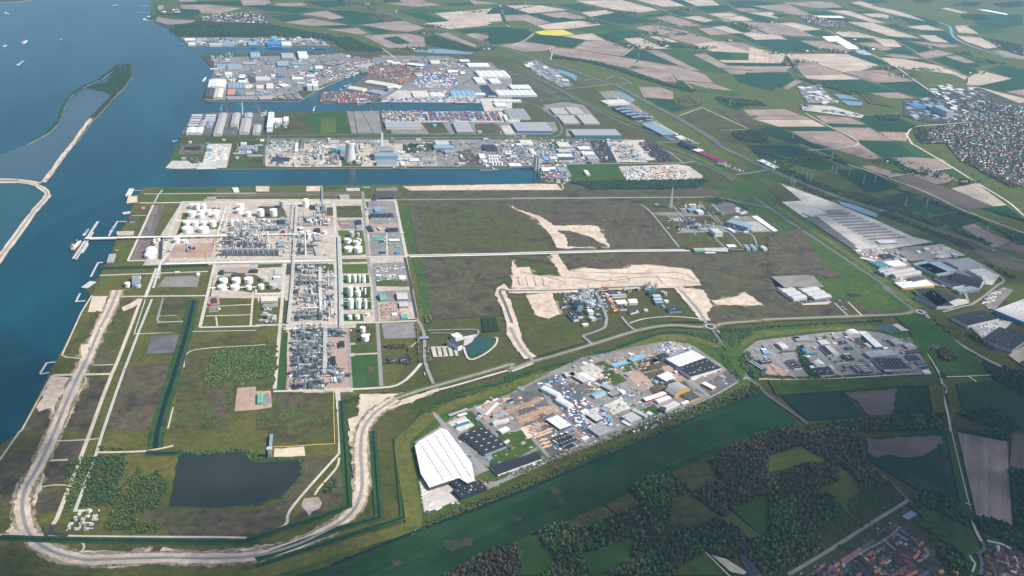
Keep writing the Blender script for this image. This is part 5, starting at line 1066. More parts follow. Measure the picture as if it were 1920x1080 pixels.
# ---- far business park
V(1390,600,8);WH('in the far business park')
BL("""dark blue hall with two light strips; 310,755 380,735 255,570; 9; f; navy; navy; sk=2,1,2.0,60.0
dark hall with maroon wall; 310,645 460,625 420,570; 9; f; dark; maroon; sk=2,2,9.0,2.0
blue workshop with white roof; 330,460 390,450 370,420; 9; f; white; blue
blue shed; 350,505 425,495 400,460; 8; f; lblue; blue
grey works hall; 620,435 710,420 640,325; 9; g; pale; warm
black hall with dot skylights; 800,725 920,710 830,590; 10; f; black; white; sk=4,3,2.0,2.0
low white-walled hall; 610,490 830,480 800,455; 8; f; dark; white
grey flat hall; 830,315 1060,305 1040,240; 8; f; mid; steel
white block; 800,280 880,270 860,240; 8; f; white; white
blue gable shed; 940,470 985,465 965,425; 8; g; blue; lblue
teal low shed; 960,520 1150,510 1130,485; 6; f; teal; teal
pale green sheds; 1200,370 1330,365 1290,300; 7; g3y; pale; pale
twin hall with black half; 1300,520 1380,515 1260,385; 10; f; black; white
twin hall with white half; 1390,520 1470,515 1350,385; 10; f; pale; white
white house-like office; 1350,585 1430,580 1410,550; 7; g; mid; white
black-roofed hall; 1190,830 1410,815 1300,705; 9; f; black; pale; sk=2,1,9.0,1.6
white tent group; 1130,690 1265,680 1190,620; 8; ay; white; white
long white truck shed; 940,560 1035,555 1020,530; 5; f; white; white
dark showroom; 1430,640 1590,625 1560,600; 8; f; dark; white; sk=2,1,6.0,2.0
dark workshop; 1540,770 1690,755 1660,725; 8; f; dark; pale; sk=1,1,14.0,2.0
dark workshop with skylights; 1560,710 1660,700 1620,665; 8; f; dark; grey; sk=2,2,8.0,2.0
blue workshop; 1570,595 1700,585 1660,515; 9; f; navy; navy; sk=1,1,2.0,16.0
blue store; 1490,360 1600,350 1570,310; 8; f; navy; steel; sk=1,1,6.0,2.0
dark store; 1590,440 1690,430 1650,395; 8; f; dgreen; teal
white domed hall; 1610,240 1805,235 1760,170; 10; ay; white; white""")
V(1580,600,8)
BL("""long white hall; 490,405 605,400 360,170; 12; f; white; blue
grey hall with truck docks; 415,560 825,520 720,440; 12; f; grey; steel; doors=5
dark hall dotted with skylights; 610,735 1010,725 830,570; 13; f; black; pale; sk=7,5,2.2,2.2,cream
rounded blue entrance of the dotted hall; 640,780 745,775 720,720; 10; f; grey; navy
blue hall with white roof stripes; 310,790 460,775 380,655; 10; g5; dark; teal; sk=1,5,26.0,2.5
blue hall wing with white stripes; 230,780 310,770 210,670; 9; g4; dark; teal; sk=1,4,14.0,2.0
grey steel hall; 790,370 940,355 850,265; 12; f; mid; mid; sk=1,1,2.0,30.0
dark flat hall; 860,310 1060,295 990,265; 10; f; dark; grey; sk=2,1,8.0,2.5
grey showroom; 980,420 1115,400 1060,335; 10; f; mid; pale; sk=2,1,2.0,14.0
purple-black showroom; 960,500 1160,480 1120,440; 8; f; slate; maroon
blue and white workshop; 1020,610 1180,595 1110,520; 8; f; navy; lblue
white and blue yard office; 1130,670 1250,655 1200,615; 8; f; dark; blue; sk=2,1,5.0,2.0
small black office; 1200,740 1300,725 1250,690; 8; f; black; white
grey flat store; 390,405 440,400 360,345; 8; f; pale; pale
white tent sheds; 1230,800 1330,790 1290,750; 6; g2; white; white""")
# ---- logistics halls on the right
T(3,1);WH('in the logistics quarter at the right')
BL("""long grey storage shed; 255,515 325,545 200,455; 8; g; pale; warm
white flat shed in the storage yard; 840,745 975,740 930,720; 9; f; white; mid
grey open shed roof; 680,790 830,775 790,755; 7; f; pale; grey
teal-grey twin hall; 1250,975 1415,945 1330,875; 13; f; steel; grey; units=2
teal-grey front hall; 1270,985 1365,965 1140,890; 13; f; steel; pale; units=2
dark grey long hall; 1430,930 1610,905 1530,850; 13; f; mid; pale; units=2
black curved-roof hall; 1585,1080 1625,1030 1450,945; 13; ay; black; pale
black flat hall; 1390,1070 1560,1040 1420,970; 12; f; black; white
pale ribbed hall; 1610,1005 1725,990 1600,930; 12; g3; pale; white; doors=3
white truck hall; 930,920 1040,905 970,870; 10; f; white; white
dark striped glass hall; 840,925 910,915 850,880; 9; s5; teal; pale
barrel-roofed grey hall; 960,1000 1150,970 1080,925; 11; a2; warm; pale
grey hall with light strips; 880,985 990,965 940,925; 11; a2; grey; steel
dark office block; 1100,1030 1180,1010 1150,985; 12; f; dark; mid
black office; 880,860 960,850 930,820; 9; f; black; mid
white tents; 690,855 800,880 790,870; 5; f; white; white
yellow-white flat hall; 1010,1080 1250,1060 1180,1020; 9; f; white; yellow; units=5""")
T(3,2)
BL("""big black-roofed hall; 1270,135 1435,75 1290,0; 14; f; black; pale; units=2; doors=3
black-roofed hall front block; 1100,5 1270,135 1340,100; 14; f; black; white; units=1
black-roofed hall with loading bay; 1500,280 1735,228 1650,160; 13; f; black; white; units=2; doors=4
black hall with rows of domes; 1835,465 1960,370 1880,250; 14; f; black; pale; sk=9,9,1.8,1.8,white
great pale hall with blue wall; 1700,165 1930,260 2010,60; 16; f; pale; blue; sk=6,2,1.5,30.0
blue-grey hall corner; 1440,30 1590,5 1570,-20; 12; f; mid; steel; doors=3
grey twin hall; 195,85 295,70 210,-10; 12; g3; pale; white; doors=5
grey twin hall with blue end; 350,85 480,65 370,-15; 12; g3; pale; steel; doors=5
dark hall edge; 1895,550 1960,590 1990,530; 12; f; navy; mid""")
T(2,1);WH('by the ring road')
BL("""long white roof at the ring road; 1835,120 1960,180 1980,165; 8; f; white; pale
dark solar hall; 1255,10 1340,30 1380,15; 8; f; navy; navy
teal workshop; 1540,155 1590,160 1610,145; 7; f; teal; teal
red display hall; 1350,45 1560,140 1600,125; 5; f; maroon; red""")
V(1200,350,1914/280);WH('in the chemical works on the heath')
BL("""blue-grey silo hall; 1385,525 1445,490 1330,365; 24; f; steel; steel
white office tower; 965,600 1065,595 1080,535; 20; f; pale; white; name=office_tower
low cream production hall; 1440,570 1650,560 1500,450; 9; f; warm; cream
long white shed; 1110,535 1190,580 1200,560; 9; g; white; pale
white dryer block; 755,330 820,325 800,290; 16; f; white; white
green barrel shed; 705,825 820,820 815,800; 8; a; green; green
low white wall shed; 840,850 970,850 970,838; 5; f; white; white
pale office comb; 1135,775 1240,770 1200,740; 8; g3; white; lblue
blue-grey comb block; 1320,745 1370,800 1410,790; 8; g; steel; pale
second blue-grey comb block; 1400,745 1450,800 1490,790; 8; g; steel; pale
white barrel hall; 1540,770 1590,800 1630,790; 9; a; white; white
teal compressor house; 640,310 750,300 730,270; 14; f; steel; teal
small teal hut; 205,240 248,236 246,215; 7; f; green; teal
white cooling row; 640,240 725,236 720,220; 6; f; white; grey
grey pump hall; 410,440 500,435 495,415; 7; f; pale; mid
green-grey store; 600,520 650,515 640,495; 6; f; green; grey
long dark tree-side shed; 900,215 1040,350 1060,345; 5; f; mid; mid
narrow white line shed; 1245,475 1320,550 1340,545; 6; g; white; white""")
for i in range(12):BL(f"white bagging tent; {1445+i*24},{395+i*16} {1520+i*22},{388+i*16} {1540+i*22},{372+i*16}; 6; g; white; white; name=tent_shed; group=row of white bagging tents")
for i,(x,y)in enumerate(((1265,290),(1270,325),(1360,335),(1325,350),(1250,400),(1370,590))):BL(f"white tarpaulin heap; {x-30},{y+8} {x+28},{y+6} {x+10},{y-12}; 4; ay; white; white; name=covered_heap; cat=heap; group=white covered heaps")
# ---- works by the sand site
V(1040,530,8);WH('in the works beside the sand site')
BL("""white hall with domed roof; 945,320 1095,310 1060,255; 9; g2; white; white
white arched hall; 1120,305 1245,300 1220,245; 9; a; white; white
black-roofed office; 975,390 1085,385 1045,330; 9; f; black; white; sk=1,2,1.5,9.0
dark flat store; 830,165 930,160 900,105; 8; f; dark; mid
long white-fronted hall; 870,205 1080,195 1060,165; 9; f; grey; white
house-like canteen; 1145,455 1225,435 1170,410; 7; g; slate; white
teal-black tank house; 1420,160 1540,160 1520,110; 12; f; dgreen; teal; name=works_hall
teal hall with white roof; 1490,215 1600,210 1580,175; 11; f; pale; teal; name=works_hall
teal hall with pale roof; 1500,265 1620,260 1600,225; 11; f; pale; teal; name=works_hall
teal front hall; 1520,310 1640,305 1620,272; 10; f; steel; teal; name=works_hall
blue solar shed; 1720,430 1910,420 1870,360; 8; f; navy; steel; sk=1,1,8.0,3.0
white sampling hut; 1660,285 1715,280 1700,255; 6; f; white; white
black-roofed office pair; 290,550 365,540 310,430; 10; f; black; white; sk=1,2,2.0,14.0
black-roofed lab; 350,505 430,495 400,430; 10; f; black; white
dark flat-roofed control house; 225,345 300,335 270,290; 8; f; black; white
blue-roofed hut; 110,360 170,352 160,325; 7; f; navy; white
grey gate hall; 560,550 625,535 590,490; 9; f; pale; pale
dark carport roof; 630,530 710,520 680,490; 6; f; navy; mid
small white shed; 430,640 510,630 490,605; 6; f; white; cream
tall dark reactor house; 350,340 430,330 410,260; 22; f; navy; steel; name=works_hall
white packing house; 520,445 590,435 570,395; 12; f; white; white
pale green shed; 280,255 350,245 330,215; 8; f; pale; green
grey tank house; 440,240 520,235 500,140; 14; f; mid; steel; name=works_hall
white reactor house; 550,330 600,325 570,280; 14; f; white; pale""")
# ---- Plant offices, stores
V(560,370,8);WH('among the plant offices')
BL("""blue-roofed laboratory; 1150,210 1240,205 1230,135; 10; f; steel; lblue
long blue-roofed laboratory wing; 1010,180 1345,178 1340,150; 8; f; steel; pale
long dark blue office; 1075,310 1430,305 1420,245; 9; g4y; navy; pale
dark blue store; 1068,505 1128,500 1120,420; 8; f; navy; navy
grey-green hut; 1215,490 1255,485 1250,440; 7; f; pale; green
long navy canteen; 1315,505 1495,500 1480,455; 8; f; navy; dgreen
green container row; 1090,605 1255,603 1250,580; 5; f; green; green
pale green container row; 1140,640 1265,640 1260,615; 5; f; green; green
blue and white offices; 1350,655 1515,655 1510,625; 6; f; white; blue
green cabin; 1355,715 1400,712 1395,685; 5; f; green; green
second green cabin; 1455,750 1535,748 1530,722; 5; f; green; green
blue cabin block; 1460,845 1520,842 1515,810; 7; f; blue; lblue
black and white cabins; 1215,845 1305,843 1300,815; 6; f; black; white
small navy cabin; 1215,680 1280,678 1275,655; 6; f; navy; white
dark fire station; 870,410 950,408 945,335; 8; g2; navy; white
small blue garage; 870,470 930,468 925,425; 7; f; steel; pale
red tent row; 625,410 760,408 755,385; 5; g5y; salmon; orange
red cabin; 618,360 665,358 660,342; 4; f; salmon; salmon
white quay canopy; 1225,25 1420,25 1415,10; 5; f; white; pale
dark gatehouse; 1110,40 1170,38 1165,0; 7; f; navy; mid""")
V(520,490,8);WH('among the contractors sheds')
BL("""big grey contractors hall; 1800,570 1960,565 1940,465; 9; g; pale; mid
second grey contractors hall; 1835,680 1965,675 1955,605; 9; f; pale; mid
pale green arched shed; 1548,585 1588,582 1575,495; 7; a; green; green
pale green shed; 1592,572 1632,570 1620,495; 7; a; green; green
mint green shed; 1860,855 1960,850 1955,795; 6; f; green; green
white workshop; 1725,810 1805,805 1800,770; 6; f; white; white
dark navy hut with white top; 740,570 830,565 820,505; 8; f; navy; navy
small brick store; 250,480 320,475 310,420; 7; f; slate; brick
small dark teal shed; 785,400 835,398 830,365; 6; f; teal; dgreen
white canopy in the yard; 1480,220 1560,215 1550,195; 5; f; white; white
white site cabin row; 1830,265 1930,262 1925,212; 5; f; white; white""")
V(480,540,4);WH('round the lower process unit')
BL("""black-roofed control house; 625,440 665,438 660,398; 9; f; black; mid
brick substation with black roof; 557,585 607,580 600,540; 9; f; black; brick
second substation with black roof; 556,540 596,538 590,512; 9; f; black; brick
small control cabin; 280,755 322,750 318,715; 7; f; black; brick
white loading shed; 262,652 290,650 288,630; 6; f; white; pale
navy-roofed police post; 1005,545 1060,535 1020,515; 8; g; slate; white
navy-roofed office wing; 1070,540 1135,530 1120,512; 8; g; navy; white
blue gate canopy; 1228,382 1295,378 1290,362; 6; f; steel; navy
white curved office wing; 1545,365 1650,345 1640,335; 12; f; slate; white; name=office; cat=office
white office tower; 1515,438 1548,425 1530,362; 18; f; slate; white; name=office; cat=office
white entrance hall; 1498,375 1550,360 1530,330; 14; f; white; white; name=office; cat=office
long white storage hall; 36,100 158,98 155,62; 9; f; cream; cream
white hut with red roof; 132,135 165,133 162,115; 5; f; salmon; white
pale green oil store; 8,865 50,862 65,788; 8; a2y; green; green""")
T(0,2)
BL("""red-roofed fire house; 1595,108 1630,104 1622,72; 8; f; slate; red
small red hut; 1572,135 1588,133 1585,115; 5; f; red; red
white hut; 1640,162 1655,160 1652,150; 4; f; white; white
dark gatehouse on the sand track; 1745,870 1760,868 1758,860; 4; f; dark; dark""")
V(380,370,8);WH('inside the plant')
BL("""white pump shed; 390,545 460,540 455,520; 7; f; white; white
red and grey shelter; 400,465 470,462 465,440; 6; f; maroon; grey
blue-grey switch house; 1140,735 1225,730 1215,655; 8; f; steel; teal
brick shelter with red front; 1185,540 1235,538 1230,495; 7; f; maroon; red
grey panelled substation; 1680,640 1780,638 1775,575; 10; f; grey; grey
tall pale windowless store; 1700,860 1770,855 1755,690; 8; f; warm; pale
navy compressor shed; 1690,520 1770,515 1760,460; 9; f; navy; maroon
white house-like shelter; 680,180 625,145 615,180; 5; f; pale; pale
white motor house; 1450,480 1510,478 1505,440; 10; f; white; dark
white long valve house; 880,110 880,104 1140,104; 4; f; pale; grey
tarred store; 1140,400 1240,395 1225,330; 9; f; navy; steel""")
V(390,505,13.67)
BL("""navy office block; 290,105 400,100 390,20; 9; f; navy; slate
low navy office; 450,75 730,72 725,15; 7; f; steel; mid
long brick-front office; 620,145 935,143 930,95; 8; f; dark; brick
dark red workshop; 1060,60 1270,58 1260,0; 8; f; navy; slate
white analyser house; 1680,225 1830,220 1820,160; 9; f; white; white
grey flare control house; 1700,130 1900,128 1890,0; 6; f; pale; pale""")
T(0,1);WH('along the plant jetty road')
BL("""navy jetty office; 970,583 1010,580 1005,555; 6; f; slate; white
grey pump house with tanks; 800,885 850,883 845,825; 7; g4; grey; pale
small red-roofed cabin; 868,803 886,801 885,792; 5; f; salmon; navy
red and blue cabin; 1064,487 1090,484 1086,470; 5; f; salmon; lblue
blue tank wagon shelter; 1110,640 1140,636 1135,625; 5; f; blue; lblue
white switch room; 1310,965 1345,963 1340,955; 5; f; white; white
dark silo house; 990,1050 1050,1045 1040,985; 16; f; mid; lblue
white filter house; 1475,985 1500,983 1498,965; 7; f; white; pale
grey rail weighbridge; 1550,420 1620,418 1615,395; 4; f; mid; grey
white oil house; 1755,360 1795,357 1790,325; 6; f; white; white""")
T(1,1);WH('along the plant jetty road')
BL("""white-fronted rail office; 632,408 702,405 700,378; 6; f; grey; white
dark rail shed; 895,395 1060,390 1050,365; 5; f; slate; steel
dark rail canopy; 920,415 1040,412 1035,400; 5; f; navy; pale
green and white cabin row; 805,330 855,328 850,320; 4; f; green; green
white cabin row; 680,352 780,350 775,330; 4; f; pale; white""")
WH('in the contractors camp by the plant gate')
for x0,y0,n in((880,920,16),(1000,910,12),(890,985,14),(990,980,14)):
    for i in range(n):
        x,y=x0+RND.uniform(0,110),y0+RND.uniform(0,45)
        BL(f"{RND.choice(['white','mint','grey'])} site cabin; {x},{y} {x+RND.uniform(9,22)},{y-RND.uniform(5,9)}; 4; f; {RND.choice(['white','white','green','pale'])}; pale; name=site_cabin; cat=cabin; group=site cabins in the contractors camp")
FILLB('in the near business park',"p 845,790 955,742 1090,675 1240,650 1380,710 1290,752 1030,862 940,900",34,KND,(8,24),.66,(4,8));FILLB('in the far business park',"p 1400,660 1545,628 1650,628 1735,695 1500,704 1410,690",26,KND,(8,22),.1,(4,8));FILLB('in the works beside the sand site',"p 1045,545 1150,538 1225,545 1290,575 1200,590 1075,595",12,KND,(8,20),.2,(4,8));FILLB('in the logistics quarter at the right',"31 640,800 1160,780 1480,840 1300,990 1000,1040 800,900",10,KND,(10,26),.2);FILLB('inside the plant',"p 310,440 400,430 405,490 300,495",8,KND,(6,16),0,(3,6))
# ================================================================== PLANT: tanks, process units, pipe bridges, stacks
def ppm(y):return FOC*1.0/(CAM_H/(0.414+(y-540)/FOC*0.910))
def TK(rows,desc='white storage tank',mt='tank_white',kind='cone',cat='tank',group=None):
    for x,yt,yb,w in rows:
        X=VW[0]+x/VW[2];Yb=VW[1]+yb/VW[2];wp=w/VW[2];pm=ppm(Yb);dia=wp/pm
        dep=math.atan2(849,FOC)+math.atan((Yb-540)/FOC)
        h=max(6.0,(((yb-yt)/VW[2])/pm-dia*math.sin(dep))/math.cos(dep));r=dia/2
        c=G(X,Yb);c=(c[0],c[1]+r)
        root=empty('storage_tank',(c[0],c[1],LAND));n=24
        MB().lathe(0,0,[(r,0),(r,h)],n).ob('shell',mt,root,smooth=True)
        if kind=='float':
            MB().lathe(0,0,[(r,h),(r+0.5,h),(r+0.5,h-0.6),(r-0.3,h-0.6),(r-0.3,h-4)],n).ob('rim','steel_dark',root)
            MB().cyl(0,0,h-4.4,h-4,r-0.35,n).ob('floating_roof',mt,root)
        elif kind=='dome':MB().lathe(0,0,[(r,h),(r*0.8,h+r*0.28),(r*0.45,h+r*0.45),(0.02,h+r*0.5)],n).ob('roof',mt,root,smooth=True)
        else:MB().lathe(0,0,[(r+0.25,h-0.1),(r+0.25,h+0.15),(0.02,h+0.15+r*0.14)],n).ob('roof',mt,root)
        if r>7:
            st=MB()
            for i in range(16):
                a0=3.9+i*0.12;st.box(*(sorted((math.cos(a0)*(r+0.1),math.cos(a0)*(r+1.3)))),*(sorted((math.sin(a0)*(r+0.1),math.sin(a0)*(r+1.3)))),h*(i+0.5)/16,h*(i+0.5)/16+0.25)
            st.ob('stair','tank_grey',root)
        thing(root,desc,cat,group)
V(200,345,8);WH('in the upper tank farm')
TK([(1277,295,385,72),(1360,295,402,72),(1455,295,392,75),(1275,400,507,115),(1430,385,450,92),(1415,430,525,100),(1530,385,482,92),(1640,385,450,95),(1630,420,520,100)],group='tanks of the upper tank farm')
TK([(1540,335,378,36),(1590,340,378,34),(1640,335,388,42),(1695,340,392,42)],'small grey tank','tank_grey',group='small grey tanks')
WH('above the pipe bridge')
TK([(1198,550,640,98),(1325,552,645,98),(1460,550,645,98),(1590,540,657,100),(1205,630,755,150),(1448,630,750,150)],group='tanks above the pipe bridge')
TK([(1050,805,902,95),(1165,825,897,75)],'white tank below',group='tanks below the pipe bridge')
T(0,1);TK([(1130,778,838,78),(1118,812,866,80)],'broad white tank by the rail sidings',kind='dome',group='tanks by the rail sidings')
TK([(955,1035,1082,38),(1040,990,1020,28)],'white tank by the shore',group='tanks by the shore');TK([(1030,1045,1085,48)],'grey tank by the shore','tank_grey')
TK([(1160,712,745,20),(1190,708,735,22),(1155,728,752,18)],'slim white vessel by the sidings',group='slim vessels by the sidings')
V(380,370,8);WH('behind the main process unit')
TK([(565,88,200,100),(550,165,262,105),(680,212,304,82),(868,170,303,105),(1062,168,301,105)],group='tanks behind the main process unit')
TK([(1197,45,170,90)],'grey ribbed gas tank','tank_grey');TK([(1545,30,160,100)],'tall white tank by the sidings street',kind='dome')
TK([(440,335,408,46),(515,335,408,50),(625,338,402,40),(915,320,365,50),(990,345,385,40),(740,318,388,22),(770,318,388,20)],'small white tank',kind='dome',group='small tanks behind the main unit')
WH('beside the second process unit')
TK([(1490,500,572,60),(1585,500,548,62),(1595,545,642,45),(1680,525,582,50),(1835,500,562,60),(1840,125,195,30),(1890,320,385,34),(1845,318,380,30),(1620,335,395,30),(1580,335,390,30)],'white process tank',group='white process tanks')
V(560,370,8);WH('in the bunded tank farm')
TK([(740,595,706,118),(872,632,728,115),(905,600,680,75)],'white floating-roof tank',kind='float',group='floating-roof tanks')
TK([(755,728,836,130),(893,725,846,122)],'broad white tank',group='broad white tanks');TK([(795,502,606,80)],'grey-sided tank with a white top','tank_grey');TK([(893,530,596,42)],'slim grey tank','tank_grey')
V(520,490,8);WH('in the row tank farm')
TK([(1078,205,327,58),(1163,203,327,58),(1236,205,326,38),(1297,205,330,60)],'white tank of the first row',kind='dome',group='tanks of the first row')
TK([(1095,375,543,85),(1212,430,542,85),(1198,385,440,60),(1270,395,455,26),(1320,405,508,30)],'white tank of the second row',kind='dome',group='tanks of the second row')
TK([(1102,555,727,85),(1225,553,724,85),(1325,570,727,48)],'white tank of the third row',kind='dome',group='tanks of the third row')
TK([(1090,800,886,65),(1205,797,883,70),(1355,772,830,48)],'white tank of the fourth row',group='tanks of the fourth row')
V(520,600,8);WH('beside the lower process unit');TK([(1283,92,201,80),(1320,205,337,115)],'white bunded tank',group='bunded tanks')
TK([(1100,145,180,26),(1375,205,245,34),(330,155,185,36)],'little white vessel',kind='dome',group='little white vessels')
V(390,505,13.67);WH('in the west tank farm')
TK([(390,210,396,208),(718,200,396,210),(1040,188,396,215),(355,385,566,215),(690,375,558,215),(1045,395,551,140),(1362,370,542,150)],group='tanks of the west tank farm')
TK([(1425,165,340,180),(1660,345,525,180)],'grey-sided tank with white top','tank_grey',group='grey-sided tanks')
V(700,200,8);WH('in the quay tank terminal')
TK([(1735+38*i+9*j,725+50*j,790+42*j,34)for j in range(3)for i in range(4)],'white terminal tank',group='tanks of the quay terminal')
V(920,200,8);TK([(30,830,882,34),(78,825,882,34),(122,820,882,34),(165,825,884,36),(20,725,770,30),(60,728,772,30),(100,730,775,30),(135,735,780,30)],'white quayside tank',group='tanks at the quayside')
V(340,90,8);WH('on the bulk terminal pier');TK([(720,465,505,26),(750,465,505,24),(785,462,505,26),(690,420,455,36),(740,415,450,30)],'small white dock tank',group='small dock tanks')
V(560,90,8);WH('at the short basin');TK([(145,500,600,34),(175,490,605,34),(205,485,612,36),(240,510,612,34),(270,520,605,34)],'tall white grain silo',kind='dome',cat='silo',group='grain silos')
V(1200,350,1914/280);WH('in the chemical works on the heath');TK([(365,525,550,26),(455,425,465,34),(485,425,465,30),(640,395,425,30),(680,395,425,30),(500,535,565,24),(540,535,568,24),(575,535,570,24)],'small grey-white tank','steel_pale',group='small tanks of the heath works')
V(1040,530,8);WH('in the works beside the sand site');TK([(420,125,175,28),(450,130,185,30),(480,135,200,30),(455,185,235,30),(490,190,240,30),(1640,130,190,34),(1670,140,205,30),(1610,120,180,30),(550,300,345,30),(580,320,370,30),(500,365,405,30)],'grey-white process tank','steel_pale',group='process tanks of the works')
# ---- process units: library of shared pieces
def frame_mesh(w,d,h,lv,seed):
    r=random.Random(seed);b=MB();nx,ny=max(1,int(w/7)),max(1,int(d/7));t=0.45
    for i in range(nx+1):
        for j in range(ny+1):
            x,y=-w/2+w*i/nx,-d/2+d*j/ny;b.box(x-t,x+t,y-t,y+t,0,h*(1 if r.random()<0.75 else 0.7))
    for l in range(1,lv+1):
        z=h*l/lv
        for j in range(ny+1):y=-d/2+d*j/ny;b.box(-w/2,w/2,y-0.5,y+0.5,z-0.8,z)
        for i in range(nx+1):x=-w/2+w*i/nx;b.box(x-0.5,x+0.5,-d/2,d/2,z-0.8,z)
        for i in range(nx):
            for j in range(ny):
                if r.random()<0.45:b.box(-w/2+w*(i+.1)/nx,-w/2+w*(i+.9)/nx,-d/2+d*(j+.1)/ny,-d/2+d*(j+.9)/ny,z-0.4,z+r.choice([0.1,0.1,2.0,3.2]))
    return b
FRAMES={}
for m_ in('steelwork','steel_dark','steel_pale'):
    FRAMES[m_]=[frame_mesh(w,d,h,lv,i).mesh('frame',m_)for i,(w,d,h,lv)in enumerate(((14,14,16,3),(22,12,12,2),(12,20,20,3),(28,10,9,2),(10,10,26,4),(20,16,10,2)))]
COLS=[MB().lathe(0,0,[(r*1.2,0),(r*1.2,2),(r,2.2),(r,h),(r*0.5,h+r*0.7),(0.05,h+r*0.8)],10).mesh('column',m_)for r,h,m_ in((1.6,34,'steel_pale'),(2.2,26,'pipe_white'),(1.2,42,'steelwork'),(2.6,18,'tank_white'),(1.5,22,'steel_dark'),(1.0,30,'steel_pale'))]
DRUMS=[]
for r,L,m_ in((1.8,12,'tank_white'),(2.4,16,'steel_pale'),(1.5,9,'pipe_white'),(2.0,14,'steelwork')):
    b=MB().tube((-L/2,0,4),(L/2,0,4),r,10);b.box(-L*.3,-L*.2,-r*.8,r*.8,0,3);b.box(L*.2,L*.3,-r*.8,r*.8,0,3);DRUMS.append(b.mesh('drum',m_))
PIPES=[]
for L,m_ in((40,'pipe_white'),(30,'steel_pale'),(24,'steelwork'),(50,'steel_pale')):
    b=MB()
    for q in range(4):b.tube((-L/2,q*1.4,6.0),(L/2,q*1.4,6.0),0.55,5)
    for q in range(int(L/8)+1):b.box(-L/2+q*8-.3,-L/2+q*8+.3,-0.8,5.0,4.9,5.4);b.box(-L/2+q*8-.3,-L/2+q*8+.3,-0.8,-0.2,0,5);b.box(-L/2+q*8-.3,-L/2+q*8+.3,4.4,5.0,0,5)
    PIPES.append(b.mesh('pipe_rack',m_))
COOL=[]
for n_,m_ in((6,'steelwork'),(9,'steel_dark'),(4,'steel_pale')):
    b=MB().box(-n_*3.2,n_*3.2,-4.5,4.5,9,11)
    for i in range(n_):
        b.cyl(-n_*3.2+3.2+i*6.4,0,11,12.2,2.6,10);b.box(-n_*3.2+i*6.4,-n_*3.2+i*6.4+.7,-4.5,-3.8,0,9);b.box(-n_*3.2+i*6.4,-n_*3.2+i*6.4+.7,3.8,4.5,0,9)
    COOL.append(b.mesh('air_cooler',m_))
SHED=[MB().box(-a,a,-b_,b_,0,h_).mesh('pump_shelter',m_)for a,b_,h_,m_ in((5,3,5,'pale'),(4,4,7,'white'),(7,3,4,'slate'),(3,3,9,'steel_pale'))]
def UNIT(desc,s,frames=12,cols=10,drums=8,racks=5,cool=2,sheds=4,mix=('steelwork','steel_dark','steel_pale'),seed=1,name='process_unit',cat='process plant',scale=1.0):
    ctr,a,w,d,_=place_rect(s,LAND);r=random.Random(seed)
    root=empty(name,(ctr[0],ctr[1],LAND),a)
    def put(nm,me,rot=(0,1.5708),z=0,sx=1.0):
        o=ob(nm,me,root,(r.uniform(-.46,.46)*w,r.uniform(-.46,.46)*d,z),r.choice(rot));o.scale=(sx*scale,)*3;return o
    nx=max(1,int(round(math.sqrt(frames*w/max(d,1)))));ny=max(1,-(-frames//nx));q=0
    for i in range(nx):
        for j in range(ny):
            if q>=frames:break
            q+=1;o=ob('frame',r.choice(FRAMES[r.choice(mix)]),root,(w*((i+.5+r.uniform(-.22,.22))/nx-.5),d*((j+.5+r.uniform(-.22,.22))/ny-.5),0),r.choice((0,1.5708)))
            o.scale=(r.uniform(.8,1.15)*scale,r.uniform(.8,1.15)*scale,r.uniform(.5,.95)*scale)
    dk='steel_pale' not in mix
    for i in range(cols):put('column',r.choice((COLS[2],COLS[4],COLS[4])if dk else COLS),sx=r.uniform(.7,1.0))
    for i in range(drums):put('drum',r.choice((DRUMS[1],DRUMS[3])if dk else DRUMS),z=r.choice((0,0,5)))
    for i in range(racks):put('pipe_rack',PIPES[2]if dk else r.choice(PIPES))
    for i in range(cool):put('air_cooler',r.choice(COOL[:2]if dk else COOL),rot=(0,))
    for i in range(sheds):put('pump_shelter',r.choice(SHED))
    return thing(root,desc,cat)
V(380,370,8);WH('in the petrochemical plant')
UNIT('pale pipework unit with small vessels',"380,520 1080,410",22,22,16,10,2,8,('steelwork','steel_pale','steel_pale'),3)
UNIT('dense grey pipework unit',"330,650 1000,575",28,22,14,12,3,6,('steelwork','steel_dark','steel_pale'),4)
UNIT('dark unit of the cracker furnace yard',"300,760 1040,690",18,12,10,8,2,4,('steel_dark','steelwork'),5)
UNIT('grey unit by the sidings street',"1400,440 1880,320",18,16,10,5,2,5,('steelwork','steel_dark','steel_pale'),6)
UNIT('grey unit with white vessels',"1660,300 1870,130",9,9,6,3,0,3,('steelwork','steel_pale'),7)
UNIT('styrene unit with black furnaces',"1390,860 1660,690",12,10,6,5,1,3,('steel_dark','steel_dark','steelwork'),8)
UNIT('small unit behind the grey substation',"1400,640 1640,580",7,8,5,4,1,3,('steelwork','steel_pale'),9)
UNIT('blue-grey unit by the road',"1140,400 1260,310",5,4,2,2,1,1,('steelwork',),10)
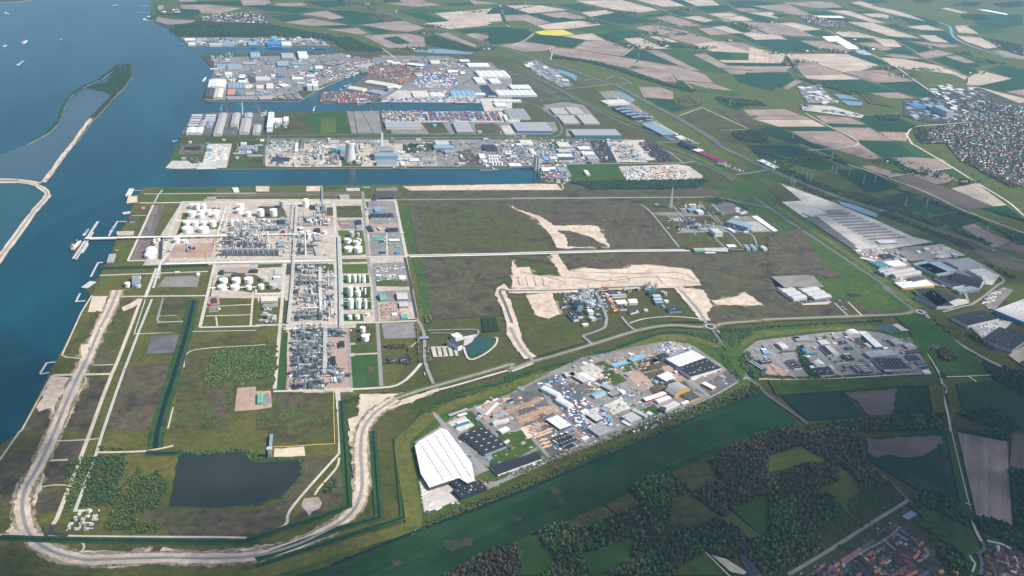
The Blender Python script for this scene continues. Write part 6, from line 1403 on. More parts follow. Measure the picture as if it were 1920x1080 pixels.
# row of cracking furnaces: each furnace a thing
V(380,370,8)
for i in range(11):
    x=300+i*78;c=G(380+(x+30)/8,370+880/8)
    root=empty('cracking_furnace',(c[0],c[1],LAND))
    MB().box(-8,8,-5,10,3,24).ob('firebox','steel_dark',root);MB().box(-6,6,-3,8,24,31).ob('convection_box','steelwork',root)
    for sx in(-7,0,7):MB().box(sx-.6,sx+.6,-6.4,-5.2,0,26).ob('leg','steelwork',root)
    if i>0:MB().cyl(0,4,30,48 if i%4 else 60,1.5,10).ob('stack','hull_dark',root)
    thing(root,'black cracking furnace','furnace','cracking furnaces','at the front of the main unit')
for x,y in((1065,880),(1125,880)):
    c=G(380+x/8,370+y/8);root=MB().lathe(0,0,[(3.8,0),(3.8,20),(2,22),(0.1,22.5)],12).ob('reactor','steel_pale',None,(c[0],c[1],LAND));thing(root,'silver reactor vessel','reactor','silver reactors','beside the furnaces')
V(520,490,8)
UNIT('upper unit with blue compressor house',"270,190 670,90",8,7,7,4,1,4,('steelwork','steel_dark','steel_pale'),12)
UNIT('unit with long air coolers',"245,380 640,250",9,10,9,6,3,4,('steelwork','steel_dark'),13)
UNIT('central distillation unit',"360,650 640,390",14,20,12,8,2,5,('steelwork','steel_dark','steel_pale'),14)
UNIT('lower pipework unit',"250,900 820,770",16,12,12,8,3,5,('steel_dark','steelwork','steelwork'),15)
UNIT('small unit by the plant street',"700,690 850,590",6,5,3,3,0,2,('steelwork','steel_pale'),16)
UNIT('unit beside the tall column',"690,420 850,240",5,6,4,3,0,2,('steelwork','steel_pale'),17)
V(520,600,8)
MX=('steel_dark','steel_dark','steelwork')
UNIT('upper block of the lower process unit',"230,270 690,170",22,16,10,8,3,4,MX,20)
UNIT('second block of the lower process unit',"240,380 640,290",18,12,8,6,3,3,MX,21)
UNIT('tiered frame block of the lower process unit',"240,490 690,400",20,8,6,6,4,2,MX,22)
UNIT('middle block of the lower process unit',"230,600 680,510",18,12,8,6,3,3,MX,23)
UNIT('darker block of the lower process unit',"230,740 680,610",20,14,10,6,3,4,MX,24)
UNIT('bottom block of the lower process unit',"260,880 690,790",16,6,6,5,4,2,MX,25)
UNIT('last row of the lower process unit',"400,1040 690,940",12,6,8,4,3,2,MX,26)
UNIT('compressor frame by the main rack',"740,260 1020,150",14,3,3,3,3,1,('steel_dark','steelwork'),27)
UNIT('utility unit with white boilers',"830,960 1000,830",6,5,5,3,1,3,('steel_pale','steelwork'),28)
UNIT('small blue frame by the rack',"750,540 800,360",6,4,3,2,0,2,('steelwork',),29)
UNIT('right arm of the lower process unit',"740,820 970,740",10,5,4,4,2,1,MX,30)
V(480,540,4)
UNIT('cooler bank with white fans',"30,270 75,140",3,0,1,1,3,0,('steel_pale',),31,'cooler_bank');UNIT('small pump unit in the grass',"80,262 160,230",5,2,3,3,0,1,('steel_pale','steelwork'),32)
V(1200,350,1914/280)
for i,(s,fr)in enumerate((("470,555 760,515",10),("655,500 755,425",8),("640,330 800,280",8),("760,580 990,520",9),("420,470 560,430",5),("880,330 980,300",4),("1200,590 1260,520",4),("540,330 620,295",4))):
    UNIT(['long pipe gantry unit','dark silo frame unit','teal plant unit','ring-shaped pipe unit','small tank-side unit','dark gate unit','dark hopper unit','blower unit'][i],s,fr,fr//2,fr//2,3,1,2,MX if i in(0,1,5,6)else('steelwork','steel_pale'),40+i)
V(1040,530,8);WH('in the works beside the sand site')
for i,(s,fr)in enumerate((("340,320 440,240",6),("500,400 600,270",8),("420,230 540,130",8),("1350,110 1560,80",6))):UNIT(['reactor frame unit','white and grey mixing unit','tank frame unit','dark frame unit'][i],s,fr,fr,fr//2,3,0,3,('steelwork','steel_pale'),60+i)
V(480,250,8);WH('beside the cooling tower')
for i,(s,fr)in enumerate((("470,300 700,240",6),("860,330 1040,270",8),("1120,480 1260,330",9),("250,225 570,150",6),("1750,200 1900,150",5),("700,420 850,270",3))):UNIT(['low ore handling unit','blue filter unit','blue-white gas turbine unit','old foundry steelwork','grey substation frames','demolished works remains'][i],s,fr,fr//2,fr//2,3,0,4,('steelwork','steel_pale'),70+i)
V(300,200,8);WH('on the middle pier')
for i,(s,fr)in enumerate((("1700,330 1900,260",8),("1380,690 1460,600",5),("1130,700 1290,600",4),("1500,160 1600,90",3))):UNIT(['white starch process unit','blue furnace unit','grey furnace unit','quay conveyor unit'][i],s,fr,fr,fr//2,3,0,4,('steel_pale','steelwork'),80+i)
V(340,90,8);WH('on the bulk terminal pier')
for i,(s,fr)in enumerate((("430,210 720,130",10),("950,460 1110,330",8),("700,180 800,100",4),("480,450 620,360",4),("1180,720 1240,640",3))):UNIT(['grey transformer frames','steel process frames','grey gas frames','small tank frames','pale sorting frames'][i],s,fr,fr//2,fr//2,2,1,3,('steelwork','steel_pale')if i!=1 else MX,90+i)
V(480,0,4);WH('on the far pier by the wood')
for i,s in enumerate(("0,345 70,300","280,340 420,300","-90,345 -20,310","130,300 200,285")):UNIT(['dark blue pier plant','grey gravel plant','white pier plant','small pier plant'][i],s,5,4,3,2,0,3,('steelwork','steel_pale'),100+i)
V(0,810,4);WH('at the sandy junction')
UNIT('open-air switchyard of white posts',"485,750 690,590",14,0,0,8,0,3,('steel_pale',),110,'switchyard','switchyard',0.55)
# ---- pipe bridges, one thing each
def PIPE(desc,s,n=4,r=0.6,z=6.0,mt='pipe_white',leg=24,w=None,name='pipe_bridge',walk=False):
    P_=[np.array(p[:2])for p in JG(s,LAND+z)];c=P_[0]
    root=empty(name,(c[0],c[1],LAND));w=w or n*r*2.6
    for i in range(n):
        off=(i-(n-1)/2)*(w/max(n,1));b=MB()
        Lf,Rt=ribbon_pts(P_,2*off if off else 0.001)
        for a_,b_ in zip(Lf,Lf[1:]):b.tube((*(a_-c),z),(*(b_-c),z),r,6)
        b.ob('pipe',mt if i%3 or mt!='pipe_white' else 'steel_pale',root)
    if leg:
        tr=MB().box(-0.5,0.5,-w/2-1,w/2+1,z-r-0.9,z-r-0.1).box(-0.5,0.5,-w/2-1,-w/2,0,z-r-.9).box(-0.5,0.5,w/2,w/2+1,0,z-r-.9).mesh('trestle','steelwork')
        for a_,b_ in zip(P_,P_[1:]):
            L=np.linalg.norm(b_-a_);k2=max(1,int(L/leg))
            for q in range(k2):
                p=a_+(b_-a_)*(q+.5)/k2-c;ob('trestle',tr,root,(p[0],p[1],0),math.atan2((b_-a_)[1],(b_-a_)[0]))
    return thing(root,desc,'pipe bridge')
WH('')
PIPE('long white pipe bridge from the jetty across the tank farm',"01 640,706 1690,686",7,0.8,11,w=13)
PIPE('continuation of the white pipe bridge through the main unit',"01 1690,686 1920,684; 11 0,680 480,672",5,0.8,9,w=9)
PIPE('white pipe street south of the main unit',"01 1235,900 1560,892; 11 -320,890 220,880 580,874",6,0.8,3,w=11,leg=40)
PIPE('upright grey pipe street between the units',"11 305,460 290,700 268,1080; 12 240,260",6,0.7,8,'steel_pale',w=11)
PIPE('wide grey pipe street beside the row tank farm',"11 622,690 636,1080; 12 640,290",9,0.7,8,'steel_pale',w=15)
PIPE('pale pipe street through the distillation unit',"11 480,920 478,1080; 12 490,200",5,0.8,10,w=11)
PIPE('main pipe rack of the lower process unit',"12 520,290 515,640",6,0.8,11,'steel_pale',w=13)
PIPE('white pipeline across the heath',"11 1150,846 1920,829; 21 0,828 800,806 1335,801",3,0.9,2.5,w=8,leg=60)
PIPE('pipeline bend up to the heath works',"21 1330,800 1230,690 1110,535 1270,528",3,0.8,3,w=7,leg=50)
PIPE('grey pipeline running down to the switchyard',"02 1138,85 1040,330 900,700 770,1080; 03 700,230 562,590 690,588",3,0.9,2.0,'steel_pale',w=8,leg=60)
PIPE('thin pipe track beside the sandy track',"02 1090,85 1005,345 1500,325 1920,318",2,0.6,2,'steel_pale',w=4,leg=60)
PIPE('yellow gas pipe from the lower process unit',"12 510,655 514,768 580,775 586,1080; 13 590,88 430,95 240,110 130,112",1,.9,4,'pipe_yellow',leg=40)
PIPE('yellow gas pipe beside the flare pit',"01 1440,795 1600,790 1612,690",1,1.2,5,'pipe_yellow',leg=30)
PIPE('second yellow gas pipe by the flare pit',"01 1455,806 1550,803 1548,865",1,1.0,5,'pipe_yellow',leg=30)
PIPE('white pipes north of the plant',"01 1320,575 1700,570",3,.7,3,w=6);PIPE('white pipes behind the upper tank farm',"01 1350,512 1700,505",3,.7,3,w=6);PIPE('upright pale pipes left of the tank farm',"01 1440,560 1200,900 1190,1010",4,.7,4,'steel_pale',w=9)
PIPE('pale pipes along the tank farm street',"01 1700,455 1625,690",4,.7,4,'pipe_white',w=8);PIPE('white pipes over the cooling inlet',"01 1205,890 1190,940 1150,1080",4,.7,4,w=9)
PIPE('white pipes in front of the west tank farm',"01 1570,1078 1920,1072; 12 0,42 190,38",4,.7,2,w=8,leg=40);PIPE('white pipe run over the lower unit',"12 205,310 450,303",3,.7,5,w=6);PIPE('tall grey pipe bridge to the basin',"11 495,315 497,470",4,.8,8,'steelwork',w=9)
PIPE('white pipes beside the sidings street',"11 0,455 180,452; 11 400,445 560,440",3,.7,3,w=6,leg=40);PIPE('white pipes above the unit road',"11 60,610 130,607",3,1.3,6,w=10);PIPE('conveyor gallery of the coal yard',"11 1060,115 1210,108",2,2.0,9,'pipe_white',w=6)
PIPE('thick white steam main',"12 330,150 470,147",2,1.8,8,w=6,leg=20);PIPE('silver pipes across the tank rows',"12 655,100 860,97",2,.6,3,w=5,leg=40);PIPE('silver pipes across the first rows',"11 655,1052 855,1050",2,.6,3,w=5,leg=40)
# ---- cooling tower, chimneys, towers
WH('')
def at8(ox,oy,x,y,s=8,z=LAND):return G(ox+x/s,oy+y/s,z)
c=at8(480,250,1412,405);R0=30.0
root=empty('cooling_tower',(c[0],c[1]+6,LAND));HT=92
prof=[(R0*(0.70+0.30*max(0,1-t*1.35)**1.5+0.02*max(0,t-.8)*5),4+(HT-4)*t)for t in[i/12 for i in range(13)]]
MB().lathe(0,0,prof+[(r-1.0,z)for r,z in prof[::-1]],36).ob('shell','concrete_shell',root,smooth=True)
for i in range(24):a=i*math.pi/12;MB().tube((R0*math.cos(a),R0*math.sin(a),0),(R0*.985*math.cos(a+.13),R0*.985*math.sin(a+.13),4.6),0.5,5).ob('leg','concrete',root)
MB().lathe(0,0,[(R0+5,0.6),(R0+5,1.4),(R0+3,1.4)],36).ob('basin_rim','concrete',root)
thing(root,'tall pale concrete cooling tower on the basin bank','cooling tower')
def chimney(desc,p,h,r,mt,r2=None,cap=None,lean=None):
    root=empty('chimney',(p[0],p[1],LAND));MB().cyl(0,0,0,h,r,12,r2 or r*.85).ob('stack',mt,root)
    if cap:MB().cyl(0,0,h-5,h+1,(r2 or r)*1.15,12).ob('cap',cap,root)
    return thing(root,desc,'chimney')
chimney('left one of twin white chimneys beside the waste plant',at8(700,200,122,612),80,2.3,'lamp_white');chimney('right one of twin white chimneys beside the waste plant',at8(700,200,140,612),80,2.3,'lamp_white')
chimney('tall pale stack in front of the black furnaces',at8(380,370,1545,870),88,3.2,'pipe_white',2.6);chimney('slim cream column with a black top',at8(520,490,765,400),74,1.5,'pipe_white',1.2,'hull_dark')
chimney('white and red banded stack by the sidings',at8(380,370,1520,330),40,2.4,'steel_pale');chimney('steel flare stack behind the vessels',at8(380,370,735,560),58,1.3,'steelwork');chimney('dark flare stack beside the grey unit',at8(200,345,1200,1010),55,1.2,'hull_dark')
for i,(x,y,h)in enumerate(((505,545,36),(375,540,34),(600,500,30),(1020,470,40),(1045,470,40),(950,400,22))):chimney('thin steel mast column',at8(380,370,x,y),h,0.9,'steel_pale').__setitem__("group",'thin columns of the main unit')
c=at8(200,345,1250,1000);root=empty('ground_flare',(c[0],c[1],LAND));MB().cyl(0,0,0,16,6,14).ob('flare_pot','hull_dark',root);MB().cyl(14,6,0,12,5,14).ob('flare_pot','hull_dark',root);frame_mesh(16,12,9,2,3).ob('frame','steelwork',root,(0,-14,0));thing(root,'black enclosed ground flare with yellow pipes','flare')
# silo tower at the dock head
c=at8(920,200,690,965);root=empty('silo_tower',(c[0],c[1]+12,LAND));MB().box(-13,13,-13,13,0,74).ob('wall','concrete',root);MB().box(-13.6,13.6,-13.6,13.6,68,78).ob('head_house','steel',root)
for sx in(-1,1):
    for q in range(3):MB().cyl(sx*7,-12+q*2.0,0,66,4.6,12).ob('silo','concrete',root)
thing(root,'tall grey concrete silo tower at the head of the basin','silo')
# lattice mast and pylons
def lattice(b,h,w0,w1,n,t=0.55):
    for q in range(n):
        z0,z1=h*q/n,h*(q+1)/n;a0,a1=w0+(w1-w0)*q/n,w0+(w1-w0)*(q+1)/n
        P0=[(-a0,-a0,z0),(a0,-a0,z0),(a0,a0,z0),(-a0,a0,z0)];P1=[(-a1,-a1,z1),(a1,-a1,z1),(a1,a1,z1),(-a1,a1,z1)]
        for i in range(4):
            b.tube(P0[i],P1[i],t,4);b.tube(P0[i],P1[(i+1)%4],t*.6,4);b.tube(P0[(i+1)%4],P1[i],t*.6,4);b.tube(P1[i],P1[(i+1)%4],t*.6,4)
    return b
V(1200,350,1914/280);c=GP("388,282")[0];root=empty('lattice_mast',(c[0],c[1],LAND));lattice(MB(),98,6.5,1.2,13,0.8).ob('tower','steel_pale',root);MB().tube((0,0,98),(0,0,106),.5).ob('antenna','steel_pale',root)
for z in(60,80,92):MB().box(-3.2,3.2,-3.2,3.2,z,z+.6).ob('platform','steel_pale',root)
thing(root,'tall white lattice radio mast beside the heath works','mast')
PYL=lattice(MB(),46,4.0,0.9,8,0.3)
ARM=MB()
for z,l in((30,11),(37,9),(43,6)):
    for sx in(-1,1):ARM.tube((0,-0.8,z),(sx*l,0,z+.6),.35,4).tube((0,.8,z),(sx*l,0,z+.6),.35,4).tube((sx*l,0,z+.6),(sx*l,0,z-2.5),.25,4)
PYL_M,ARM_M=PYL.mesh('tower','steelwork'),ARM.mesh('crossarms','steelwork')
for i,s in enumerate(("20 340,150","20 472,212","20 946,438","20 1470,692","20 1632,795","20 100,40","31 170,300","31 190,325","31 285,270","31 320,285","31 475,225","31 505,230","31 605,245","31 800,290","31 712,300","31 1185,478","31 1028,470","31 1635,680","31 475,120","30 185,1045")):
    p=JG(s)[0];root=empty('power_pylon',(p[0],p[1],LAND),0.5);ob('tower',PYL_M,root);ob('crossarms',ARM_M,root);thing(root,'steel lattice power pylon','pylon','power pylons','in the polder')
# wind turbines, mill
for i,s in enumerate(("00 1820,862","00 1787,975")):
    p=JG(s)[0];root=empty('wind_turbine',(p[0],p[1],LAND),-0.35);MB().cyl(0,0,0,62,2.4,14,1.3).ob('tower','lamp_white',root);MB().box(-1.8,1.8,-4,5,61,65).ob('nacelle','lamp_white',root)
    hb=MB().cyl(0,0,-1.2,1.2,1.6,10).ob('hub','lamp_white',root,(0,-5,63));hb.rotation_euler=(math.pi/2,0,0)
    for q in range(3):
        a=0.5+i*0.6+q*2.0944;b=MB();b.add([(-1.3,-.3,0),(1.3,-.3,0),(1.3,.3,0),(-1.3,.3,0),(-.4,-.15,26),(.4,-.15,26),(.4,.15,26),(-.4,.15,26)],[(0,3,2,1),(4,5,6,7),(0,1,5,4),(1,2,6,5),(2,3,7,6),(3,0,4,7)])
        o=b.ob('blade','lamp_white',root,(0,-5.6,63));o.rotation_euler=(0,a,0)
    thing(root,['white wind turbine behind the rear transit shed','white wind turbine in front of the beige transit sheds'][i],'wind turbine')
V(1580,600,8);p=GP("1385,465")[0];root=empty('windmill',(p[0],p[1],LAND),-0.6);MB().lathe(0,0,[(6.5,0),(6.3,3),(4.2,17),(3.8,17.4)],14).ob('tower','brick',root);MB().lathe(0,0,[(4.2,17.3),(3.6,19.6),(0.1,21.4)],12).ob('cap','slate',root)
for q in range(4):o=MB().box(-.25,.25,-.15,.15,0,12.5).box(-.2,1.9,-.1,.1,2.5,12.3).ob('sail','lamp_white',root,(0,-5.2,18));o.rotation_euler=(0,0.35+q*1.5708,0)
MB().lathe(0,0,[(9.5,0),(9.5,4.0),(9.0,4.2),(6.0,4.2)],14).ob('stage','brown',root)
thing(root,'old windmill with white sails standing in the green meadow','windmill')
# ---- ships, barges, jetties, cranes
def BARGE(desc,s,L,w=None,hull='hull_dark',deck='pale',hold='grey',house='white',cat='barge',h=3.0):
    P_=JG(s,0.0);d=P_[1][:2]-P_[0][:2];a=math.atan2(d[1],d[0]);c=(P_[0]+P_[1])/2;L=L or np.linalg.norm(d);w=w or L*.13
    root=empty('barge' if cat=='barge' else 'ship',(c[0],c[1],0.0),a)
    O=[(-L/2,-w/2*.8),(-L/2,w/2*.8),(-L*.44,w/2),(L*.36,w/2),(L*.46,w/4),(L/2,0),(L*.46,-w/4),(L*.36,-w/2),(-L*.44,-w/2)];n=len(O)
    ob('hull',mesh('hull',[(x*.97,y*.9,-0.8)for x,y in O]+[(x,y,h)for x,y in O],[(i,n+i,n+(i+1)%n,(i+1)%n)for i in range(n)],hull),root)
    ob('deck',mesh('deck',[(x,y,h)for x,y in O],[tuple(range(n-1,-1,-1))],deck),root)
    for q in range(3):MB().box(-L*.28+q*L*.2,-L*.28+q*L*.2+L*.18,-w*.36,w*.36,h,h+1.4).ob('hatch',hold,root)
    MB().box(-L*.46,-L*.36,-w*.38,w*.38,h,h+(5 if cat=='barge' else 14)).box(-L*.44,-L*.39,-w*.3,w*.3,h+(5 if cat=='barge' else 14),h+(7.5 if cat=='barge' else 18)).ob('wheelhouse',house,root)
    if cat=='ship':MB().cyl(-L*.45,0,h+14,h+22,2,10).ob('funnel','orange',root);MB().tube((L*.1,0,h),(L*.1,0,h+20),.6).ob('mast','lamp_white',root)
    return thing(root,desc,cat)
WH('')
BARGE('orange-sterned gas tanker lying at the jetty',"01 545,800 605,735",92,15,'orange','cream','white','white','ship',6);BARGE('white tank barge at the jetty head',"01 600,835 668,735",96,12,'steel_pale','white','pale');BARGE('blue-decked barge behind the jetty',"01 625,700 668,635",80,11,'hull_dark','lblue','steel')
BARGE('blue tanker barge at the small quay',"01 825,680 862,610",85,11,'blue','lblue','steel');BARGE('covered white barge at the corner quay, outer one',"01 948,398 980,335",None,11,'hull_dark','white','white');BARGE('covered white barge at the corner quay, inner one',"01 968,400 1000,337",None,11,'hull_dark','white','white')
BARGE('long barge passing on the estuary',"00 845,48 885,38",None,14,'hull_dark','white','pale');BARGE('white freighter with a wake on the estuary',"00 176,335 202,308",None,22,'hull_dark','white','white','white','ship',5);BARGE('grey barge on the near fairway',"00 132,495 178,458",None,18,'hull_dark','pale','grey');BARGE('small coaster at the picture edge',"00 30,355 46,342",None,20,'hull_dark','white','pale');BARGE('sailing barge in mid estuary',"00 456,303 472,292",None,12,'hull_dark','pale','brown');BARGE('far white ship near the top corner',"00 38,100 70,110",None,14,'hull_dark','white','white')
BARGE('white barge moored off the bulk pier',"00 1522,615 1545,582",None,14,'hull_dark','white','white');BARGE('dark pusher barge at the shipyard',"00 1080,148 1110,160",None,30,'hull_dark','pale','grey');BARGE('dark barge at the shipyard',"00 1112,130 1140,140",None,34,'hull_dark','navy','navy');BARGE('blue tug off the timber sheds',"00 1295,1070 1330,1055",None,16,'hull_dark','lblue','blue')
BARGE('long barge in the far harbour',"10 420,370 525,368",None,15,'hull_dark','dgreen','navy');BARGE('red and white coaster at the container quay',"10 1485,775 1600,775",None,22,'hull_red','salmon','pale','white','ship',5);BARGE('pale barge at the container quay',"10 1635,775 1730,775",None,13,'steel','pale','lblue');BARGE('red and white ship at the scrap quay',"10 612,773 690,770",None,20,'hull_red','pale','rust','white','ship',5);BARGE('black and white ship at the scrap quay',"10 752,780 860,768",None,24,'hull_dark','pale','grey','white','ship',6)
BARGE('brown barge at the scrap tip',"10 480,762 552,755",None,18,'rust','salmon','rust');BARGE('white coaster in the short basin',"10 722,575 768,548",None,18,'steel','white','pale','white','ship',4);BARGE('white barge by the blade yard',"01 1465,190 1630,186",None,13,'steel','white','white');BARGE('green barge at the power station quay',"11 1022,183 1135,180",None,13,'dgreen','pale','yard_dark');BARGE('dark barge at the far pier',"10 120,354 165,353",None,14,'hull_dark','white','pale');BARGE('small workboat at the pier corner',"00 1360,338 1376,332",None,16,'hull_dark','lblue','blue')
BARGE('grey barge at the scrap basin',"10 660,655 720,632",None,14,'hull_dark','grey','mid');BARGE('white workboat by the silo quay',"10 460,678 510,660",None,12,'hull_dark','white','pale');BARGE('blue tug at the scrap tip',"10 510,712 545,690",None,16,'hull_dark','navy','salmon')
def WAKE(s):pass
def JETTY(desc,s,w,z=3.5,mt='concrete',post=22):
    P_=[np.array(p[:2])for p in JG(s,z)];c=P_[0];root=empty('jetty',(c[0],c[1],0.0));Lf,Rt=ribbon_pts(P_,w);n=len(P_)
    vs_=[(*(p-c),z)for p in Rt]+[(*(p-c),z)for p in Lf]+[(*(p-c),z-1.2)for p in Rt]+[(*(p-c),z-1.2)for p in Lf]
    fs=[(i,i+1,n+i+1,n+i)for i in range(n-1)]+[(2*n+i,3*n+i,3*n+i+1,2*n+i+1)for i in range(n-1)]+[(i,2*n+i,2*n+i+1,i+1)for i in range(n-1)]+[(n+i,n+i+1,3*n+i+1,3*n+i)for i in range(n-1)]
    ob('deck',mesh('deck',vs_,fs,mt),root)
    pm_=MB().cyl(0,0,-2,z-1,0.9,8).mesh('pile','steel_dark')
    for a_,b_ in zip(P_,P_[1:]):
        for q in range(max(1,int(np.linalg.norm(b_-a_)/post))):
            p=a_+(b_-a_)*(q+.5)/max(1,int(np.linalg.norm(b_-a_)/post))-c;ob('pile',pm_,root,(p[0],p[1],0))
    return thing(root,desc,'jetty')
JETTY('long jetty head with mooring dolphins',"01 548,860 735,580",9);JETTY('second arm of the jetty head',"01 570,865 700,660",6);JETTY('approach jetty under the white pipe bridge',"01 630,715 870,708",14);JETTY('dark cooling water intake wall',"01 680,995 735,890 770,885",6);JETTY('small barge quay below the pipe bridge',"01 815,690 880,580 950,582",6);JETTY('concrete mooring quay at the corner',"01 1005,346 1070,348",4)
JETTY('loading platform with a white gantry',"01 920,520 990,510",26,3.2);JETTY('small concrete outfall pier on the shore',"02 640,95 570,100 600,40",6);JETTY('floating wall of the small inlet',"02 300,640 350,560 440,552",6);JETTY('closing boom of the inlet',"02 300,645 370,632",5);JETTY('thin ferry jetty on the far shore',"00 1030,93 1115,97",6);JETTY('thin upper jetty on the far shore',"00 1045,45 1115,44",6);JETTY('cargo pier by the pump station',"01 630,1078 700,1030",24,3.0);JETTY('short jetty of the tank terminal',"11 1770,175 1790,188",8);JETTY('row of mooring piles at the terminal',"11 1680,195 1820,192",4)
def CRANE(desc,s,h,col='orange',jib=34,a=0.6,kind='crane'):
    p=JG(s)[0];root=empty('harbour_crane',(p[0],p[1],LAND),a);b=MB()
    for sx in(-5,5):
        for sy in(-5,5):b.tube((sx,sy,0),(sx*.5,sy*.5,h*.4),.8,5)
    b.ob('portal','steelwork',root);MB().box(-3.5,3.5,-3.5,5,h*.4,h*.55).ob('cabin',col,root);MB().tube((0,0,h*.5),(0,-3,h),.9,5).tube((0,-3,h),(0,4,h*.55),.5,5).ob('tower',col,root);MB().tube((0,-3,h*.55),(0,-jib,h*1.05),.8,5).tube((0,-3,h),(0,-jib,h*1.05),.35,4).ob('jib',col,root)
    return thing(root,desc,'crane')
CRANE('slender red crane behind the longest transit shed',"00 1700,848",50,'red',12,2.8);CRANE('red portal crane on the basin quay',"10 25,850",42,'orange',26,-1.3);CRANE('white luffing crane by the green plot',"10 432,848",34,'lamp_white',22,2.6);CRANE('blue mobile crane on the blade yard',"01 1490,170",46,'lblue',40,-1.0);CRANE('orange crane on the container quay',"10 1015,768",40,'orange',22,0.9);CRANE('dark crane at the quay end',"10 1650,765",44,'steel',20,0.4);CRANE('thin steel crane at the pier corner',"00 1660,845",46,'steelwork',10,2.0);CRANE('orange crane of the cinder plot',"10 862,830",22,'orange',20,1.2)
V(1040,530,8)
for i,(s,w)in enumerate((("700,130 790,115",8),("880,460 980,440",8))):
    ctr,a,w_,d_,_=place_rect(s,LAND);root=empty('gantry_crane',(ctr[0],ctr[1],LAND),a);MB().box(-w_/2,w_/2,-2,2,14,17).ob('girder','orange',root)
    for sx in(-1,1):MB().box(sx*w_/2-1,sx*w_/2+1,-6,6,0,3).box(sx*w_/2-.7,sx*w_/2+.7,-5,-4,0,15).box(sx*w_/2-.7,sx*w_/2+.7,4,5,0,15).ob('leg','orange',root)
    thing(root,['orange gantry crane at the far end of the rail yard','orange gantry crane at the near end of the rail yard'][i],'crane',None,'')
V(480,810,4);p=GP("105,195")[0];root=empty('conveyor_tower',(p[0],p[1],LAND));lattice(MB(),30,4.5,3.5,4,.6).ob('tower','steelwork',root);MB().box(-4,4,0,95,9,12).ob('gallery','steel',root);MB().box(-7,7,-6,6,28,31).ob('head','pale',root);thing(root,'slim blue-grey gallery tower beside the reservoir','tower')
# ================================================================== TREES AND WOODS
PHI=(1+5**.5)/2
ICO=np.array([(-1,PHI,0),(1,PHI,0),(-1,-PHI,0),(1,-PHI,0),(0,-1,PHI),(0,1,PHI),(0,-1,-PHI),(0,1,-PHI),(PHI,0,-1),(PHI,0,1),(-PHI,0,-1),(-PHI,0,1)])/math.sqrt(1+PHI*PHI)
ICF=np.array([(0,11,5),(0,5,1),(0,1,7),(0,7,10),(0,10,11),(1,5,9),(5,11,4),(11,10,2),(10,7,6),(7,1,8),(3,9,4),(3,4,2),(3,2,6),(3,6,8),(3,8,9),(4,9,5),(2,4,11),(6,2,10),(8,6,7),(9,8,1)])
def crown(nl,seed):
    """crown of several ragged leaf clumps, unit radius, from z 0.25 to 1"""
    r=np.random.RandomState(seed);vs_,fs,sh=[],[],[]
    for i in range(nl):
        a=2.4*i+r.uniform(0,.8);t=(i+.4)/nl;rad=.62*math.sin(math.pi*min(1,.25+.75*t))if nl>1 else 0
        c=np.array([rad*math.cos(a),rad*math.sin(a),.38+.48*t]);s=r.uniform(.42,.62)*(1.25 if nl<4 else 1.0)
        v=ICO*(s*r.uniform(.6,1.3,(12,1)));v[:,2]*=.42
        vs_.append(v+c);fs.append(ICF+12*i);sh+=[r.uniform(.72,1.28)]*12
    return np.concatenate(vs_),np.concatenate(fs),np.array(sh)
LOD={n:[crown(n,50+n*7+q)for q in range(5)]for n in(2,3,7)}
def inside(pts,poly):
    x,y=pts[:,0],pts[:,1];res=np.zeros(len(pts),bool);n=len(poly)
    for i in range(n):
        (x0,y0),(x1,y1)=poly[i][:2],poly[(i+1)%n][:2]
        cnd=((y0>y)!=(y1>y));res^=cnd&(x<(x1-x0)*(y-y0)/((y1-y0)or 1e-9)+x0)
    return res
def fill(poly,sp):
    P_=np.array([p[:2]for p in poly]);lo,hi=P_.min(0),P_.max(0)
    nx,ny=int((hi[0]-lo[0])/sp)+1,int((hi[1]-lo[1])/sp)+1
    g=np.stack(np.meshgrid(np.arange(nx),np.arange(ny)),-1).reshape(-1,2)*sp+lo;g=g+NP.uniform(-.45,.45,g.shape)*sp
    return g[inside(g,poly)]
def belt(s,w,sp):
    P_=[np.array(p[:2])for p in JG(s)];out=[]
    for a,b in zip(P_,P_[1:]):
        L=np.linalg.norm(b-a);n=int(L*w/sp/sp)+1;d=(b-a)/L;nn=np.array([-d[1],d[0]])
        t=NP.uniform(0,L,n);u=NP.uniform(-w/2,w/2,n);out.append(a+t[:,None]*d+u[:,None]*nn)
    return np.concatenate(out)
PAL=dict(brown=[(.062,.044,.029),(.080,.055,.034),(.046,.040,.024),(.034,.052,.018),(.052,.070,.022),(.095,.070,.045)],mixed=[(.026,.056,.016),(.042,.078,.020),(.060,.046,.028),(.080,.110,.026),(.020,.044,.015),(.055,.090,.022)],bright=[(.075,.125,.026),(.100,.135,.030),(.055,.100,.022),(.045,.080,.02)],dark=[(.018,.048,.020),(.024,.058,.022),(.030,.066,.022)],
           bush=[(.035,.080,.020),(.055,.100,.026),(.030,.065,.018),(.075,.105,.03)],tan=[(.150,.125,.062),(.120,.110,.05),(.085,.095,.035)],plant=[(.045,.085,.022),(.060,.100,.025),(.08,.105,.028)])
FOR={}
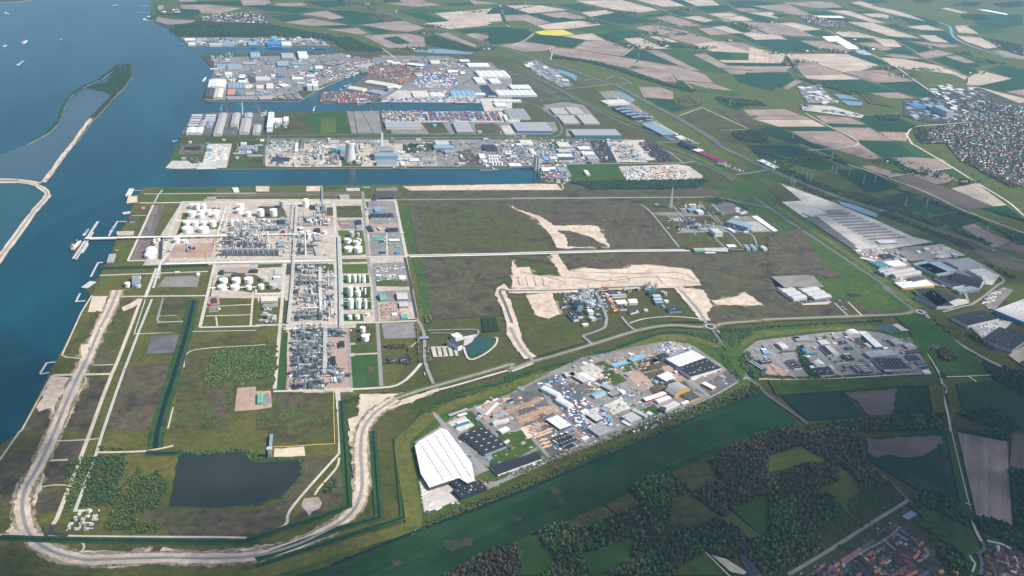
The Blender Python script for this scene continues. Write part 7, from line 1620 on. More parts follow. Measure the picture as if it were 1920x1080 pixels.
def trees(label,pts,h=(7,18),r=(2.4,5.8),pal='mixed',lod=2,name='woodland'):
    pts=pts[NP.rand(len(pts))>.1];n=len(pts)
    if not n:return
    V_,F_,C_=[],[],[];off=0;cols=np.array(PAL[pal]);var=NP.randint(0,5,n);ci=cols[NP.randint(0,len(cols),n)]*NP.uniform(.85,1.6,(n,1))
    for q in range(5):
        idx=np.nonzero(var==q)[0]
        if not len(idx):continue
        v,f,sh=LOD[lod][q];a=NP.uniform(0,6.28,len(idx));rr=NP.uniform(*r,len(idx));hh=NP.uniform(*h,len(idx))
        x=(v[None,:,0]*np.cos(a)[:,None]-v[None,:,1]*np.sin(a)[:,None])*rr[:,None]+pts[idx,0][:,None]
        y=(v[None,:,0]*np.sin(a)[:,None]+v[None,:,1]*np.cos(a)[:,None])*rr[:,None]+pts[idx,1][:,None]
        z=v[None,:,2]*hh[:,None]+LAND*np.ones((len(idx),1));V_.append(np.stack([x,y,z],-1).reshape(-1,3))
        F_.append((f[None]+(np.arange(len(idx))*len(v))[:,None,None]).reshape(-1,3)+off);off+=len(idx)*len(v)
        C_.append((ci[idx][:,None,:]*sh[None,:,None]).reshape(-1,3))
    o=ob(name,mesh(name,np.concatenate(V_),np.concatenate(F_),'foliage',np.concatenate(C_)));o["kind"]="stuff";o["label"]=label
NEAR,MID,FAR=dict(lod=7),dict(lod=3),dict(lod=2)
def wood(label,s,sp,**kw):trees(label,fill(JG(s),sp),**kw)
wood('budding brown and green wood in front of the wheat field',"23 190,760 380,690 520,740 800,630 960,550 900,450 920,400 1040,350 1090,330 1200,310 1330,460 1200,500 1180,700 1330,740 1560,660 1700,740 1760,830 1720,900 1660,960 1500,930 1450,910 1280,1000 1200,1080 1150,1200 600,1200 700,1080 900,960 910,800 520,930 590,1080 560,1200 150,1200 210,1080 340,990 180,780",6.8,**NEAR)
wood('brown wood at the bottom edge beside the wheat field',"13 1380,1090 1560,1015 1640,960 1850,860 1920,850; 23 60,900 80,1040 20,1080; 13 1900,1200 1300,1250",6.8,pal='brown',**NEAR)
wood('brown wood above the woodland meadows',"23 1490,220 1560,150 1700,90 1920,0; 33 0,0 690,0 690,160 770,280 930,420 860,420 700,440 640,340 530,260 430,215 250,115 0,190; 23 1920,500 1850,490 1650,590 1600,640 1540,620 1350,480 1400,440 1560,390",6.8,pal='brown',**NEAR)
wood('brown copse between the meadows',"33 80,330 280,240 520,270 530,370 330,460 240,470 90,380",6.5,pal='brown',**NEAR)
wood('green wood beside the village lane',"33 0,330 90,380 240,470 300,460 460,470 560,590 480,660 360,760 400,860 360,930 230,1000 100,1060 0,1100; 23 1880,1080 1720,920 1760,830 1920,780",6.8,pal='mixed',**NEAR)
wood('hedgerow wood below the far business park',"32 60,1060 300,1040 900,985 1230,950 1320,960 1320,1070; 33 690,10 300,20 0,10; 32 0,1080",7,pal='mixed',**NEAR)
trees('bright fresh green trees scattered through the near woods',np.concatenate([fill(JG(s),10)for s in("23 900,410 1050,345 1190,315 1210,470 1120,600 960,510","23 1040,690 1180,720 1300,700 1260,810 1060,790","33 10,560 200,520 250,880 20,1000","23 700,1080 900,960 1080,900 1060,1090","23 220,830 420,760 600,900 540,920","33 620,290 760,290 880,420 720,440")]),h=(12,18),r=(3,4.6),pal='bright',**NEAR)
for s,l in(("33 600,530 700,440 930,420 1030,510 720,665 600,600",'upper'),("33 500,650 550,600 690,690 580,740 490,670",'small'),("33 360,760 470,680 570,760 400,860",'lower')):wood(f'{l} plot of bright young plantation trees',s,4.2,h=(5,7),r=(1.8,2.4),pal='plant',**MID)
wood('trees along the road out of the village',"33 1060,520 1160,430 1300,480 1440,560 1490,650 1480,700 1400,680 1160,560",7.5,**NEAR)
wood('dark wood at the right picture edge',"33 1800,280 1920,300 2050,400 2050,1000 1920,920 1860,850 1830,500",7,pal='dark',**NEAR);wood('dark copse below the ploughed field',"33 1560,640 1700,660 1840,720 1870,860 1600,760",7,pal='dark',**NEAR)
wood('dark wood beside the wheat field',"32 1410,950 1680,910 1830,1000 1880,1080 1420,1080; 33 1440,10 1800,70 1820,20",7,pal='dark',**NEAR);wood('wood strip behind the mill meadow',"32 1590,560 1720,600 1920,640 2000,850 1920,820 1700,690",7,pal='dark',**MID)
wood('park trees in the village',"33 1250,870 1400,850 1480,930 1500,1000 1540,1100 1330,1100 1290,960",9,**NEAR);trees('garden trees of the near village',np.concatenate([fill(JG("33 280,1080 560,900 760,770 960,680 1030,700 1230,850 1300,1000 1400,1080 1300,1150 200,1150"),11),fill(JG("33 1620,870 1680,840 1810,870 1920,920 2000,1150 1600,1100"),12)]),h=(3,7),r=(1.5,3.0),pal='dark',**MID)
wood('big round tree clump beside the mill',"32 1275,480 1330,465 1390,510 1400,545 1360,565 1290,540",6,h=(13,19),r=(4,5.5),pal='brown',**NEAR);wood('tree clump at the lane crossing',"32 1280,650 1320,640 1330,680 1290,690",6,pal='brown',**NEAR)
trees('young trees in rows beside the business park ditch',belt("23 -400,430 0,320 300,215 830,15; 22 1120,985 1480,860 1780,730",26,5.5),h=(5,9),r=(1.6,2.6),pal='tan',**MID)
trees('shrubs along the ditch of the wheat field',belt("13 1150,770 1300,690 1920,440; 23 0,440 700,150 1100,10; 22 1300,970 1750,800 1850,780",22,6),h=(3,7),r=(2,3.4),pal='bush',**MID)
trees('hedge behind the dyke',belt("12 1250,960 1480,840 1920,720; 22 0,690 300,610 600,525 850,440 1000,385 1060,350",16,5),h=(3,6),r=(2,3.2),pal='dark',**MID)
for s,l in(("22 1290,350 1480,345 1560,440 1450,395",'upper'),("22 1560,310 1920,300; 32 -100,330; 22 1660,460 1560,360",'right'),("22 1560,470 1640,570 1730,680 1700,720 1600,610",'lower'),("22 1700,560 1800,640 1880,620 1920,660 1790,670",'crossing')):wood(f'{l} shrub belt beside the connecting road',s,6,h=(5,9),r=(2.4,3.8),pal='bush',**MID)
wood('dark belt along the long field end',"22 1480,880 1800,730 1880,760 1850,810 1550,870",6.5,h=(6,11),pal='mixed',**MID);trees('hedge of the far business park',belt("32 0,560 100,690 400,675 1100,635",9,5),h=(4,7),r=(2,3),pal='tan',**MID);trees('tree belt behind the far business park',belt("32 -250,330 0,300 400,275 860,250",14,5.5),h=(5,9),r=(2.4,3.6),pal='dark',**MID)
wood('trees between the blocks of the far business park',"32 205,470 260,430 330,600 380,670 310,680 230,560",6,h=(6,10),r=(2.6,4),pal='dark',**MID);wood('trees along the edge of the far business park',"32 -150,480 -60,600 0,660 -100,690 -200,600; 22 1700,540",7,h=(6,10),pal='bush',**MID)
for i,(s,w)in enumerate((("31 60,170 340,300 540,370 760,440 960,510",60),("31 200,300 500,420",50),("31 640,370 860,440 1060,530 1290,620",55),("31 860,520 1060,600 1400,730 1540,800",50),("31 1100,540 1290,610",60),("31 1360,630 1660,760",34),("31 960,340 1150,400 1300,470 1560,560 1860,720",22),("31 -100,60 200,130 460,100 600,160",36),("31 1500,110 1640,220 1860,330",55),("31 1610,900 1850,1010",24),("32 1230,240 1400,380",16),("32 1500,340 1700,480",26))):trees(f'roadside tree belt number {i+1} counted away from the far pylons',belt(s,w,8),h=(8,13),r=(3.4,5),pal='brown' if i in(1,2,3,8)else 'mixed',**MID)
trees('dark railway wood across the polder',belt("20 310,430 560,460 800,520 1000,590 1160,640 1370,690",75,9),pal='dark',h=(9,14),r=(4,6),**MID)
for s,l in(("20 1230,740 1300,720 1440,770 1380,800 1280,830",'olive copse below the railway'),("20 1640,1000 1790,980 1920,1010 1920,1080 1700,1060",'dark copse at the meadow corner'),("20 1560,740 1850,760 1920,800 1660,790",'copse by the pylon'),("30 200,580 420,640 640,690 820,730 700,710 380,650",'belt beside the ponds'),("30 800,870 1000,870 960,910 840,905",'young orchard by the town'),("30 1080,960 1170,960 1230,1060 1120,1060",'wood by the town bend'),("30 400,620 640,690 620,720 440,660",'dark belt by the ponds')):wood(l,s,10,pal='mixed' if 'olive' not in l else 'tan',r=(4,6),**MID)
wood('large wood behind the far pier',"00 1260,215 1500,165 1700,175 1920,190; 10 100,190 380,240 560,270 640,300 480,305 440,288 0,272; 00 1920,274 1345,272",13,h=(12,18),r=(6,9),pal='dark',**FAR);wood('wood at the dock head',"10 540,290 700,280 800,330 960,380 900,390 680,380 600,330",12,h=(12,18),r=(5,8),pal='dark',**FAR);wood('scrub wood beside the pale lake',"10 1270,280 1330,270 1700,380 1640,395 1380,360 1280,340",13,pal='dark',h=(8,14),r=(5,8),**FAR)
wood('dark wood north of the heath',"21 430,290 580,285 860,280 1250,275 1450,265 1470,290 1400,330 1200,345 600,345",8,pal='dark',h=(9,13),r=(3.8,5.2),**MID)
for i,(s,pal)in enumerate((("03 680,190 960,170 960,230 850,560 600,565",'dark'),("03 900,430 1060,260 1060,360 1180,290 1270,400 1190,570 1050,620 1000,740 780,760",'bush'),("03 1010,690 1200,690 1220,760 1020,770",'bush'),("03 500,250 620,190 680,190 560,560 490,610",'bush'),("03 740,110 980,140 740,150",'dark'),("02 1540,640 1570,540 1640,475 1760,452 1920,448; 12 60,470 150,500 120,600 155,650 70,690; 02 1900,680 1820,745 1700,695 1600,750 1525,710",'bright'),("02 1500,780 1560,900 1700,1040 1480,1040",'bush'),("02 1660,800 1780,780 1750,920 1640,900",'bush'),("12 200,880 350,880 350,960 200,970",'bush'),("12 0,930 560,960 580,1010 0,1050",'bush'),("13 500,400 590,330 620,420 520,470",'dark'))):
    wood(['dark grove left of the reservoir','large grove beside the reservoir','small thicket below the grove','scrub along the grey pipeline','low thicket at the cross path','bright young birch thicket','scrub strip left of the fenced pad','scrub beside the fenced pad','scrub clump in the grass square','scrub line in the grass square','bush by the sandy spur'][i],s,6.2 if i!=5 else 5.5,pal=pal,h=(5,9)if i not in(6,7,8,9)else(2,5),r=(2.2,3.6),**MID)
for i,(s,sp)in enumerate((("02 1350,650 1920,700 1900,1080 1300,1080",24),("03 340,230 560,210 480,600 270,640",18),("03 0,230 180,110 100,560 0,700",20),("02 460,880 660,700 640,1080 430,1080",26),("12 130,800 590,800 590,1080 130,1080",24),("21 300,430 900,480 1200,780 700,780",40),("11 1200,470 1920,440 1920,800 1260,810",32),("11 1280,870 1880,860 1900,1080 1320,1080",30),("21 1380,830 1920,820 1920,1060 1500,1060",32),("13 370,420 620,330 640,520 400,640",14))):
    wood(['bushes dotted below the birch thicket','bushes between track and sand road','bushes on the shore plot','bushes on the dark strip','bushes in the grass square','bushes on the brown heath','bushes on the yellow heath','bushes on the lower heath','bushes on the heath by the ring road','bushes by the sandy spur'][i],s,sp,pal='bush',h=(1.5,4),r=(1.5,3.4),**FAR)
trees('willows round the reservoir',np.concatenate([belt("03 1345,150 1480,168 1840,140",14,5),belt("03 1840,150 1900,200; 13 20,220",26,6),belt("13 60,215 350,212",8,6),belt("13 345,220 335,340 200,490 0,560",10,8)]),h=(4,8),r=(2,3.4),pal='bush',**MID)
V(1200,350,1914/280);trees('tree screen round the heath works yard',np.concatenate([fill([G(x,y)for x,y in Q("820,190 1010,150 1060,190 1060,230 930,240")],8),fill([G(x,y)for x,y in Q("1060,160 1380,280 1380,310 1100,190")],8),fill([G(x,y)for x,y in Q("1000,330 1060,330 1030,380 980,370")],7)]),h=(8,12),r=(3.4,4.6),pal='dark',**MID)
wood('trees round the small plant office',"12 955,440 1135,425 1165,520 1165,575 955,575 1000,548 1135,535 1130,455 1000,462",6,pal='brown',h=(7,11),**MID);trees('avenue trees at the plant gate',np.concatenate([belt("12 1200,270 1230,560",5,6),belt("12 1285,455 1300,570",8,6),belt("12 1285,215 1290,270",22,6)]),h=(8,12),r=(3,4.2),pal='tan',**MID)
trees('shrubs on the breakwater island',np.concatenate([fill(JG("00 890,500 945,505 972,560 925,630 850,715 800,690 740,675 650,662 720,626 800,626 825,570",1.7),11),belt("00 545,705 640,645 740,600 830,540 890,488 965,485 977,560 930,635 830,740 740,840 690,890",22,9),belt("00 370,985 440,900 465,820 490,770 545,705",10,9)]),h=(5,10),r=(4,6.5),pal='dark',**FAR)
trees('bushes along the sandy breakwater',belt("00 700,890 620,995 560,1078; 01 480,95 410,195 345,270",12,13),h=(2,4),r=(2,4),pal='bush',**FAR)
trees('trees of the market town',np.concatenate([fill(JG("30 1110,1000 1300,945 1560,925 1920,860 2200,850; 31 2100,300 1700,250 1440,130 1330,0; 30 1150,1080"),16),fill(JG("30 1400,780 1600,760 1920,820 1920,880 1600,900"),16),fill(JG("30 1020,750 1400,700 1560,800 1400,900"),34)]),h=(8,15),r=(3.5,6.5),pal='dark',**FAR)
FARMS="20 650,178 1020,255 1170,350 880,345 970,362 1100,320 600,155 850,100 1420,180 1650,310 1420,360 1260,260 1330,75 1680,185 1780,210 1080,165; 30 270,385 400,375 650,305 900,515 1050,235 970,140 1200,360 1180,525 1520,550 1450,405 560,395 1000,570 40,170 640,160 60,400 160,490 240,465 840,140 760,370 1700,475; 10 1270,250 1330,200 1730,365 1640,90 830,35 1180,370; 31 900,140 1220,230 1480,285 60,150 1100,210"
fp=[G(x,y)[:2]for x,y in J(FARMS)]
trees('tree clumps round the polder farms',np.concatenate([p+NP.normal(0,1,(44,2))*np.array([60,34])for p in fp]),h=(10,16),r=(6,10),pal='dark',**FAR)
trees('field edge trees along the polder roads',np.concatenate([belt(s,18,10)for s in("20 470,18 780,98 1080,203 1390,273","20 560,135 700,185 820,200","20 1180,180 1390,220 1480,270","20 740,310 900,330","20 1250,360 1480,370","30 140,430 230,560 330,620","30 430,210 560,285 760,395","30 600,30 780,95 900,110","30 580,180 830,260 1000,300","20 1370,160 1480,195","10 600,0 800,40 900,85","10 1830,50 1870,170 1900,195","30 1110,150 1260,200","30 1440,400 1580,440 1700,470","30 1600,280 1760,370 1900,420","20 0,80 200,40 330,35","20 680,60 960,122 1170,110","20 120,105 340,140 510,160","20 600,250 720,310 880,340","20 900,230 1060,250 1170,320","20 1480,120 1700,170 1920,260","30 0,160 200,170 420,225","30 380,370 560,400 720,410","30 480,240 660,240 860,290","30 850,430 1040,445 1270,490","10 100,110 320,108 560,147","10 540,85 860,105 960,160 1110,155","10 800,262 1140,250 1260,275")]),h=(7,12),r=(4,7),pal='dark',**FAR)
trees('far woods in the top corner',np.concatenate([fill(JG(s),22)for s in("30 1480,15 1600,20 1560,50 1380,45","30 1440,115 1600,108 1660,150 1470,150","30 1640,290 1900,340 1920,430 1760,370","30 1680,30 1900,10 1920,50 1750,60","30 1080,0 1240,0 1220,22 1100,20","30 700,10 860,0 900,20 760,30","10 960,0 1100,0 1060,16 960,18")]),h=(10,16),r=(8,14),pal='dark',**FAR)
# single trees that stand by themselves
def tree_mesh(seed):
    v,f,sh=crown(16,seed);t=MB().cyl(0,0,0,.45,.045,8,.03)
    for q in range(4):t.tube((0,0,.3+.05*q),(.3*math.cos(q*1.6),.3*math.sin(q*1.6),.55+.06*q),.014,5)
    return t.mesh('trunk','bark'),v,f,sh
TV=[tree_mesh(200+i)for i in range(4)];CR={}
def TREE(p,h,r,col,desc,place,group=None):
    q=RND.randrange(4);tm,v,f,sh=TV[q];root=empty('tree',(p[0],p[1],LAND),RND.uniform(0,6));kk=(q,col)
    if kk not in CR:CR[kk]=mesh('crown',v,f,'foliage',np.array(col)*sh[:,None])
    o=ob('trunk',tm,root);o.scale=(h,h,h);o=ob('crown',CR[kk],root);o.scale=(r,r,h);return thing(root,desc,'tree',group,place,group is not None)
GREENS=dict(yellow=(.10,.125,.024),green=(.05,.09,.022),grey=(.10,.115,.075),dark=(.02,.05,.018),brown=(.075,.05,.03))
for i,(s,cn,h)in enumerate((("33 905,670",'yellow',11),("33 1110,665",'grey',12),("33 1130,580",'green',13),("33 1160,455",'yellow',13),("33 1235,810",'yellow',13),("33 1320,795",'grey',12),("33 1240,690",'green',10),("33 235,1000",'brown',13),("33 130,1010",'grey',12),("33 375,905",'brown',12),("33 405,895",'brown',12),("33 750,690",'brown',11),("33 700,720",'brown',11),("33 530,870",'green',10),("23 1725,880",'grey',14),("23 1500,905",'grey',13),("23 910,765",'yellow',15),("23 850,780",'grey',14),("23 320,905",'grey',13),("23 265,845",'grey',13),("23 1490,575",'grey',14),("23 1600,560",'grey',14),("23 1235,370",'grey',15),("23 1125,520",'yellow',16),("23 935,410",'yellow',15),("23 1010,370",'yellow',16),("23 1160,330",'yellow',15),("23 1505,275",'green',12),("23 1525,385",'grey',10),("33 285,250",'grey',12),("33 1385,785",'green',10),("33 1780,780",'grey',13),("33 1000,600",'dark',9),("33 1210,740",'dark',10),("33 930,830",'green',8),("33 1120,1030",'bright' if False else 'green',8),("03 710,40",'dark',6),("03 370,215",'dark',5),("12 950,955",'dark',6),("13 740,85",'dark',6),("13 715,125",'dark',5),("03 325,730",'dark',7),("02 1620,430",'green',6),("12 760,1050",'dark',5))):
    TREE(JG(s)[0],h,h*.36,GREENS[cn],f'{cn if cn != "grey" else "pale grey-green"} tree standing by itself','near the village and woods' if s[0]in '23' and s[1]=='3' else 'on the open site')
for s,n in(("22 200,545 600,432 940,325 1180,287",64),("12 1400,775 1920,622",20)):
    P_=[np.array(p[:2])for p in JG(s)];Ls=[np.linalg.norm(b-a)for a,b in zip(P_,P_[1:])];tot=sum(Ls)
    for i in range(n):
        t=tot*(i+.5)/n;q=0
        while t>Ls[q]:t-=Ls[q];q+=1
        d=(P_[q+1]-P_[q])/Ls[q];p=P_[q]+d*t+np.array([-d[1],d[0]])*-8;TREE(p,6.5,1.7,(.13,.115,.07),'small budding roadside tree in a row','along the dyke road','roadside trees along the dyke road')
# ================================================================== HOUSES
HM={}
def house_mesh(w,d,h,roof,wall):
    kk=(round(w),round(d),roof,wall)
    if kk not in HM:
        e=.4;r=d*.36;z=h
        rf=MB().add([(-w/2-e,-d/2-e,z-.3),(w/2+e,-d/2-e,z-.3),(w/2+e,0,z+r),(-w/2-e,0,z+r),(-w/2-e,d/2+e,z-.3),(w/2+e,d/2+e,z-.3)],[(0,1,2,3),(3,2,5,4),(0,3,4),(1,5,2),(0,4,5,1)]).mesh('roof',roof)
        wl_=MB().add([(-w/2,-d/2,0),(w/2,-d/2,0),(w/2,d/2,0),(-w/2,d/2,0),(-w/2,-d/2,z),(w/2,-d/2,z),(w/2,d/2,z),(-w/2,d/2,z),(-w/2,0,z+r-.25),(w/2,0,z+r-.25)],[(0,1,5,4),(2,3,7,6),(0,4,8,7,3),(1,2,6,9,5)]).mesh('wall',wall)
        HM[kk]=(rf,wl_)
    return HM[kk]
CHIM=MB().box(-.5,.5,-.5,.5,0,1.8).mesh('chimney','brick')
def HOUSE(p,a,w,d,roof,wall,desc,place,h=5.6,chim=True,group='village houses'):
    root=empty('house',(p[0],p[1],LAND),a);rf,wl_=house_mesh(w,d,h,roof,wall);o=ob('roof',rf,root);ob('wall',wl_,root)
    if chim:ob('chimney',CHIM,o,(w*.3,.6,h+d*.36-1.0))
    return thing(root,desc,'house',group,place)
ROWS='lower roadside red row,upper roadside red row,grey roadside row,red row facing the roadside,left inner red row,right inner red row,long grey row by the court,bottom red row,corner row at the bottom edge,short inner grey row,detached row by the meadow,detached row by the road,top detached row,row beside the park,long row beside the park,row at the park corner,small bottom red row,lower corner row,little middle row,dark bottom row,middle inner row,bottom right row'.split(',')
V(1500,945,8)
for i,(s,roof,nm)in enumerate((("610,850 755,760",'tile','red-tiled'),("765,750 915,655",'tile','red-tiled'),("925,640 1110,540",'slate','grey-tiled'),("1085,745 1260,645",'tile','red-tiled'),("930,815 1080,960",'tile_dark','dark red-tiled'),("1030,770 1260,980",'tile_dark','dark red-tiled'),("1300,720 1600,930",'slate','grey-tiled'),("1340,1085 1620,925",'tile_dark','dark red-tiled'),("60,1100 310,950",'slate','grey-tiled'),("700,930 880,1090",'slate','grey-tiled'),("1490,400 1700,560",'slate','grey-tiled'),("1150,440 1310,340",'slate','grey-tiled'),("1330,370 1450,300",'slate','grey-tiled'),("1720,560 1900,680",'tile_dark','dark red-tiled'),("1440,690 1780,890",'slate','grey-tiled'),("1830,900 2000,1040",'slate','grey-tiled'),("1590,1075 1750,1000",'tile','red-tiled'),("330,1060 520,940",'slate','grey-tiled'),("1440,480 1560,570",'slate','grey-tiled'),("480,1090 640,1000",'tile_dark','dark red-tiled'),("860,870 1000,1080",'slate','grey-tiled'),("1760,1090 1960,980",'slate','grey-tiled'))):
    a,b=(g[:2]for g in GP(s,LAND+7));L=np.linalg.norm(b-a);n=max(2,int(L/7.5));ang=math.atan2((b-a)[1],(b-a)[0])
    for q in range(n):
        p=a+(b-a)*(q+.5)/n;HOUSE(p,ang,L/n-(.02 if i not in(10,11,12,13,18)else 1.6),9,roof,['brick','pale','brick','brown'][i%4],f'{nm} terraced house','in the '+ROWS[i],chim=q%2==0)
        nn=np.array([-(b-a)[1],(b-a)[0]])/L
        if q%2:o=ob('garden_shed',boxmesh('garden_shed',RND.choice(['white','pale','slate','brown','grey']),3.0,RND.choice([4.0,6.0]),2.4),None,(*(p+nn*RND.choice([-1,1])*RND.uniform(11,16)),LAND),ang);thing(o,'small garden shed','shed','garden sheds','behind the village houses',True)
V(1700,980,1920/220)
for i,(x,y)in enumerate([(1330,400),(1400,430),(1350,500),(1410,540),(1340,580),(1470,660),(1560,690),(1620,700),(1500,600),(1580,620),(1450,480),(1540,500),(1600,540),(1650,600),(1700,660),(1740,720),(1620,780),(1540,800),(1450,760),(1400,700),(1320,680),(1290,760),(1800,520),(1850,560),(1880,640),(1830,700),(1880,760),(1500,880),(1600,900),(1700,860),(1780,820),(1340,860),(1400,930),(1560,560)]):
    HOUSE(GP(f"{x},{y}")[0],RND.choice([-.6,1.0]),RND.uniform(8,11),8.5,RND.choice(['slate','slate','tile','tile_dark','navy']),RND.choice(['brick','pale','white']),'detached house with a steep roof','at the village edge')
for s,rf,ds in(("33 1290,1060",'orange','house with a bright orange roof by the park'),("33 1400,1075",'orange','second house with a bright orange roof')):HOUSE(JG(s)[0],.3,13,11,rf,'white',ds,'',6)
V(1500,945,8);BL("grey school with solar roof; 1620,235 1755,150 1680,95; 6; f; steel; brick; name=school; cat=school\nlow dark gym beside the grey school; 1560,120 1620,85 1590,60; 6; f; dark; mid; name=gym; cat=school")
T(2,3);WH('at the farm by the wood');BL("long dark barn with ridge slats; 1800,1085 1880,1080 1720,925; 6; gy; slate; pale; name=barn; cat=barn")
for i in range(3):p=GP(f"{1270+i*16},{680-i*12}")[0];o=MB().lathe(0,0,[(3.4,0),(3.2,1.6),(1.6,3.2),(.05,3.8)],12).ob('tent','lamp_white',None,(p[0],p[1],LAND));thing(o,'small white round tent on the meadow','tent','three white tents','')
def many_houses(label,poly,sp,roofs,name,ang=(.5,2.07),nmax=0,place=''):
    pts=fill(poly,sp);order=np.argsort(pts[:,1]);pts=pts[order];MBs={}
    for i,p in enumerate(pts):
        a=ang[(int(p[0]/60)+int(p[1]/90))%2]+RND.uniform(-.06,.06);w,d=RND.choice([9,12,18,26]),9;rfm=RND.choice(roofs);wm=RND.choice(['brick','brown','pale'])
        if i<nmax:HOUSE(p,a,w,d,rfm,wm,'house among the streets',place,6,False,'houses of the market town')
        else:
            for part,src in zip((rfm,wm),house_mesh(w,d,6,rfm,wm)):
                b=MBs.setdefault(part,MB());ca,sa=math.cos(a),math.sin(a)
                b.add([(v.co.x*ca-v.co.y*sa+p[0],v.co.x*sa+v.co.y*ca+p[1],v.co.z+LAND)for v in src.vertices],[tuple(f.vertices)for f in src.polygons])
    for part,b in MBs.items():o=b.ob(name,part);o["kind"]="stuff";o["label"]=label
many_houses('close-packed houses of the far market town',JG("30 1300,950 1560,925 1920,860 2300,860; 31 2200,300 1920,330 1700,250 1440,130 1330,0; 30 1190,1075 1180,1000"),27,['slate','salmon','salmon','tile_dark','mid','pale','warm','cream','warm','tile'],'town_houses',nmax=60,place='of the market town')
many_houses('houses of the town centre and works quarter',JG("30 1400,790 1600,760 1920,800 1920,900 1560,915 1300,930 1400,880"),27,['slate','mid','tile','white','steel'],'town_houses')
many_houses('close-packed houses at the bottom of the near village',JG("33 300,1075 420,1000 520,960 560,1010 700,1090 640,1180 300,1180"),14,['slate','tile_dark','slate','tile'],'village_houses',(.62,2.19));many_houses('close-packed houses inside the near village',JG("33 600,1010 720,930 880,850 980,900 1080,990 1000,1090 700,1090"),17,['slate','tile_dark','tile','slate'],'village_houses',(.62,2.19));many_houses('houses in gardens on the village rim',JG("33 900,810 990,720 1090,790 1210,900 1110,980 980,890"),17,['slate','mid','tile','tile_dark','brown'],'village_houses',(.62,2.19));many_houses('close-packed houses at the village edge',JG("33 1640,880 1800,890 1900,960 1990,1180 1620,1180"),15,['slate','tile_dark','slate','tile','pale'],'village_houses',(-.6,1.0));many_houses('houses of the old harbour village',JG("00 1500,140 1640,110 1920,90; 10 80,110 100,180 0,180; 00 1700,175 1500,165"),34,['slate','tile','mid','pale','white'],'village_houses');many_houses('holiday houses by the shore',JG("00 1185,85 1340,72 1358,98 1220,108"),30,['white','pale','slate'],'village_houses');many_houses('houses of a polder village',JG("30 200,115 330,120 560,170 580,205 440,210 300,170"),30,['slate','tile','pale'],'village_houses')
for i,p in enumerate(fp):
    for q in range(2):HOUSE(p+np.array([RND.uniform(-30,30),RND.uniform(-20,20)]),.4+q*1.57,RND.choice([16,26,38]),14,RND.choice(['tile','slate','pale','mid','white']),RND.choice(['brick','pale','white']),'farm building','in the polder',6,False,'farm buildings of the polder')
# ================================================================== VEHICLES AND STORED GOODS
T(3,0);WH('in the town works quarter')
for i in range(58):
    p=[(230,660,510,780),(260,795,700,880),(1030,750,1330,900),(1210,640,1560,740)][i%4];x,y=RND.uniform(p[0],p[2]),RND.uniform(p[1],p[3])
    if p[0]==230:x=230+(y-650)*.9+RND.uniform(0,150)
    if p[0]==260:y=800+(x-260)*.16+RND.uniform(-6,14)
    BL(f"{['white','grey','blue','pale'][i%4]} works shed; {x},{y} {x+RND.uniform(22,52)},{y-RND.uniform(7,14)}; 8; f; {['white','grey','steel','white'][i%4]}; pale; name=works_shed; cat=shed; group=works sheds of the town")
BL("tall grey silo block; 1345,840 1400,790; 42; f; steel; pale; name=silo_block; cat=silo\nlarge blue-roofed mill; 1100,800 1190,775; 16; f; blue; lblue; name=mill; cat=mill\ngrey sugar works; 1270,830 1340,780; 18; f; mid; steel; name=mill; cat=mill")
FILLB('in the town works quarter',"30 1020,750 1200,740 1400,690 1580,660 1640,740 1560,840 1300,900 1010,870",45,KND,(20,60));FILLB('by the polder ponds',"30 225,660 380,645 515,775 300,772",22,KND,(16,44),.9)
CON={}
def con_mesh(col,L=12.2,w=2.44,h=2.6):
    if(col,L)not in CON:
        b=MB().box(-L/2,L/2,-w/2,w/2,0,h)
        for i in range(5):x=-L/2+L*(i+.5)/5;b.box(x-.12,x+.12,-w/2-.06,w/2+.06,.1,h-.1)
        CON[(col,L)]=b.mesh('shipping_container',col)
    return CON[(col,L)]
NCON=[0];CC=dict(blue='blue',red='red',orange='orange',white='white',green='green',grey='grey',navy='navy')
def CONT(p,a,col,place,z=0.0):
    NCON[0]+=1;o=ob('shipping_container',con_mesh(CC[col]),None,(p[0],p[1],LAND+.9+z),a);thing(o,f'{col} shipping container','container',f'{col} containers {place}',place,True)
stack={}
def box_to(d,col,p,a,L,w,h,z=0):
    b=d.setdefault(col,MB());ca,sa=math.cos(a),math.sin(a)
    b.add([(x*ca-y*sa+p[0],x*sa+y*ca+p[1],LAND+z+zz)for zz in(0,h)for x,y in((-L/2,-w/2),(L/2,-w/2),(L/2,w/2),(-L/2,w/2))],[(0,3,2,1),(4,5,6,7),(0,1,5,4),(1,2,6,5),(2,3,7,6),(3,0,4,7)])
V(700,200,8)
for kx,(x0,x1)in enumerate(((755,800),(850,885),(915,965),(1000,1045),(1075,1120),(1150,1200),(1230,1280),(1300,1360),(1380,1420),(1450,1500),(1530,1580),(1595,1650),(1680,1740),(1770,1830),(1840,1890))):
    for q in range(11):
        t=q/10;p=GP(f"{x0+(x1-x0)*t},{95+115*t}")[0]
        for e in(-1,0,1):
            pp=p[:2]+np.array([e*2.7*3,RND.uniform(-2,2)]);hh=RND.randint(1,3);col=RND.choice(['blue','blue','red','navy','orange','white','green','red']if kx>1 else['blue','navy','red'])
            if hh>1:box_to(stack,RND.choice(['blue','red','navy','grey']),pp,1.57,12.2,7.6,2.6*(hh-1),.9)
            if e==0 and NCON[0]<150:CONT(pp,1.57,col,'on the container terminal',2.6*(hh-1)+.01)
            else:box_to(stack,col,pp,1.57,12.2,5.2,2.6,.9+2.6*(hh-1)+.01)
for col,b in stack.items():o=b.ob('container_stacks',col);o["kind"]="stuff";o["label"]=f'{col} containers stacked in long rows'
BC=np.array([c for c,r in BLD]);BR=np.array([r for c,r in BLD])
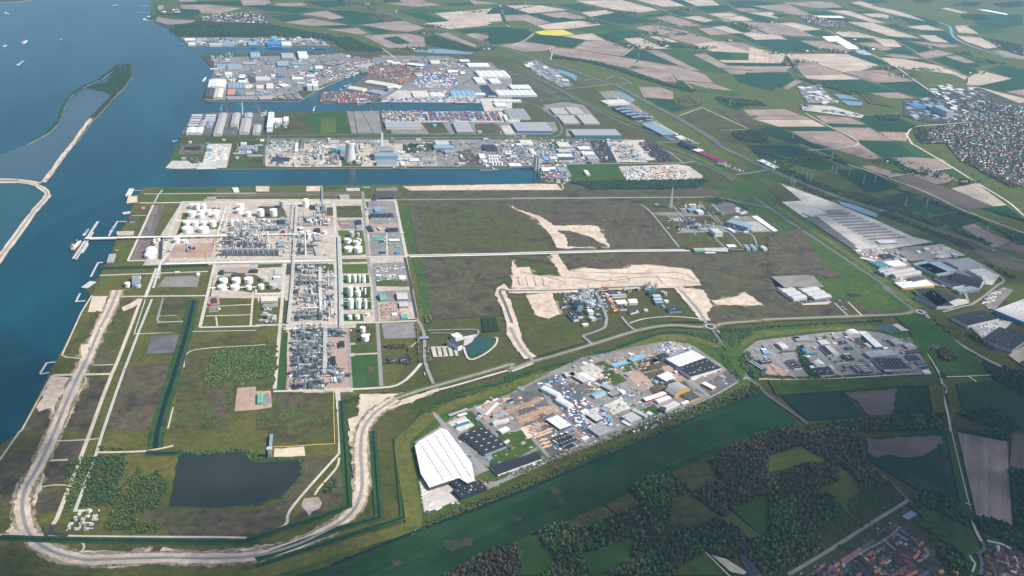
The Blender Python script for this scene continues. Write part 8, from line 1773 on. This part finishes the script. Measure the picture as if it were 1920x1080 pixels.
def GOODS(label,s,n,cols,size=((2,6),(2,4),(1,4)),ang=None,name='stored_goods',heap=False):
    """dense small goods nobody could count, one sheet of boxes or heaps per yard"""
    poly=JG(s);P_=np.array([p[:2]for p in poly]);lo,hi=P_.min(0),P_.max(0);pts=[]
    g=NP.uniform(lo,hi,(n*6,2));g=g[inside(g,poly)][:n];vs_,fs,cl=[],[],[]
    g=g[(np.hypot(g[:,None,0]-BC[None,:,0],g[:,None,1]-BC[None,:,1])>BR[None]*.55).all(1)]
    for p in g:
        a=(ang if ang is not None else 0)+RND.choice([0,0,1.57])+RND.uniform(-.08,.08);L,w,h=(RND.uniform(*q)*(BIG if ang==AP else 1.15)for q in size);ca,sa=math.cos(a),math.sin(a);k0=len(vs_);tp=.35 if heap else 1.0
        for zz,sc_ in((LAND,1.0),(LAND+h+1.5,tp)):
            for x,y in((-L,-w),(L,-w),(L,w),(-L,w)):x,y=x/2*sc_,y/2*sc_;vs_.append((x*ca-y*sa+p[0],x*sa+y*ca+p[1],zz))
        fs+=[tuple(k0+i for i in f)for f in((0,3,2,1),(4,5,6,7),(0,1,5,4),(1,2,6,5),(2,3,7,6),(3,0,4,7))];c=RND.choice(cols);v=RND.uniform(.75,1.2);cl+=[tuple(x*v for x in c)]*8
    if not vs_:return
    o=ob(name,mesh(name,vs_,fs,'painted',np.array(cl)));o["kind"]="stuff";o["label"]=label
WHT,BLU,RDD,ORA,GRY,DKG,WOOD,RST,GRE,TNN=(.72,.71,.69),(.03,.20,.48),(.30,.035,.03),(.55,.17,.04),(.25,.25,.26),(.06,.06,.065),(.50,.34,.22),(.17,.07,.045),(.08,.26,.18),(.38,.31,.25)
V(0,0,1);AP=.66;BIG=1.75
GOODS('scrap heaps between the basins',"10 860,480 1100,485 1280,510 1270,540 1180,590 1060,640 900,560 830,570",520,[RST,RST,DKG,GRY,TNN,RDD,ORA],((5,18),(4,12),(1,6)),heap=True);GOODS('scrap and ship parts at the tip',"10 490,700 660,668 860,700 960,710 860,765 760,775 600,762 490,750",340,[RST,RDD,ORA,GRY,WHT,DKG,BLU],((4,14),(3,9),(1,6)),heap=True)
GOODS('steel and timber goods beside the short basin',"10 500,470 860,460 840,545 660,590 380,620 300,560",420,[DKG,GRY,TNN,WHT,RST],((6,24),(3,8),(1,4)),.5);GOODS('containers in the depot',"10 1270,545 1530,560 1500,640 1350,620 1190,640",330,[BLU,BLU,WHT,RDD,ORA,GRY,WHT],((6,12),(3,6),(2,9)),.4);GOODS('tank containers and rail goods in the depot',"10 1300,450 1500,445 1600,530 1480,545 1330,530",260,[RST,RDD,GRY,WHT,TNN,DKG],((6,18),(3,5),(1,4)),1.9)
GOODS('white boxes at the depot edge',"10 1190,600 1500,640 1420,662 1180,655",200,[WHT,WHT,GRY],((6,12),(3,6),(2,6)));GOODS('goods on the container quay',"10 940,742 1420,730 1700,745 1690,768 1000,764",200,[BLU,WHT,RDD,GRY,BLU],((5,13),(3,6),(2,6)));GOODS('containers at the west end of the terminal',"10 945,840 1260,838 1260,910 960,910",330,[BLU,RDD,ORA,WHT,GRE,TNN,DKG],((6,13),(3,8),(2,7)),1.57)
GOODS('goods on the bulk terminal pier',"p 402,112 640,101 690,112 560,172 480,186 385,186",420,[GRY,WHT,DKG,TNN,BLU,GRY],((4,14),(3,9),(2,6)));GOODS('goods on the middle pier',"p 500,263 960,262 1000,311 500,313",420,[GRY,WHT,TNN,DKG,GRY],((4,16),(3,9),(1,6)));GOODS('goods on the far pier',"p 350,73 600,73 615,85 356,85",260,[WHT,GRY,BLU,WHT,DKG],((6,18),(4,10),(3,9)))
GOODS('white rotor blades and parts on the pad',"01 1560,10 1700,10 1690,120 1540,140",70,[WHT,WHT,WHT,BLU],((8,26),(3,5),(1,3)),1.2);GOODS('goods around the power station',"11 80,10 640,0 640,165 300,170 80,160",260,[WHT,GRY,TNN,DKG,TNN],((3,12),(3,8),(1,5)));GOODS('goods in the dock works',"p 922,265 1090,263 1100,305 1000,310 950,310",430,[WHT,GRY,TNN,DKG,RDD,BLU,WHT],((3,12),(3,7),(2,5)));GOODS('goods at the dock head',"p 1010,312 1060,310 1070,345 1015,342",120,[BLU,WHT,TNN,RST,GRY],((3,12),(3,7),(2,5)))
GOODS('containers in the dark blue rows',"p 1196,268 1230,268 1262,303 1228,304",200,[(.03,.06,.09),(.035,.075,.11),(.16,.06,.04)],((8,13),(3,6),(4,8)),.9);GOODS('rows of trailers on the trailer park',"21 810,175 1000,170 1010,270 860,270",170,[WHT,GRY,DKG,WHT],((10,16),(2.6,3),(2,3)),1.2);GOODS('vehicles on the trailer park',"21 1010,172 1230,165 1320,210 1300,262 1020,268",260,[WHT,WHT,TNN,ORA,GRY,DKG],((5,14),(2.5,3),(2,3)),.1);GOODS('stored goods on the pale storage yard',"21 730,0 900,0 1000,130 830,130",160,[GRY,DKG,TNN,GRY],((8,40),(2,4),(1,2)),1.1)
GOODS('red cars and parts at the ring road',"21 1400,50 1580,130 1740,210 1660,200 1440,80",160,[RDD,WHT,WHT,DKG],((4,7),(2,3),(1,2)));GOODS('goods round the blue works',"20 880,790 960,800 1070,890 940,915 760,820",160,[TNN,ORA,WHT,RDD,GRY],((4,9),(3,6),(2,4)));GOODS('trucks and goods in the works yard by the motorway',"20 90,470 190,460 330,540 450,640 340,655 200,580",160,[WHT,GRY,BLU,DKG],((4,12),(3,6),(2,4)))
GOODS('parked machines on the storage yard',"31 250,460 520,470 700,560 880,640 1060,700 860,740 700,740 560,640 360,540",420,[RST,RDD,DKG,WHT,DKG,TNN,BLU],((3,9),(2.4,3),(1,2)),.15);GOODS('trucks in the truck yard',"31 690,800 860,790 960,850 820,880 700,850",130,[WHT,WHT,RDD,DKG],((7,14),(2.6,3),(2,3)),.2);GOODS('machines on the sandy equipment yard',"31 1180,778 1300,760 1470,838 1280,862",160,[ORA,TNN,BLU,DKG,RST],((3,8),(2,4),(1,3)));GOODS('red and white trailers by the flat hall',"31 960,1010 1090,990 1120,1040 1010,1050",60,[RDD,WHT,RDD],((8,14),(2.6,3),(2,3)),.4)
GOODS('trailers on the black hall apron',"32 1520,300 1740,260 1690,400 1610,370",60,[WHT,RDD,WHT,BLU],((8,14),(2.6,3),(2,3)),.9);GOODS('trucks on the parking strip',"32 1600,110 1700,30 1780,5 1720,70 1640,150",60,[WHT,WHT,TNN,RDD],((9,14),(2.6,3),(2,3)),.3)
GOODS('white panels stored by the factory',"13 1225,420 1300,450 1420,470 1510,530 1350,600 1245,570",210,[WHT,WHT,WHT,GRY],((4,14),(2,4),(0,1)),AP);GOODS('blue crates and bins in the blue yard',"p 1008,722 1045,703 1075,730 1150,795 1110,820 1060,780",520,[BLU,BLU,WHT,RDD,DKG,WHT,(.10,.28,.5)],((2,6),(2,4),(0,2)),AP);GOODS('goods beside the grey hall',"p 1085,715 1130,700 1165,735 1120,745",200,[WHT,ORA,BLU,(.5,.35,.05),GRY,DKG],((2,7),(2,4),(0,2)),AP);GOODS('cars and goods in the middle blocks',"p 1110,745 1200,730 1260,790 1190,815 1130,785",260,[WHT,GRY,DKG,TNN,BLU,GRE],((2,6),(2,3),(0,2)),AP)
GOODS('garden goods on the brown yard',"p 1165,690 1240,668 1255,700 1215,735 1180,710",330,[RDD,RST,TNN,WHT,DKG,(.05,.07,.10)],((2,8),(2,5),(0,1)),AP);GOODS('lumber around the blue canopies',"p 1120,685 1225,650 1245,670 1200,700 1135,700",330,[WOOD,WOOD,TNN,RST,GRY],((3,9),(1.5,3),(0,2)),AP);GOODS('building stone in the round yard',"p 1230,650 1262,641 1300,655 1280,665 1240,665",180,[TNN,GRY,WHT,BLU,DKG],((2,7),(2,4),(0,2)),AP);GOODS('cars and vans in the car yard',"p 1303,735 1365,692 1385,710 1335,742",330,[WHT,WHT,RDD,DKG,BLU,GRY],((3,6),(2,2.6),(0,1)),AP);GOODS('goods round the arched sheds',"p 895,765 930,745 985,800 935,800",120,[WHT,RST,TNN,RDD],((3,14),(2,3),(0,1.5)),AP);GOODS('vehicles round the office yard',"p 845,790 900,770 920,800 870,815",110,[WHT,DKG,GRY,BLU],((3,8),(2,3),(0,1)),AP);GOODS('pallets in the near yards',"p 1030,800 1150,800 1120,835 1040,860",200,[WOOD,TNN,WHT,RDD,BLU],((2,5),(2,4),(0,2)),AP)
GOODS('rubble and scrap in the far business park',"p 1396,660 1430,640 1500,632 1510,662 1440,668",380,[TNN,GRY,RST,WHT,RDD,BLU],((2,8),(2,5),(0,3)),.1,heap=True);GOODS('goods between the sheds of the far business park',"p 1400,672 1560,630 1620,625 1640,690 1500,700 1420,700",420,[WHT,GRY,TNN,BLU,DKG,RST],((2,8),(2,4),(0,2)),.1);GOODS('rusty steel heap in the far business park',"32 630,380 720,370 800,440 720,460",150,[RST,RST,TNN],((3,9),(2,4),(1,3)),heap=True);GOODS('trucks and cars at the right blocks',"p 1660,630 1700,640 1735,690 1740,702 1700,690",260,[WHT,WHT,BLU,DKG,RDD],((3,10),(2,3),(0,2)),.6);GOODS('bricks at the top block',"32 430,340 550,335 560,365 440,370",110,[(.40,.17,.10),(.32,.15,.1),TNN],((3,6),(2,3),(0,2)),.1)
GOODS('tank containers of the rail yard',"22 690,40 720,35 800,170 770,180",120,[DKG,GRY,ORA,WHT],((6,13),(2.5,3),(1,2)),2.2);GOODS('goods in the works by the sand',"p 1045,545 1130,540 1140,580 1070,590",300,[WHT,GRY,TNN,BLU,DKG],((2,8),(2,5),(0,3)));GOODS('goods in the plant yards',"p 700,395 745,395 768,470 715,470",160,[WHT,GRE,TNN,GRY,BLU],((2,8),(2,4),(0,2)));GOODS('pipes and bundles in the contractors yard',"12 930,125 1070,115 1095,240 940,245",150,[(.42,.20,.17),TNN,GRY,RST],((4,14),(2,4),(0,2)));GOODS('small equipment across the plant',"p 400,415 530,412 610,480 405,490",420,[WHT,WHT,GRY,TNN,DKG,RDD],((2,8),(2,5),(1,6)));GOODS('equipment among the central units',"p 548,500 620,500 632,600 545,603",420,[WHT,GRY,DKG,TNN,GRY],((2,8),(2,5),(1,7)));GOODS('equipment among the lower units',"p 545,612 610,608 612,730 545,733",380,[GRY,DKG,GRY,WHT,(.08,.12,.14)],((2,8),(2,5),(1,7)))
GOODS('rows of parked cars on the storage yard',"31 360,500 570,490 1010,690 780,730",900,[DKG,DKG,GRY,WHT,RDD,DKG,RST],((4,9),(2,4),(0,1.5)),.1);GOODS('pallets and bins between the halls',"p 790,840 960,745 1090,675 1250,645 1380,710 1300,750 1030,866 930,910",520,[GRY,TNN,WOOD,DKG,RST,GRY,WHT],((2,7),(2,4),(0,2)),AP);GOODS('machines at the sheds of the dock quarter',"p 925,245 1040,262 1180,262 1150,300 1060,305",260,[WHT,GRY,DKG,TNN],((3,10),(3,5),(1,3)));GOODS('white tents and cars in the works strips',"20 1010,890 1240,1010 1400,1075 1260,1050",60,[WHT,WHT,GRY],((4,9),(3,5),(1,3)))
# log stacks in the timber yard: every stack its own thing
LOGS=[]
for L,m_ in((9,'timber'),(12,'timber'),(7,'timber')):
    b=MB()
    for lv in range(3):
        for q in range(4-lv):b.tube((-L/2,-1.5+q*1.0+lv*.5,.5+lv*.86),(L/2,-1.5+q*1.0+lv*.5,.5+lv*.86),.5,6)
    LOGS.append(b.mesh('log_stack',m_))
V(770,740,8);na=[0]
for x0,y0,nx,ny,dx,dy,ex,ey in((1460,240,11,2,26,-8,12,30),(1740,170,9,2,24,-14,14,26),(1590,370,14,3,24,-8,20,36),(1790,520,6,3,24,-16,10,40)):
    for i in range(nx):
        for j in range(ny):
            p=GP(f"{x0+i*dx+j*ex},{y0+i*dy+j*ey}")[0];o=ob('log_stack',RND.choice(LOGS),None,(p[0],p[1],LAND+.9),-.75+RND.uniform(-.06,.06));o.scale=(1.5,1.6,1.7);thing(o,'stack of pale logs','log stack','log stacks of the timber yard','in the timber yard',True)
V(1000,740,8)
for x0,y0,nx,ny,dx,dy,ex,ey in((80,230,11,3,24,-4,16,34),(20,620,9,2,28,-10,10,36),(110,700,4,3,24,-4,26,50),(10,470,7,1,28,-3,0,0),(650,580,4,4,22,10,16,40)):
    for i in range(nx):
        for j in range(ny):
            p=GP(f"{x0+i*dx+j*ex},{y0+i*dy+j*ey}")[0];o=ob('log_stack',RND.choice(LOGS),None,(p[0],p[1],LAND+.9),(-.75 if y0<600 else.66)+RND.uniform(-.1,.1));o.scale=(1.5,1.6,1.7);thing(o,'stack of pale logs','log stack','log stacks of the timber yard','in the timber yard',True)
V(0,0,1)
for s,mt,h,ds in(("951,752 18,9",'timber',5,'large heap of pinkish wood chips at the top of the timber yard'),("975,748 10,6",'timber',4,'smaller heap of wood chips in the timber yard'),("1104,306 7,2.4",'coal',8,'black bulk heap at the dock'),("1025,333 8,2.6",'rust',7,'red-brown bulk heap at the dock'),("365,280 16,3",'coal',8,'long black coal heap on the pier corner'),("805,298 14,3.5",'rubble',7,'grey slag heap at the quay'),("1135,275 12,5",'coal',7,'black coal heap in the dock works')):
    a,b=s.split();x,y=map(float,a.split(','));w,d=map(float,b.split(','));p=G(x,y);e=G(x+w,y)[0]-p[0];f_=G(x,y-d)[1]-p[1];q=MB();n=18
    vs_=[(e*.92**0*math.cos(t*6.2832/n)*k_*RND.uniform(.85,1.15),f_*math.sin(t*6.2832/n)*k_*RND.uniform(.85,1.15),h*(1-k_)*RND.uniform(.85,1.1))for k_ in(1.0,.6,.25)for t in range(n)]+[(0,0,h)]
    q.add(vs_,[(j*n+i,j*n+(i+1)%n,(j+1)*n+(i+1)%n,(j+1)*n+i)for j in range(2)for i in range(n)]+[(2*n+i,2*n+(i+1)%n,3*n)for i in range(n)]);thing(q.ob('bulk_heap',mt,None,(p[0],p[1],LAND+.8)),ds,'heap',None,'')
# trucks
TRK={}
def TRUCK(s,a,col,desc,place):
    p=JG(s)[0]if isinstance(s,str)else s
    root=empty('truck',(p[0],p[1],LAND+1.0),a)
    for nm,mt,bx in(('trailer',col,(-7,5.2,-1.3,1.3,1.0,4.0)),('cab','red' if col=='white' else 'white',(5.6,8.0,-1.25,1.25,.7,3.7)),('wheels','hull_dark',(-6,7.4,-1.2,1.2,0,1.0))):
        if(nm,mt)not in TRK:TRK[(nm,mt)]=MB().box(*bx).mesh('chassis' if nm=='wheels' else nm,mt)
        ob('chassis' if nm=='wheels' else nm,TRK[(nm,mt)],root)
    thing(root,desc,'truck','trucks',place)
for i,(s,a)in enumerate((("32 560,150",-.9),("32 580,168",-.9),("32 275,108",0),("32 320,105",0),("32 450,103",0),("32 535,102",-.9),("13 1600,190",2.2),("13 1195,170",1.6),("31 1690,800",-.45),("30 1690,800",-.4)if False else("31 850,505",-.45),("20 1225,880",-.7),("21 1090,150",0),("12 1265,650",1.6),("02 760,310",1.3),("32 930,390",-.9),("32 880,380",-.9),("32 900,415",-.9),("22 1180,560",.6),("22 1200,575",.6),("31 1480,820",.3),("21 1160,270",0),("33 1500,550",-.9),("22 680,130",2.2),("22 690,150",2.2),("22 700,175",2.2),("23 150,10",1))):
    TRUCK(s,a,['white','white','blue','grey'][i%4],f'articulated truck with a {["white","white","blue","grey"][i%4]} trailer','parked or driving on the roads')
# ================================================================== AIR: thin fair-weather clouds overhead, haze
mt,nt,b=node_mat('cloud_vapour')
tr=nt.nodes.new("ShaderNodeBsdfTransparent");df=nt.nodes.new("ShaderNodeBsdfDiffuse");df.inputs[0].default_value=(.9,.9,.92,1)
mx=nt.nodes.new("ShaderNodeMixShader");mx.inputs[0].default_value=0.105
nt.links.new(tr.outputs[0],mx.inputs[1]);nt.links.new(df.outputs[0],mx.inputs[2]);nt.links.new(mx.outputs[0],nt.nodes["Material Output"].inputs[0]);nt.nodes.remove(b)
def CLOUD(label,s,n,size,z=2400.0,thick=.16):
    """thin cumulus over the ground outline s: flattened lumps of vapour, upwind of the shade they throw"""
    poly=JG(s);P_=np.array([p[:2]for p in poly]);lo,hi=P_.min(0),P_.max(0);off=np.array([sd.x,sd.y])/sd.z*z
    g=NP.uniform(lo,hi,(n*12,2));g=g[inside(g,poly)][:n];vs_,fs=[],[]
    for q,p in enumerate(g):
        r=NP.uniform(.6,1.25)*size;v=ICO*r*NP.uniform(.8,1.2,(12,1));a=NP.uniform(0,6.28);x=v[:,0]*math.cos(a)-v[:,1]*math.sin(a);y=v[:,0]*math.sin(a)+v[:,1]*math.cos(a)
        vs_.append(np.stack([x+p[0]+off[0],y*.8+p[1]+off[1],v[:,2]*thick+z+NP.uniform(0,60)],-1));fs.append(ICF+12*q)
    o=ob('cloud',mesh('cloud',np.concatenate(vs_),np.concatenate(fs),'cloud_vapour'));o["kind"]="stuff";o["label"]=label
CLOUD('thin cloud over the near woods and village',"p 900,1080 1250,900 1420,800 1600,700 1760,610 1920,560 2400,800 2200,1500 700,1500 600,1250",125,330)
CLOUD('thin cloud over the ring road and polder',"p 1290,280 1450,250 1700,330 2000,420 2100,560 1850,520 1560,440",46,300)
CLOUD('thin cloud over the near corner of the plant',"p -400,560 60,600 120,760 60,900 250,900 620,980 700,1300 -600,1300",75,230)
mt,nt,b=node_mat('haze');nt.nodes.remove(b)
pv=nt.nodes.new("ShaderNodeVolumePrincipled");pv.inputs["Color"].default_value=(.42,.70,1.0,1);pv.inputs["Density"].default_value=HAZE;pv.inputs["Anisotropy"].default_value=0.15
nt.links.new(pv.outputs[0],nt.nodes["Material Output"].inputs["Volume"])
e_=62000.0;o=MB().box(-e_,e_,-e_,e_,-5.0,CAM_H+12).ob('haze','haze');o["kind"]="stuff";o["label"]='thin blue haze lying over the whole landscape'
# ------------------------------------------------------------------ labels
ORD=['','first','second','third','fourth','fifth','sixth','seventh','eighth','ninth','tenth','eleventh','twelfth','13th','14th','15th','16th','17th','18th','19th','20th']+[f"{q}{'st' if q % 10 == 1 else 'nd' if q % 10 == 2 else 'rd' if q % 10 == 3 else 'th'}" for q in range(21,101)]
fam={}
for t in THINGS:fam.setdefault((t[1],t[2]),[]).append(t)
for(desc,place),L in fam.items():
    base=(desc+' '+place).strip()
    if len(L)==1:L[0][0]["label"]=base
    elif L[0][5]or len(L)>100:
        for t in L:
            t[0]["label"]=base;t[0]["group"]=t[0].get("group")or desc+'s '+place
    else:
        for i,t in enumerate(sorted(L,key=lambda q:q[3])):
            t[0]["label"]=base+', '+(ORD[i+1]+' from the left' if i else 'leftmost one');t[0]["group"]=t[0].get("group")or desc+'s '+place
